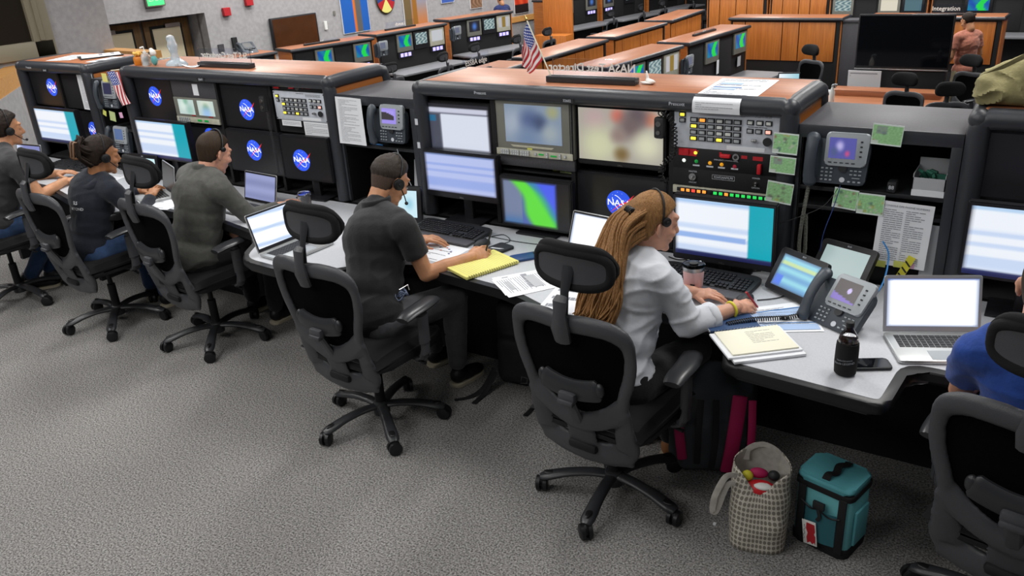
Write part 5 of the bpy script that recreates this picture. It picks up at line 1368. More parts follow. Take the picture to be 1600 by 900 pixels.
tablet('small tablet with pale page, right of the face of the man in black', M.Translation((-2.945, 3.39, .762)) @ M.Rotation(R(12), 4, 'Z') @ M.Rotation(R(-8), 4, 'X'), .17, .2, lambda u, v: mixc((.80, .92, .96), (.6, .8, .88), ss(.35, 0, math.hypot(u-.6, v-.5))))
tablet('small tablet with pale cyan screen, between the person in navy and the teal-striped monitor', M.Translation((-5.38, 3.42, .762)) @ M.Rotation(R(4), 4, 'Z') @ M.Rotation(R(-6), 4, 'X'), .30, .165, lambda u, v: (.82, .95, .97))

# papers on the desk ------------------------------------------------------------
sheet('white printed sheet with blue dots under the arm of the man in black', flat(-2.56, 3.08, DZ, -4), .36, .22, 6, 12, extra=[(x, x+.01, y, y+.008, m_) for x, y, m_ in ((.02, .05, 'pnavy'), (.05, .02, 'pred'), (.08, .05, 'pnavy'), (.11, .03, 'pnavy'), (.0, .01, 'pred'), (.12, .0, 'pnavy'), (.06, .06, 'pred'))])
sheet('printed form with grey photograph on the desk edge between the man and the woman', flat(-1.87, 2.93, DZ+.001, -36), .22, .29, 12, 13, extra=[(-.08, .06, .0, .045, 'boxw'), (-.06, .04, -.1, -.08, 'boxw')])
sheet('second printed sheet showing below the form with the grey photograph', flat(-1.885, 2.945, DZ, -40), .22, .29, 3, 14)
sheet('printed form with wide blue bar beside the woman hand', flat(-.80, 3.04, DZ, 42), .30, .2, 10, 15, extra=[(-.145, .145, .045, .052, 'pblue'), (-.14, .14, -.01, .04, 'pblue2')])
sheet('second blue-barred form under the first, near the phone cord', flat(-.74, 3.02, DZ+.0012, 28), .24, .19, 8, 16, extra=[(-.11, .11, -.02, -.015, 'pblue'), (-.11, .11, -.08, -.03, 'pblue2')])
sheet('white papers on the desk beside the dark laptop of the person in navy', flat(-4.75, 3.06, DZ, 15), .34, .26, 4, 17)
sheet('white paper on the desk at the far left behind the person in navy', flat(-5.7, 3.3, DZ, 10), .28, .2, 4, 18)
sheet('white paper under the arm of the woman near her left elbow', flat(-1.62, 2.85, DZ, 10), .2, .27, 3, 19)
t = thing('legal_pad', 'yellow ruled legal pad with coiled edge under the writing hand', 'notepad', (-2.195, 3.01, DZ), R(-22))
a = MB(); a.box((0, 0, .008), (.215, .30, .014), bev=.001); a.build('pages', 'padyellow', t)
a = MB()
for i in range(22): y = -.135+i*.0128; a.tube([(.108+.007*math.cos(q), y, .008+.010*math.sin(q)) for q in [2*PI*j/8 for j in range(8)]], .0011, n=4, close=True)
a.build('wire_binding', 'wire', t)
a = MB(); 
for i in range(20): a.box((0, -.13+i*.0135, .0155), (.2, .0007, .0003))
a.build('ruled_lines', 'ptext', t)
t = thing('notebook', 'open cream spiral notebook stacked on white papers at the desk corner', 'notebook', (-.78, 2.765, DZ), R(40))
a = MB(); a.box((.005, -.015, .006), (.27, .2, .01), bev=.001); a.box((-.005, .005, .015), (.28, .2, .008), bev=.001); a.build('lower_pages', 'paper', t)
a = MB(); a.box((0, .01, .022), (.25, .19, .006), bev=.001); a.build('top_page', 'cream', t)
a = MB(); scribble(a, -.02, .08, -.02, .08, 8, y=0, seed=22, th=.15)
for v in a.bm.verts: v.co = V((v.co.x, v.co.z+.0, .0255+v.co.y))
a.build('handwriting', 'ptext', t)
a = MB()
for i in range(20): x = -.12+i*.0125; a.tube([(x, .106+.006*math.cos(q), .020+.008*math.sin(q)) for q in [2*PI*j/8 for j in range(8)]], .001, n=4, close=True)
a.build('wire_binding', 'steel', t)
t = thing('planner', 'dark blue covered planner under the blue forms at the desk edge', 'notebook', (-.925, 2.90, DZ), R(38)); a = MB(); a.box((0, 0, .006), (.2, .12, .010), bev=.002); a.build('cover', 'book', t); a = MB(); a.box((0, .0, .006), (.203, .112, .006)); a.build('pages', 'paper', t)
# pens
def pen(label, a0, b0, m='key', cat='pen'):
    a = MB(); p, q = V(a0), V(b0); a.tube([p, p.lerp(q, .08), q], [.001, .0045, .0045], n=8); return a.build('pen', m, label=label, cat=cat)
pen('black pen in the fist of the man in black', (-2.225, 3.09, .775), (-2.20, 3.13, .90))
pen('red-capped pen in the right hand of the woman', (-.865, 3.055, .775), (-.90, 3.0, .86), 'redlab')
pen('blue marker on the cabinet shelf left of the middle console', (-3.36, 3.60, 1.125), (-3.25, 3.59, 1.125), 'pblue')

# tumbler, bottle -----------------------------------------------------------------
MT['pinkm'] = mat('tumbler_pink', 'd8b3b3', .45); MT['cola'] = mat('cola', '1a0c08', .1, spec=.8); MT['koozie'] = mat('neoprene_black', '131315', .9)
t = thing('tumbler', 'pale pink insulated tumbler with clear lid beside the keyboard', 'cup', (-1.165, 3.12, DZ))
a = MB(); a.lathe([(.034, .001), (.038, .006), (.044, .10), (.045, .118)], 28); a.build('body', 'pinkm', t)
a = MB(); a.lathe([(.0455, .112), (.0465, .12), (.0455, .13)], 28); a.build('steel_rim', 'steel', t)
a = MB(); a.lathe([(.047, .13), (.048, .137), (.044, .142), (.040, .139), (.02, .137)], 28); a.build('lid', 'acrylic', t)
a = MB(); a.lathe([(.018, .1375), (.018, .143), (.010, .145)], 18); a.build('lid_slider', 'key', t)
a = MB(); a.box((.012, -.0415, .055), (.02, .002, .012)); a.build('dark_mark', 'key', t)
t = thing('drink_bottle', 'half-full cola bottle in a black sleeve at the front of the right desk', 'bottle', (-.452, 2.70, DZ))
a = MB(); a.lathe([(.03, .105), (.0325, .115), (.033, .13), (.030, .145), (.022, .160), (.014, .172), (.0125, .186)], 28); a.build('bottle_neck', 'glass', t)
a = MB(); a.lathe([(.029, .10), (.0305, .115), (.0305, .128)], 28); a.build('cola', 'cola', t)
a = MB(); a.lathe([(.0145, .182), (.0145, .198), (.012, .2)], 20); a.build('cap', 'key', t)
a = MB(); a.lathe([(.030, .001), (.0365, .008), (.0385, .05), (.038, .10), (.0365, .122)], 28, flat=(1, .92)); a.build('sleeve', 'koozie', t)
a = MB()
def wrap_text(a, txt, size, z, r, az):
    b = MB(); b.text(txt, size, M(), depth=.0002)
    for v in b.bm.verts:
        q = az+v.co.x/r; v.co = V((math.sin(q)*r, -math.cos(q)*r*.94, z+v.co.y+v.co.x*.12))
    a.join(b.bm)
wrap_text(a, 'NobodyLeaves', .009, .066, .0385, -.0); wrap_text(a, 'Ronde LEGEND', .011, .054, .0385, -.0)
a.build('sleeve_lettering', 'labelw', t)
t = thing('drink_glass', 'clear ribbed glass cup on the desk behind the headrest of the man in black', 'cup', (-3.66, 3.30, DZ)); a = MB(); a.lathe([(.03, .0), (.034, .01), (.042, .12), (.0385, .12), (.03, .012)], 24); a.build('glass_wall', 'glass', t); a = MB(); a.lathe([(.042, .105), (.0435, .112), (.042, .12)], 24); a.build('rim', 'acrylic', t)

# things on the console tops ----------------------------------------------------------
def nameplate(label, x, y, w, pw, ph, txt, sz, rz=0, z=ZT, mirror=True, off=0):
    t = thing('desk_sign', label, 'sign', (x, y, z), R(rz))
    a = MB(); a.box((0, 0, .0165), (w, .055, .031), bev=.004); a.build('base', 'chair2', t)
    a = MB(); a.box((0, .0, .034), (w*.97, .008, .004)); a.build('slot_rail', 'steel', t)
    a = MB(); P = round_poly([(-pw/2, 0), (pw/2, 0), (pw/2, ph), (-pw/2, ph)], [0, 0, .012, .012]); a.prism(P, -.002, .002, mt=M.Translation((off, 0, .032)) @ M.Rotation(PI/2, 4, 'X')); a.build('clear_plate', 'acrylic', t)
    a = MB(); a.bold = .0012; a.text(txt, sz, XZ(off, .032+ph*.5, -.0028), depth=.0004, mirror=mirror); a.build('lettering', 'white', t)
    return t
nameplate('long clear desk sign reading NASA Test Director backwards, on the middle console', -1.945, 3.72, .49, .43, .085, 'NASA Test Director', .056, rz=1)
nameplate('clear desk sign reading SLS Test Conductor backwards, on the left-hand console', -4.64, 3.70, .50, .50, .09, 'SLS Test Conductor', .054, rz=1)
def usflag(u, v):
    if u < .4 and v > 6/13:
        uu, vv = u/.4, (v-6/13)/(7/13); a_, b_ = uu*5.5, vv*4.5
        d = min(math.hypot((a_ % 1)-.5, (b_ % 1)-.5), math.hypot(((a_+.5) % 1)-.5, ((b_+.5) % 1)-.5))
        return (.9, .92, .96) if d < .2 else (.13, .22, .55)
    return (.72, .13, .18) if int(v*13) % 2 == 0 else (.92, .9, .9)
def bendpic(o, fn):
    for v in o.data.vertices: v.co = fn(v.co)
MT['flagc'] = attr_mat('flag_cloth', 0, .8)
t = thing('desk_flag', 'small American flag on a slanted wooden stick beside the NASA Test Director sign', 'flag', (-2.165, 3.70, ZT+.034))
tip = V((-.125, .0, .265)); a = MB(); a.tube([(0, 0, -.0), tip], .0035, n=8); a.build('stick', 'cream', t)
a = MB(); a.tube([tip, tip*1.03, tip*1.06, tip*1.1], [.004, .007, .004, .0015], n=8); a.build('finial', 'gold', t)
o = pic('cloth', .24, .15, 78, 52, usflag, 'flagc', t)
ax = (tip).normalized(); 
def ff(co):
    s_ = co.x/.24+.5; h_ = co.z/.15+.5        # s along the fly, h up the hoist
    T, H_ = tip*.97, tip*.40; F1, F2 = V((-.172, .02, .065)), V((-.135, .0, .0))
    hoist = H_.lerp(T, h_); fly = F2.lerp(F1, h_); q = hoist.lerp(fly, s_)
    q += V((-.022*(h_)+.028*(1-h_), 0, -.0))*math.sin(PI*s_); q.y += .016*math.sin(s_*8+h_*4)*min(1, s_*3); q.x += .008*math.sin(h_*12+s_*3)*s_
    return q
bendpic(o, ff)
t = thing('small_flag', 'small American flag hanging over the front edge between the two left consoles', 'flag', (-5.62, 3.535, 1.475))
a = MB(); a.tube([(-.06, 0.0, .008), (.075, .01, .02)], .003, n=6); a.build('stick', 'cream', t)
o = pic('cloth', .22, .13, 66, 52, usflag, 'flagc', t)
def f2(co):
    s_ = co.x/.22+.5; h_ = co.z/.13+.5
    x = .065-(.13)*h_+.065*s_*s_+.0*s_; z = .006-.215*s_-.012*(1-h_)*0; return V((x+.01*math.sin(s_*5), -.02-.012*math.sin(h_*8+s_*3), z-.03*s_*h_))
bendpic(o, f2)
t = thing('shuttle_model', 'tiny white space shuttle model standing right of the NASA Test Director sign', 'toy', (-1.645, 3.755, ZT), R(-40))
a = MB(); a.caps((-.03, 0, .016), (.028, 0, .016), .011, .009, n=10); a.build('fuselage', 'white', t)
a = MB(); a.prism([(-.04, -.035), (-.01, -.03), (.02, -.008), (.02, .008), (-.01, .03), (-.04, .035)], .006, .011); a.build('wing', 'white', t)
a = MB(); a.prism([(-.045, .02), (-.05, .058), (-.04, .058), (-.015, .02)], -.002, .002, mt=M.Rotation(PI/2, 4, 'X')); a.build('tail_fin', 'white', t)
MT['orange'] = mat('orange_jar', 'd9812a', .35); MT['candy'] = mat('candy_yellow', 'e6b455', .5); MT['soap'] = mat('clear_soap', 'dfe8ea', .1, trans=.7); MT['tealp'] = mat('owl_teal', '5fa8a8', .6); MT['foil'] = mat('glass_award', 'd6e2ea', .06, trans=.55)
t = thing('jar', 'orange jar with yellow sweets on top of the left-hand console', 'jar', (-5.50, 3.65, ZT)); a = MB(); a.lathe([(.03, 0), (.034, .006), (.034, .05), (.03, .056)], 20); a.build('jar_body', 'orange', t)
a = MB()
for i in range(14): a.ball((random.uniform(-.022, .022), random.uniform(-.02, .02), .062+random.uniform(0, .025)), .011, u=8, v=6)
a.build('sweets', 'candy', t)
t = thing('soap_bottle', 'clear pump bottle of hand gel beside the orange jar', 'bottle', (-5.405, 3.645, ZT)); a = MB(); a.lathe([(.03, 0), (.033, .006), (.033, .06), (.024, .078), (.012, .085)], 20); a.build('bottle_body', 'soap', t); a = MB(); a.cyl((0, 0, .08), (0, 0, .125), .004, 8); a.tube([(0, 0, .125), (-.0, -.03, .122)], .005, n=8); a.cyl((0, 0, .084), (0, 0, .095), .012, 12); a.build('pump', 'white', t)
t = thing('figurine', 'small teal and white owl figurine beside the pump bottle', 'figurine', (-5.335, 3.66, ZT)); a = MB(); a.ball((0, 0, .035), (.025, .02, .035)); a.build('figurine_body', 'tealp', t); a = MB(); a.ball((0, 0, .085), (.025, .022, .024)); a.ball((-.01, 0, .105), (.018, .012, .012)); a.build('figurine_head', 'white', t)
a = MB(); a.ball((-.008, -.02, .088), .008, u=10, v=8); a.build('figurine_eye', 'key', t)
t = thing('glass_award', 'clear glass eagle award on a domed base, left of the SLS sign', 'award', (-5.14, 3.69, ZT))
a = MB(); a.ball((0, 0, .0), (.095, .06, .045)); a.ball((.06, -.01, .01), (.05, .04, .025)); a.tube([(0, 0, .03), (0, 0, .08), (-.005, 0, .13), (.0, 0, .17)], [.035, .024, .036, .024], n=12); a.ball((-.01, 0, .178), (.034, .026, .026))
a = remesh(a, .007, 1); wrinkle(a, .008, 25); 
for v in a.bm.verts: v.co.z = max(.0015, v.co.z)
a.build('award_body', 'foil', t)
sheet('white sheets lying on the far left console, nearest its front edge', flat(-6.60, 3.80, ZT+.002, 20), .22, .30, 3, 31)
sheet('white sheet lying on a dark folder on the far left console', flat(-6.35, 3.9, ZT+.012, -30), .22, .28, 3, 32)
t = thing('folder', 'dark folder under the white sheet on the far left console', 'folder', (-6.36, 3.9, ZT), R(-25)); a = MB(); a.box((0, 0, .005), (.24, .31, .008), bev=.002); a.build('cover', 'black', t)
sheet('white sheet at the right corner of the far left console top', flat(-6.12, 3.78, ZT+.002, 10), .12, .26, 2, 33)
sheet('crumpled white paper beside the base of the SLS sign', flat(-4.93, 3.66, ZT+.004, 30), .12, .08, 1, 34, curl=.03)
for x, z, tx, lb_ in ((-2.49, 1.472, 'Prescott', 'tiny label reading Prescott above the upper left monitor of the middle console'), (-1.42, 1.472, 'Prescott', 'tiny label reading Prescott left of the taped sheet on the middle console'), (-6.75, 1.472, 'Prescott', 'tiny label reading Prescott on the bumper of the far left console')):
    a = MB(); a.text(tx, .022, XZ(x, z, 3.5285), depth=.0004); o = a.build('maker_label', 'labelw', label=lb_, cat='label')
for x, z, lb_ in ((-1.98, 1.458, 'black number tag with white frame on the bumper above the camera display'), (-4.70, 1.458, 'black number tag with white frame on the bumper of the left-hand console'), (-6.53, 1.458, 'black number tag with white frame on the bumper of the far left console')):
    t = thing('number_tag', lb_, 'label', (x, 3.528, z)); a = MB(); a.box((0, 0, 0), (.075, .002, .022)); a.build('tag_plate', 'key', t); a = MB(); a.text('32602', .018, XZ(0, 0, -.0015), depth=.0003); a.build('number', 'labelw', t)
# sticky pads on the shelf and notes
for x, y, rz, m_, lb_ in ((-2.105, 3.66, 15, 'yellow_s', 'pale yellow sticky-note pad on the shelf, left of the other pad'), (-2.045, 3.64, -5, 'green_s', 'greenish sticky-note pad at the right end of the shelf')):
    a = MB(); a.box((0, 0, .0075), (.07, .06, .013), bev=.001); a.build('note_pad', m_, label=lb_, cat='notepad', loc=(x, y, 1.069), rot=(0, 0, R(rz)))
for x, z, m_, rz, s_, lb_ in ((-5.80, 1.15, 'green_s', 8, .07, 'yellow-green sticky note between the two stacked phones'), (-5.69, 1.165, 'pink_s', -5, .04, 'small pale pink note right of the yellow-green note'), (-5.89, 1.17, 'yellow_s', 20, .04, 'small yellow note under the upper phone, left of the others'), (-5.78, 1.43, 'padyellow', 0, .06, 'yellowed card behind the small hanging flag')):
    a = MB(); a.box((0, 0, 0), (s_, .001, s_)); a.build('sticky_note', m_, label=lb_, cat='note', loc=(x, 3.535, z), rot=(0, R(rz), 0))
for z, lb_ in ((1.295, 'small white label on the left post of the middle console, upper'), (1.165, 'small white label on the left post of the middle console, lower')):
    a = MB(); a.box((0, 0, 0), (.02, .002, .034)); a.build('post_label', 'labelw', label=lb_, cat='label', loc=(-2.93, 3.528, z))
# tissue box and clutter in the right cabinet
t = thing('card_box', 'open white and grey box of packets in the low cabinet, right of the map cards', 'box', (-.365, 3.66, 1.146)); 
a = MB()
for b_ in ((-.06, .06, -.08, -.077, 0, .075), (-.06, .06, .077, .08, 0, .12), (-.06, -.057, -.08, .08, 0, .09), (.057, .06, -.08, .08, 0, .09), (-.06, .06, -.08, .08, 0, .003)): a.b2(*b_)
a.build('carton', 'boxw', t)
a = MB(); a.b2(-.06, .06, -.082, -.08, .0, .025); a.build('white_band', 'paper', t)
a = MB()
for i in range(9): a.box((random.uniform(-.04, .04), random.uniform(-.05, .05), .06+random.uniform(0, .02)), (.045, .03, .012), rot=Euler((random.random(), random.random(), random.random()*3)).to_quaternion(), bev=.003)
a.build('packets', 'jade', t)
t = thing('stapler', 'small black clip with white lettering on the shelf left of the open box', 'clip', (-.50, 3.60, 1.146)); a = MB(); a.box((0, 0, .025), (.035, .06, .045), bev=.006); a.build('clip_body', 'key', t); a = MB(); a.text('88', .022, XZ(0, .025, -.0305), depth=.0004); a.build('lettering', 'labelw', t)
t = thing('hazard_ruler', 'yellow and black striped ruler leaning behind the phone list', 'ruler', (-.41, 3.52, .76)); a = MB(); a.box((0, .01, .07), (.03, .004, .15), rot=Euler((0, R(22), 0)).to_quaternion()); a.build('blade', 'yellowband', t)
a = MB()
for i in range(4): a.box(V((0, .0075, .07))+Euler((0, R(22), 0)).to_quaternion() @ V((0, 0, -.05+i*.03)), (.03, .001, .007), rot=Euler((0, R(52), 0)).to_quaternion())
a.build('stripes', 'key', t)
a = MB(); a.b2(-.355, -.275, 3.575, 3.579, .757, 1.03); a.build('white_board_strip', 'boxw', label='narrow pale board standing behind the phone list, beside the cabinet frame', cat='board')
# white box behind man3 and grey board
a = MB(); a.box((0, 0, .13), (.16, .012, .25), rot=Euler((R(-10), 0, R(8))).to_quaternion()); a.build('grey_board', 'boxw', label='grey-white board leaning in the cabinet right of the head of the man in black', cat='board', loc=(-3.06, 3.72, .76))
# ---------------------------------------------------------------- the hall below and behind
FL = -1.0; BT = .5
MT['deskgrey'] = mat('desk_dim_grey', '77787c', .5)
emi('strip', 'b4aaff', 1.0)
def bgc(p0, p1, kind, label, bays=(), desk=True, group=None, h=1.5, ends=True):
    p0, p1 = V(p0), V(p1); L = (p1-p0).length; ang = math.atan2(p1.y-p0.y, p1.x-p0.x)
    t = thing('control_console', label, 'console', (p0.x, p0.y, FL), ang, group)
    a = MB(); a.b2(-.02, L+.02, -.03, .5, h-.03, h, .006); a.build('wood_top', 'wood', t)
    a = MB(); a.tube([(-.03, .5, h-.03), (-.03, -.03, h-.03), (L+.03, -.03, h-.03), (L+.03, .5, h-.03)], .028, n=8, up=(0, 0, 1)); a.build('bumper', 'fascia', t)
    a = MB(); a.b2(0, L, .01, .48, .12, h-.03); a.b2(.02, L-.02, .04, .44, 0, .12); a.build('carcass', 'dark', t)
    for x0 in (-.02, L):
        a = MB(); a.b2(x0, x0+.02, -.0, .48, .1, h-.03); a.build('side_panel', 'wood_y', t)
    if kind == 'back':
        n = 4; ws = [.13, .37, .16, .34] if L > 1.7 else [.2, .3, .2, .3]; x = .03; W_ = L-.1
        for w_ in ws:
            a = MB(); a.b2(x+.008, x+w_*W_-.008, -.012, .01, .76, h-.08, .003); a.build('back_board', 'wood_v', t); x += w_*W_
        a = MB(); a.b2(L-.06, L, -.015, .01, .1, h-.06); a.build('corner_post', 'dark', t)
        a = MB()
        for i in range(12): a.b2(L*.65+i*.02, L*.65+i*.02+.008, -.004, .011, .45, .62)
        a.build('vent_grille', 'filler', t)
    else:
        if desk:
            a = MB(); a.prism(round_poly([(0, -.7), (L, -.7), (L, .0), (0, .0)], .05), .72, .755, bev=.01); a.build('desk_ledge', 'deskgrey', t)
            a = MB(); a.b2(.05, L-.05, -.2, -.17, 0, .72); a.build('modesty_panel', 'dark', t)
        x = .03; bw = (L-.06)/len(bays)
        for b in bays:
            c = x+bw/2
            if b:
                fn, bz = b[0], b[1]
                a = MB(); a.b2(c-bw*.46, c+bw*.46, -.02, .01, h-.42, h-.08, .004); a.build('display_bezel', bz, t)
                pic('display', bw*.7, .22, 14, 12, fn, 'screen', t, M.Translation((c, -.0215, h-.22)))
                if len(b) > 2:
                    s_ = MB(); s_.b2(c-bw*.46, c+bw*.46, -.015, .01, h-.54, h-.43); s_.build('strip_bed', 'bezel', t)
                    for k in range(3):
                        s_ = MB(); s_.b2(c-bw*.33+k*bw*.23, c-bw*.33+k*bw*.23+bw*.17, -.018, -.014, h-.52, h-.45); s_.build('clock_readout', 'strip', t)
            else:
                a = MB(); a.b2(c-bw*.44, c+bw*.44, .0, .009, .78, h-.1, .003); a.build('blank_front', 'darkfab', t)
            x += bw
    return t
w1_ = (weather, 'bezel_g', 1); w2_ = (weather, 'bezel_g'); cam2 = (camsmall, 'bezel'); gr = (lambda u, v: (.75, .76, .78), 'beige', 1); gold_ = (lambda u, v: (.55, .45, .2) if .3 < u < .7 else (.7, .7, .72), 'beige', 1); bl = (blob([(.5, .5, .3, (.3, .5, .85))], (.12, .12, .16)), 'bezel_g', 1)
bgc((-11.57, 10.69), (-11.12, 12.32), 'front', 'far wood-topped console nearest the brown wall screen, with two small weather displays', [None, w1_, None, w1_])
bgc((-11.34, 12.72), (-11.05, 14.55), 'front', 'far console in the left row with weather, camera and grey displays side by side', [None, w1_, cam2, gr])
bgc((-11.33, 15.10), (-10.86, 16.85), 'front', 'farthest console of the left row, ending at the oak wall rail', [None, bl, cam2, gold_])
bgc((-12.0, 8.9), (-11.75, 10.45), 'front', 'low wood-topped far console below the brown wall screen, carrying a dark phone', [None, None])
bgc((-6.50, 6.1), (-6.45, 8.0), 'back', 'wood-topped console just behind the low cabinet, left of the middle console')
bgc((-6.40, 8.38), (-6.35, 10.2), 'back', 'wood-topped console behind the flag, carrying a black framed sign')
bgc((-6.33, 10.59), (-6.28, 12.51), 'back', 'wood-backed console in the hall behind the NASA Test Director sign')
bgc((-6.27, 12.82), (-6.19, 14.72), 'back', 'second wood-backed console along from the NASA Test Director sign')
bgc((-6.23, 15.11), (-6.28, 16.88), 'back', 'third and farthest wood-backed console of the middle row')
bgc((-5.02, 10.0), (-4.80, 12.02), 'front', 'far console with weather and grey displays, right behind the middle console', [None, w2_, cam2, gold_])
bgc((-4.79, 12.31), (-4.56, 14.41), 'front', 'far console with two weather displays and a hanging white tag', [None, w2_, None, w2_])
bgc((-5.21, 15.51), (-3.28, 15.46), 'back', 'broad wood-backed console facing the camera, left of the big dark television')
bgc((-2.86, 15.68), (-.88, 15.58), 'back', 'broad wood-backed console behind the big dark television and the standing man')
bgc((-7.3, 20.0), (-5.9, 20.0), 'back', 'tall wood-backed console at the top edge, left of two')
bgc((-5.82, 20.02), (-4.5, 20.0), 'back', 'tall wood-backed console at the top edge, right of two')
bgc((-4.4, 19.6), (-2.5, 19.6), 'front', 'far row console with camera displays, above the wood-backed console', [(camsmall, 'bezel_g', 1), None, (lambda u, v: (.85, .82, .75), 'bezel_g', 1), (lambda u, v: (.3, .42, .46), 'bezel')])
bgc((-2.4, 19.6), (-.2, 19.6), 'front', 'far row console with readouts, above the standing man', [None, w2_[:1]+('bezel', 1), None, (lambda u, v: (.7, .75, .6), 'bezel_g', 1)])
bgc((-11.3, 19.3), (-10.9, 21.3), 'front', 'distant dark console at the top centre, first past the tall wooden end panel', [None, bl, None, bl])
bgc((-10.85, 21.5), (-10.5, 23.5), 'front', 'distant dark console at the top centre, second of the far row', [bl, None, cam2, None])
bgc((-10.45, 23.7), (-10.1, 25.7), 'front', 'distant dark console at the top centre, third and farthest', [cam2, None, bl, None])
a = MB(); a.b2(-.42, .42, -.03, .03, 0, 1.75, .004); o = a.build('wooden_end_panel', 'wood_v', label='tall wooden end panel of the distant console row, top centre', cat='panel', loc=(-10.92, 19.15, FL))
a = MB(); a.b2(-.4, .5, -.03, .4, 0, .72, .004); o = a.build('wooden_cabinet', 'wood_v', label='low wooden cabinet below the tall end panel, right of the oak rail', cat='cabinet', loc=(-10.9, 18.6, FL))
bgc((-.45, 15.2), (1.5, 15.1), 'front', 'plain dark console at the right edge behind the olive bag', [None, None, None], desk=False)
a = MB(); a.b2(-.2, .2, -.02, .3, 0, 1.42, .004); a.b2(-.2, .2, -.04, .3, 1.42, 1.46, .004); a.build('dark_cabinet', 'filler', label='narrow dark cabinet between the wood-backed console and the television', cat='cabinet', loc=(-3.05, 15.5, FL))
# tall wood panels at the top between the rows
# brown screen and fittings on the wall
def wallbox(nm, s_, z, w_, h_, d_, m_, label, cat, out=0):
    a = MB(); bm2 = bmesh.new(); bmesh.ops.create_cube(bm2, size=1); bmesh.ops.scale(bm2, vec=(w_, d_, h_), verts=bm2.verts)
    bmesh.ops.bevel(bm2, geom=bm2.edges[:], offset=min(w_, h_, d_)*.08, segments=1, affect='EDGES')
    a.join(bm2); o = a.build(nm, m_, label=label, cat=cat); o.matrix_world = on_wall(s_, z, d_/2+out); return o
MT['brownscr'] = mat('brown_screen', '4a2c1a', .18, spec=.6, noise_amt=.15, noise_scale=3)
t = thing('wall_television', 'wide switched-off television with a brown screen on the far grey wall', 'television'); t.matrix_world = on_wall(3.68, .56, .06)
a = MB(); a.box((0, 0, 0), (1.12, .08, .62), bev=.01); a.build('housing', 'bezel', t); a = MB(); a.box((0, -.041, .005), (1.06, .003, .56)); a.build('screen', 'brownscr', t)
t = thing('exit_sign', 'glowing green exit sign on the wall above the exit doors', 'sign'); t.matrix_world = on_wall(.84, 1.47, .05)
a = MB(); a.box((0, 0, 0), (.36, .07, .27), bev=.01); a.build('housing', 'bezel_g', t); emi('exitg', '3fe070', 1.3)
a = MB(); a.box((0, -.037, 0), (.31, .004, .22)); a.build('lit_face', 'exitg', t); a = MB(); a.text('EXIT', .13, XZ(0, 0, -.041), depth=.001); a.build('lettering', 'white', t)
wallbox('fire_alarm', 2.22, 1.10, .15, .15, .08, 'redlab', 'red fire alarm strobe right of the exit doors, lower of two', 'alarm')
wallbox('fire_alarm', 2.74, 1.24, .16, .16, .08, 'redlab', 'red fire alarm strobe on the grey wall, higher and further right', 'alarm')
wallbox('wall_switch', 1.98, .46, .12, .14, .03, 'filler', 'small dark wall switch plate, nearer the exit doors', 'switch')
wallbox('wall_phone', 2.28, .50, .10, .24, .06, 'key', 'black wall phone above the SLS Test Conductor sign', 'telephone')
wallbox('thermostat', 4.50, .58, .07, .17, .04, 'white', 'white thermostat on the wall right of the brown television', 'thermostat')
wallbox('wall_switch', 4.78, .80, .05, .09, .02, 'bezel_g', 'pair of grey wall switches above the thermostat', 'switch')
def wallpic(nm, s_, z, w_, h_, fn, label, cat, nx=24, ny=32):
    t = thing(nm, label, cat); t.matrix_world = on_wall(s_, z, .03)
    a = MB(); a.box((0, .01, 0), (w_+.02, .02, h_+.02)); a.build('backing', 'paper', t)
    pic('print', w_, h_, nx, ny, fn, 'printg', t, M.Translation((0, -.002, 0))); return t
wallpic('banner', 5.33, 1.05, .74, 1.4, lambda u, v: (.13, .38, .72) if (u < .42 or u > .72) else ((.85, .45, .15) if u < .54-.05*v else (.38, .38, .38)), 'tall blue banner with an orange and grey rocket strip on the far wall', 'banner')
def patch(u, v):
    x, y = (u-.5)*2, (v-.5)*2; d = math.hypot(x, y)
    if d > 1: return (.73, .73, .73)
    if d > .9: return (.75, .35, .2)
    if y < -.1-.9*abs(x)*-1 - .6: return (.9, .75, .15)
    if abs(x) < .12: return (.85, .85, .9)
    return (.12, .16, .5) if y > -.3 else (.85, .25, .12)
t = thing('mission_plaque', 'large oval blue, red and yellow plaque on the far wall', 'plaque'); t.matrix_world = on_wall(6.23, .98, .03)
a = MB(); a.lathe([(.27, -.01), (.285, 0), (.27, .012)], 32, axis='y', flat=(1, 1.25)); a.build('rim', 'gold', t)
a = MB(); 
def disc(r, x0, y0, a0, a1, n=16, fl=1.25): return [(x0+r*math.cos(a0+(a1-a0)*i/n), y0+fl*r*math.sin(a0+(a1-a0)*i/n)) for i in range(n+1)]
mt = M.Translation((0, -.013, 0)) @ M.Rotation(PI/2, 4, 'X')
for k, (a0, a1, md) in enumerate(((R(-20), R(200), 0), (R(200), R(235), 1), (R(235), R(305), 2), (R(305), R(340), 1))): a.m = md; a.prism([(0, -.02)]+disc(.262, 0, 0, a0, a1), 0, .003, mt=mt)
a.m = 3; a.box((0, -.018, .1), (.03, .004, .3)); a.build('emblem_face', ['pnavy', 'redlab', 'padyellow', 'white'], t)
wallpic('poster', 7.12, .75, .72, 1.25, lambda u, v: ((.62, .42, .18) if .35 < u < .58 else ((.45, .38, .25) if u < .3 else mixc((.80, .50, .3), (.55, .6, .7), ss(.1, .7, v)))) if v < .75 else (.75, .72, .65), 'poster of a tall golden launch tower at dusk, right of the oval plaque', 'poster')
wallpic('small_sign', 8.2, .76, .42, .16, lambda u, v: (.25, .38, .7) if v < .6 else (.8, .6, .65), 'small blue and white sign high on the far wall', 'sign', 6, 4)
wallpic('poster', 9.2, .9, .42, .9, lambda u, v: mixc((.42, .30, .22), (.62, .5, .4), .5+.5*math.sin(u*20+9*math.sin(v*9))), 'narrow brown patterned poster left of the person at the wall', 'poster')
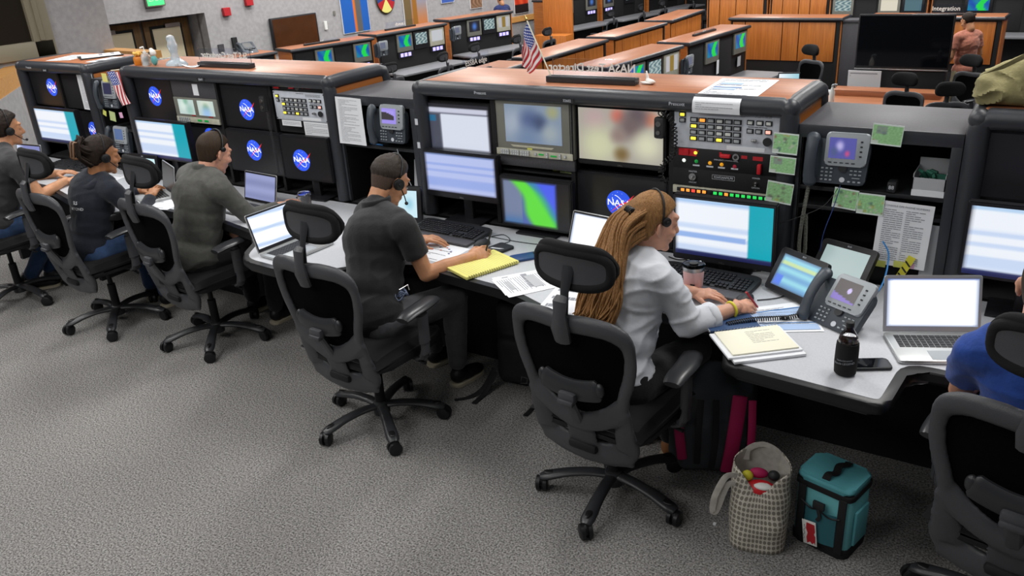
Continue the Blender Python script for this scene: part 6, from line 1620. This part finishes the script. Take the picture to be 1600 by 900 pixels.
wallpic('poster', 10.95, .62, .56, .95, lambda u, v: (.16, .12, .12) if v < .25 else mixc((.75, .2, .12), (.9, .35, .2), .5+.5*math.sin(u*12+v*7)), 'red and black poster above the oak rail', 'poster')
nameplate('black framed sign with white lettering on the wood-topped console behind the flag', -6.55, 9.25, .62, .56, .22, 'ESSBA edge', .10, rz=88, z=BT, mirror=False)
nameplate('dark sign base on the first far console below the brown television', -11.55, 11.45, .75, .7, .03, 'Range', .03, rz=75, z=BT)
nameplate('dark sign on the second far console under the oval plaque', -11.45, 13.6, .8, .75, .12, 'Launch', .09, rz=80, z=BT)
nameplate('small dark sign base on the far console with the hanging white tag', -4.9, 13.3, .75, .7, .03, 'Ground', .03, rz=84, z=BT)
nameplate('dark sign reading Integration on the broad console behind the standing man', -1.72, 15.75, .9, .8, .15, 'Integration', .095, z=BT, mirror=False)
# big dark television on a stand
t = thing('television_stand', 'large switched-off black television on a dark wheeled stand', 'television', (-1.97, 13.5, FL))
a = MB(); a.box((0, 0, 1.39), (1.27, .07, .76), bev=.01); a.build('housing', 'bezel', t)
a = MB(); a.box((0, -.036, 1.395), (1.23, .003, .71)); a.build('screen', 'blkglass', t)
a = MB(); a.box((0, -.03, .995), (1.26, .06, .02), bev=.004); a.build('silver_trim', 'steel', t)
a = MB(); a.box((.0, .12, .5), (1.2, .25, .98), bev=.01); a.build('cabinet_body', 'dark', t)
a = MB(); a.box((0, .0, .06), (1.3, .6, .05), bev=.01); a.build('stand_base', 'dark', t)
a = MB(); a.box((-.0, -.008, .85), (.12, .004, .04)); a.build('readout', 'strip', t)
t = thing('whiteboard_sheet', 'pale handwritten board leaning against the television stand', 'board', (-2.41, 13.28, -.38), 0, rot=(R(4), 0, 0))
a = MB(); a.box((0, 0, .19), (.46, .012, .38)); a.build('board', 'paper', t); a = MB(); scribble(a, -.2, .18, .29, .36, 2, y=-.0075, seed=41, th=.4); a.build('handwriting', 'ptext', t)
t = thing('wooden_table', 'wooden desk in the hall behind the low cabinet, with a spray bottle', 'table', (-2.0, 12.45, FL))
a = MB(); a.box((0, 0, .735), (1.5, .95, .03), bev=.006); a.build('tabletop', 'wood', t)
a = MB(); a.box((0, .3, .79), (1.4, .3, .09), bev=.006); a.build('raised_ledge', 'wood', t)
for sx in (-.72, .72):
    a = MB(); a.box((sx, 0, .36), (.03, .85, .72)); a.build('end_panel', 'wood_y', t)
t = thing('spray_bottle', 'white spray bottle on the wooden desk beyond the console corner', 'bottle', (-2.6, 12.12, -.25)); a = MB(); a.lathe([(.035, 0), (.038, .01), (.038, .14), (.018, .19), (.014, .21)], 16); a.build('bottle_body', 'white', t)
a = MB(); a.box((0, 0, .225), (.03, .03, .03), bev=.006); a.tube([(0, 0, .235), (.03, 0, .245), (.06, 0, .24)], .012, n=8); a.tube([(.03, 0, .23), (.045, 0, .19)], .006, n=6); a.build('trigger', 'phone_l', t)
a = MB(); a.box((0, 0, .004), (.12, .08, .006)); a.build('paper_slip', 'cream', label='small cream slip lying on the wooden desk', cat='paper', loc=(-2.25, 12.05, -.25))
# two monitors and clutter at the row beyond
monitor('small lit monitor in the hall, just past the middle console, with pale blue page', -4.25, -3.95, -.16, .02, 10.6, lambda u, v: (.80, .93, .97), rz=R(30), deskz=-.245, stand=True)
monitor('small pale lit monitor beyond the right end of the middle console', -3.4, -3.1, -.13, .10, 12.3, lambda u, v: mixc((.95, .98, 1), (.6, .8, .85), u), rz=R(15), deskz=-.245, stand=True)
t = thing('hall_desk', 'grey desk ledge in the hall before the broad wood-backed console', 'desk', (-3.32, 12.4, FL)); a = MB(); a.box((0, 0, .74), (1.04, 1.2, .03), bev=.008); a.build('tabletop', 'laminate', t)
for sx in (-.48, .48):
    a = MB(); a.box((sx, 0, .36), (.03, 1.0, .72)); a.build('end_panel', 'dark', t)
for x, y, lb_ in ((-12.0, 10.15, 'dark telephone on the low far console below the brown television'),):
    phone(lb_, M.Translation((x, y, BT+.0)) @ M.Rotation(R(75), 4, 'Z') @ M.Rotation(R(-55), 4, 'X'), lambda u, v: (.1, .1, .12), s=1.3, bz='phone')
for x, y, z, rz, lb_ in ((-11.05, 12.5, .12, 85, 'grey phone mounted in the gap between the first two far consoles'), (-10.95, 14.8, .12, 85, 'grey phone mounted in the gap before the farthest left-row console'), (-4.72, 12.15, .05, 85, 'grey phone mounted between the two consoles behind the middle one')):
    phone(lb_, M.Translation((x, y, z)) @ M.Rotation(R(rz), 4, 'Z'), lambda u, v: (.4, .42, .5), stand=False, s=1.3)
a = MB(); a.box((0, 0, 0), (.004, .1, .22)); a.build('hanging_tag', 'paper', label='white tag hanging from the display of the far right-hand console', cat='tag', loc=(-4.66, 13.3, -.02))
a = MB(); a.box((0, 0, 0), (.004, .16, .16)); a.build('wall_note', 'boxw', label='small pale note on the dark end of the far right-hand console', cat='note', loc=(-4.575, 14.1, -.05))
# chairs of the hall
hall = [(-10.05, 11.3, 80, 'hall chair before the first far console'), (-9.85, 12.5, 95, 'hall chair pulled up to the camera display console'), (-9.95, 13.7, 88, 'hall chair before the grey display of the second far console'), (-9.75, 14.9, 92, 'hall chair left of the farthest left-row console'), (-9.7, 16.1, 88, 'hall chair at the farthest left-row console by the oak rail'),
        (-3.55, 13.95, 150, 'hall chair before the broad wood-backed console'), (-1.72, 11.6, 165, 'hall chair at the wooden desk before the television stand'), (-.98, 11.05, 200, 'hall chair in front of the standing man, lower of two'), (-1.18, 13.25, 150, 'hall chair right in front of the trousers of the standing man'),
        (-9.9, 19.6, 85, 'distant hall chair nearest the tall wooden end panel'), (-9.7, 20.9, 95, 'distant hall chair second from the tall end panel'), (-9.6, 22.1, 88, 'distant hall chair third from the tall end panel'), (-9.3, 23.4, 88, 'distant hall chair fourth from the tall end panel'), (-9.1, 24.6, 88, 'distant hall chair farthest from the tall end panel'), (-3.6, 11.3, 20, 'hall chair hardly showing above the right end of the middle console')]
for x, y, rz, lb_ in hall: place_chair(x, y, rz, rz+20, 'black '+lb_, 'task chairs in the hall behind', z=FL)
# standing man behind the television
def standing(label, x, y, az, shirt, trou, skin='skin_b', hairm='hdark'):
    f = V((math.sin(R(az)), math.cos(R(az)), 0)); r = V((f.y, -f.x, 0)); o = V((x, y, FL))
    def q(a, b, c): return tuple(o+r*a+f*b+V((0, 0, c)))
    J = dict(P=q(0, 0, .92), N=q(0, .03, 1.44), R=q(.19, .02, 1.40), L=q(-.19, .02, 1.40), ER=q(.25, .0, 1.12), WR=q(.2, .16, .94), EL=q(-.25, .02, 1.12), WL=q(-.2, .18, .96), KR=q(.1, .04, .5), AR=q(.11, .0, .1), KL=q(-.1, .04, .5), AL=q(-.11, .0, .1), k=1.05, toe=(f.x, f.y))
    t, hm, off, fin = person('s', label, J, skin, shirt, trou, dict(t=.008, m=hairm, front=.5, rough=.5, nape=-.5), (q(0, .06, 1.60), az, 22), dict(R=(relaxed, (.6, .5), 0, None), L=(relaxed, (.6, .5), 0, None)), sleeve='short')
    for c in [c for c in bpy.data.objects if c.parent is t and c.name.split('.')[0] == 'shoe']: c.location.z += FL
    return t
MT['salmon'] = cloth_mat('shirt_salmon', 'b0705c'); MT['khaki'] = cloth_mat('trousers_khaki', 'a4977a'); MT['navysh'] = cloth_mat('shirt_navy', '1f2c5c')
standing('man in a salmon shirt and khaki trousers standing half behind the big dark television', -1.19, 14.1, -50, 'salmon', 'khaki')
standing('person in a dark blue shirt far away at the wall between the posters', -12.1, 18.4, -70, 'navysh', 'trblack')
# ---------------------------------------------------------------- bags and bottles
def dots_mat():
    m = bpy.data.materials.new('dotted_canvas'); m.use_nodes = True; nt = m.node_tree; b = nt.nodes['Principled BSDF']; L = nt.links.new
    at = nt.nodes.new('ShaderNodeAttribute'); at.attribute_name = 'Dot'
    r = nt.nodes.new('ShaderNodeValToRGB'); r.color_ramp.elements[0].position = .52; r.color_ramp.elements[1].position = .66
    r.color_ramp.elements[0].color = (*lin(h2('7d776d')), 1); r.color_ramp.elements[1].color = (*lin(h2('c9c3b6')), 1)
    sp = nt.nodes.new('ShaderNodeSeparateXYZ'); L(at.outputs['Vector'], sp.inputs[0])
    def fr(o, s):
        a = nt.nodes.new('ShaderNodeMath'); a.operation = 'MULTIPLY'; a.inputs[1].default_value = s; L(o, a.inputs[0])
        c = nt.nodes.new('ShaderNodeMath'); c.operation = 'FRACT'; L(a.outputs[0], c.inputs[0])
        d = nt.nodes.new('ShaderNodeMath'); d.operation = 'SUBTRACT'; d.inputs[1].default_value = .5; L(c.outputs[0], d.inputs[0])
        e = nt.nodes.new('ShaderNodeMath'); e.operation = 'MULTIPLY'; L(d.outputs[0], e.inputs[0]); L(d.outputs[0], e.inputs[1]); return e.outputs[0]
    s = nt.nodes.new('ShaderNodeMath'); s.operation = 'ADD'; L(fr(sp.outputs[0], 62), s.inputs[0]); L(fr(sp.outputs[1], 46), s.inputs[1])
    q = nt.nodes.new('ShaderNodeMath'); q.operation = 'SQRT'; L(s.outputs[0], q.inputs[0])
    k = nt.nodes.new('ShaderNodeMath'); k.operation = 'MULTIPLY'; k.inputs[1].default_value = 1.5; L(q.outputs[0], k.inputs[0])
    L(k.outputs[0], r.inputs['Fac']); L(r.outputs['Color'], b.inputs['Base Color']); b.inputs['Roughness'].default_value = .9
    return m
MT['dots'] = dots_mat()
MT['canvas'] = cloth_mat('bag_lining', 'b5b0a8'); MT['teal'] = mat('cooler_teal', '5aa5ae', .6, bump=.2, bump_scale=60); MT['teal2'] = mat('cooler_teal_side', '6fbcc2', .6, bump=.2, bump_scale=60); MT['web'] = mat('black_webbing', '131316', .8)
MT['olive'] = mat('olive_canvas', '857e58', .9, noise_amt=.15, noise_scale=18, bump=.4, bump_scale=120); MT['packblk'] = mat('backpack_black', '0f0f12', .75, bump=.3, bump_scale=150); MT['packgry'] = mat('backpack_grey', '3a3d42', .8, bump=.3, bump_scale=150)
MT['magenta'] = mat('magenta_panel', 'a3124f', .7); MT['totebeige'] = cloth_mat('tote_beige', 'a4947c')
# dotted tote
t = thing('tote_bag', 'open grey and white dotted canvas lunch tote with red things inside, on the carpet', 'bag', (-.69, 2.62, 0), R(14))
nu, nv = 56, 26; a = MB(); Hh = .34
def ring(q, v):
    w_, d_ = .105, .075; e = 3.2-1.0*v
    c, s_ = math.cos(q), math.sin(q); x = abs(c)**(2/e)*(1 if c > 0 else -1)*w_; y = abs(s_)**(2/e)*(1 if s_ > 0 else -1)*d_
    g = 1+.06*math.sin(v*PI)-.02*v; x *= g; y *= g*(1+.15*(1-v))
    topz = Hh*(1-.0) + (.035*max(0, s_)**2 - .085*max(0, -s_)**1.5*math.exp(-(x/.07)**2))
    z = .002+v*topz; y += .02*v*v
    n_ = noise.noise(V((x*14, y*14, z*12)))*.008*min(1, v*4)
    return V((x+n_, y-n_, z))
a.grid(lambda u, v: ring(2*PI*u, v), nu, nv); o = a.build('bag_shell', ['dots'], t, ang=180)
me = o.data; at = me.attributes.new('Dot', 'FLOAT_VECTOR', 'POINT')
for i, v in enumerate(me.vertices):
    q = math.atan2(v.co.y, v.co.x); at.data[i].vector = ((q/(2*PI))*.62, v.co.z, 0)
sm = o.modifiers.new('s', 'SOLIDIFY'); sm.thickness = .003
a = MB(); P = [tuple(ring(2*PI*i/24, 0).xy) for i in range(24)]; a.prism(P, .001, .006); a.build('bag_base', 'canvas', t)
a = MB(); a.grid(lambda u, v: ring(2*PI*u, .55+v*.44)*.0+V((ring(2*PI*u, .55+v*.44).x*.95, ring(2*PI*u, .55+v*.44).y*.93, ring(2*PI*u, .55+v*.44).z)), 40, 6); a.build('lining', 'canvas', t, ang=180)
for sy, k in ((.055, 0), (-.05, 1)):
    a = MB()
    pts = [(-.06, sy+.02, Hh-.03), (-.055, sy+.02, Hh+.02), (0, sy+.025, Hh+.045), (.055, sy+.02, Hh+.02), (.06, sy+.02, Hh-.03)] if k == 0 else [(-.085, sy, Hh-.02), (-.125, sy-.02, Hh-.02), (-.16, sy-.04, Hh-.1), (-.165, sy-.04, Hh-.17), (-.15, sy-.035, Hh-.16), (-.12, sy-.02, Hh-.06), (-.09, sy-.01, Hh-.05)]
    a.tube(spl(pts, 5), .011, n=6, flat=(.25, 1.2), up=(0, 1, 0)); a.build('handle', 'canvas', t)
for nm, c, r_, m_, lb_ in (('food_packet', (-.0, -.02, .255), (.06, .035, .03), 'red', 'red packet lying in the dotted tote'), ('food_carton', (.01, -.035, .275), (.035, .018, .012), 'white', 'white carton on the red packet in the dotted tote'), ('lemon', (-.05, .0, .29), (.022, .018, .022), 'yellowband', 'yellow round snack at the left in the dotted tote'), ('snack_pouch', (-.01, .02, .295), (.035, .02, .02), 'magenta', 'magenta pouch in the middle of the dotted tote'), ('bottle_top', (.045, .015, .295), (.022, .02, .02), 'key', 'black bottle top at the right in the dotted tote')):
    a = MB(); a.ball((0, 0, 0), r_); wrinkle(a, .004, 40); o = a.build(nm, m_, label=lb_, cat='snack'); o.matrix_world = M.Translation((-.69, 2.62, 0)) @ M.Rotation(R(14), 4, 'Z') @ M.Translation(c)
# teal cooler bag
t = thing('cooler_bag', 'teal and black insulated lunch cooler with a red name tag, on the carpet', 'bag', (-.455, 2.755, 0), R(-14))
a = MB(); P = round_poly([(-.105, -.085), (.105, -.085), (.105, .085), (-.105, .085)], .03, 4); a.prism(P, .02, .285, bev=.012)
for v in a.bm.verts: v.co.x *= 1+.10*math.sin(PI*min(1, v.co.z/.3)); 
a.build('bag_body', 'teal2', t)
a = MB(); a.prism(round_poly([(-.11, -.09), (.11, -.09), (.11, .09), (-.11, .09)], .03, 4), .001, .045, bev=.008); a.build('black_base', 'web', t)
a = MB(); a.prism(round_poly([(-.112, -.092), (.112, -.092), (.112, .092), (-.112, .092)], .03, 4), .262, .285, bev=.004); a.build('zip_band', 'web', t)
a = MB(); a.prism(round_poly([(-.108, -.088), (.108, -.088), (.108, .088), (-.108, .088)], .03, 5), .285, .312, bev=.014); a.build('lid', 'teal', t)
a = MB(); a.tube(spl([(.0, -.075, .314), (.0, -.05, .325), (.012, -.02, .318), (.005, .02, .326), (.02, .05, .322), (.015, .078, .314)], 4), .016, n=6, flat=(.2, 1), up=(0, 0, 1)); a.build('top_strap', 'web', t)
for sx in (-.075, .082):
    a = MB(); a.box((sx, -.094, .15), (.03, .008, .24), bev=.002); a.build('front_strap', 'web', t)
a = MB(); a.grid(lambda u, v: V((-.055+u*.12, -.096-.012*math.sin(PI*u), .05+v*.14)), 8, 8, thick=.002); MT['teald'] = mat('cooler_pocket', '2d6670', .7); a.build('front_pocket', 'teald', t)
a = MB(); a.box((.115, .0, .13), (.012, .1, .15), bev=.005); a.build('side_pocket', 'teal', t)
a = MB(); a.box((.0, -.108, .215), (.045, .014, .03), bev=.003); a.tube([(0, -.112, .2), (.01, -.114, .17), (.0, -.113, .15)], .008, n=6, flat=(.5, 1)); a.build('buckle', 'key', t)
a = MB(); a.tube(spl([(-.075, -.1, .205), (-.03, -.108, .19), (.0, -.112, .2), (.04, -.108, .18), (.08, -.1, .185)], 4), .0035, n=6); a.build('cord', 'wire', t)
tg = MB(); tg.box((-.02, -.118, .085), (.055, .004, .105), rot=Euler((0, R(-8), 0)).to_quaternion(), bev=.0015); tg = tg.build('name_tag', 'white', t)
a = MB(); a.prism([(-.012, -.045), (.0, -.036), (.008, -.045), (.016, -.036), (.02, -.045), (.022, -.01), (.017, .0), (.022, .012), (.021, .042), (-.010, .045), (-.014, .02), (-.008, .0), (-.014, -.02)], 0, .002, mt=M.Translation((-.018, -.1195, .085)) @ M.Rotation(R(-8), 4, 'Y') @ M.Rotation(PI/2, 4, 'X')); a.build('red_print', 'redlab', tg)
a = MB(); a.tube([(-.040+.003*math.sin(i*1.7), -.1205, .05+i*.006) for i in range(12)], .0012, n=4); a.build('grey_script', 'ptext', tg)
a = MB(); a.box((0, 0, .006), (.012, .01, .010), bev=.001); a.build('paper_scrap', 'paper', label='tiny white scrap on the carpet left of the dotted tote', cat='litter', loc=(-.86, 2.62, 0))
# backpacks
def backpack(label, x, y, rz, w_, d_, h_, m_, panels, straps, sq=1, lean=0):
    t = thing('backpack', label, 'backpack', (x, y, 0), R(rz))
    a = MB(); a.box((0, 0, h_*.47), (w_, d_, h_*.92), bev=min(w_, d_)*.3, seg=4); a.box((0, -d_*.5, h_*.33), (w_*.82, d_*.5, h_*.5), bev=.04, seg=4); a.ball((0, 0, h_*.85), (w_*.42, d_*.45, h_*.15))
    a = remesh(a, .012, 5); wrinkle(a, .012, 9, 4); 
    for v in a.bm.verts: v.co.z = max(.002, v.co.z); v.co.y += lean*v.co.z
    a.build('pack_body', m_, t)
    for (x0, z0, x1, z1, wd, mm) in panels:
        a = MB(); a.tube(spl([(x0, -d_*.79+lean*z0, z0), ((x0+x1)/2, -d_*.83+lean*(z0+z1)/2, (z0+z1)/2), (x1, -d_*.68+lean*z1, z1)], 4), wd, n=8, flat=(.3, 1), up=(0, 1, 0)); a.build('accent_panel', mm, t)
    for pts in straps:
        a = MB(); a.tube(spl(pts, 5), .013, n=6, flat=(1, .2), up=(1, 0, 0)); a.build('strap', 'web', t)
    return t
backpack('black backpack with loose straps on the carpet, between the two middle chairs', -2.12, 3.30, 8, .34, .22, .52, 'packblk', [], [[(-.15, -.15, .12), (-.19, -.22, .03), (-.24, -.29, .006), (-.30, -.34, .006)], [(-.14, -.16, .10), (-.17, -.24, .02), (-.19, -.34, .006)], [(.13, -.15, .15), (.13, -.19, .03), (.12, -.26, .006), (.11, -.36, .006)]], lean=.05)
t = thing('carabiner', 'small metal carabiner clipped to the black backpack', 'clip', (-2.05, 3.10, .11)); a = MB(); a.tube([(-.02, 0, -.02), (.02, 0, -.01), (.025, 0, .02), (-.01, 0, .02)], .003, n=6, close=True); a.build('ring', 'steel', t)
backpack('grey backpack with magenta panels under the desk beside the woman chair', -1.03, 3.02, 25, .36, .2, .50, 'packgry', [(.06, .06, .10, .42, .03, 'magenta'), (.15, .15, .15, .40, .016, 'magenta'), (-.13, .12, -.15, .3, .02, 'magenta')], [[(-.06, -.17, .42), (-.07, -.21, .28), (-.07, -.19, .12)], [(.0, -.17, .42), (-.0, -.21, .26), (-.01, -.19, .1)]])
t = thing('tote_bag', 'beige fabric tote on the floor left of the chair of the man in black', 'bag', (-3.33, 3.05, 0), R(10)); a = MB(); a.box((0, 0, .17), (.26, .14, .33), bev=.04, seg=3); a = remesh(a, .011, 4); wrinkle(a, .012, 10)
for v in a.bm.verts: v.co.z = max(.002, v.co.z)
a.build('bag_body', 'totebeige', t); a = MB(); a.tube(spl([(-.06, -.06, .31), (-.05, -.09, .38), (.05, -.09, .38), (.06, -.06, .31)], 4), .009, n=6, flat=(.3, 1)); a.build('handle', 'totebeige', t)
MT['redb'] = mat('bottle_red', '7a1f2c', .35)
t = thing('water_bottle', 'red drink bottle with pale blue top on the floor beside the beige tote', 'bottle', (-3.62, 3.12, 0)); a = MB(); a.lathe([(.03, .001), (.036, .01), (.036, .19), (.025, .21)], 20); a.build('bottle_body', 'redb', t); a = MB(); a.lathe([(.026, .205), (.026, .24), (.018, .255), (.01, .26)], 16); a.build('bottle_cap', 'pblue2', t)
# olive bag on the console
t = thing('olive_bag', 'olive canvas shoulder bag slumped on the right-hand console top', 'bag', (-.075, 3.69, ZT))
a = MB()
a.box((.0, 0, .07), (.40, .2, .13), bev=.05, seg=4); a.box((.05, .0, .15), (.28, .17, .16), rot=Euler((0, R(-20), 0)).to_quaternion(), bev=.05, seg=4); a.ball((.10, .0, .22), (.10, .07, .10)); a.caps((-.12, 0, .12), (.12, 0, .27), .06, .05)
a = remesh(a, .010, 4); wrinkle(a, .022, 9, 2, amt2=.01, sc2=4)
for v in a.bm.verts: v.co.z *= .82; v.co.x *= .92
for v in a.bm.verts: v.co.z = max(.002, v.co.z)
a.build('bag_body', 'olive', t)
a = MB(); a.grid(lambda u, v: V((-.16+u*.22+.06*v, -.11-.02*math.sin(PI*u), .13+v*.02+.14*u)), 8, 3, thick=.005); a.build('flap', 'olive', t)
a = MB(); a.tube(spl([(.0, -.08, .25), (.08, -.07, .33), (.16, -.05, .32), (.22, -.08, .2), (.24, -.1, .06), (.2, -.12, .02)], 5), .017, n=8, flat=(.3, 1), up=(0, 1, 0)); a.build('shoulder_strap', 'olive', t)
a = MB(); a.tube(spl([(.1, -.10, .2), (.15, -.12, .15), (.17, -.12, .17), (.2, -.12, .2)], 4), .004, n=6); a.build('tag_clip', 'steel', t)
a = MB(); a.box((.185, -.14, .10), (.055, .004, .19), rot=Euler((0, R(-30), 0)).to_quaternion()); a.build('white_tag', 'paper', t)

t = thing('key_bunch', 'blue-grey key lanyard bunched at the hip of the man in the black polo', 'keys', (-2.455, 2.70, .655))
a = MB()
for i in range(5): c = V((random.uniform(-.02, .02), random.uniform(-.02, .02), .008+.008*i)); a.tube([c+V((.022*math.cos(q), .018*math.sin(q), .012*math.sin(q*2+i))) for q in [2*PI*j/14 for j in range(14)]], .0035, n=5, close=True)
MT['slate'] = mat('lanyard_slate', '6a7690', .6); a.build('lanyard', 'slate', t)
a = MB(); a.tube([(.0, .0, .05), (.03, .03, .07), (.045, .02, .05)], .003, n=6); a.build('clasp', 'steel', t)
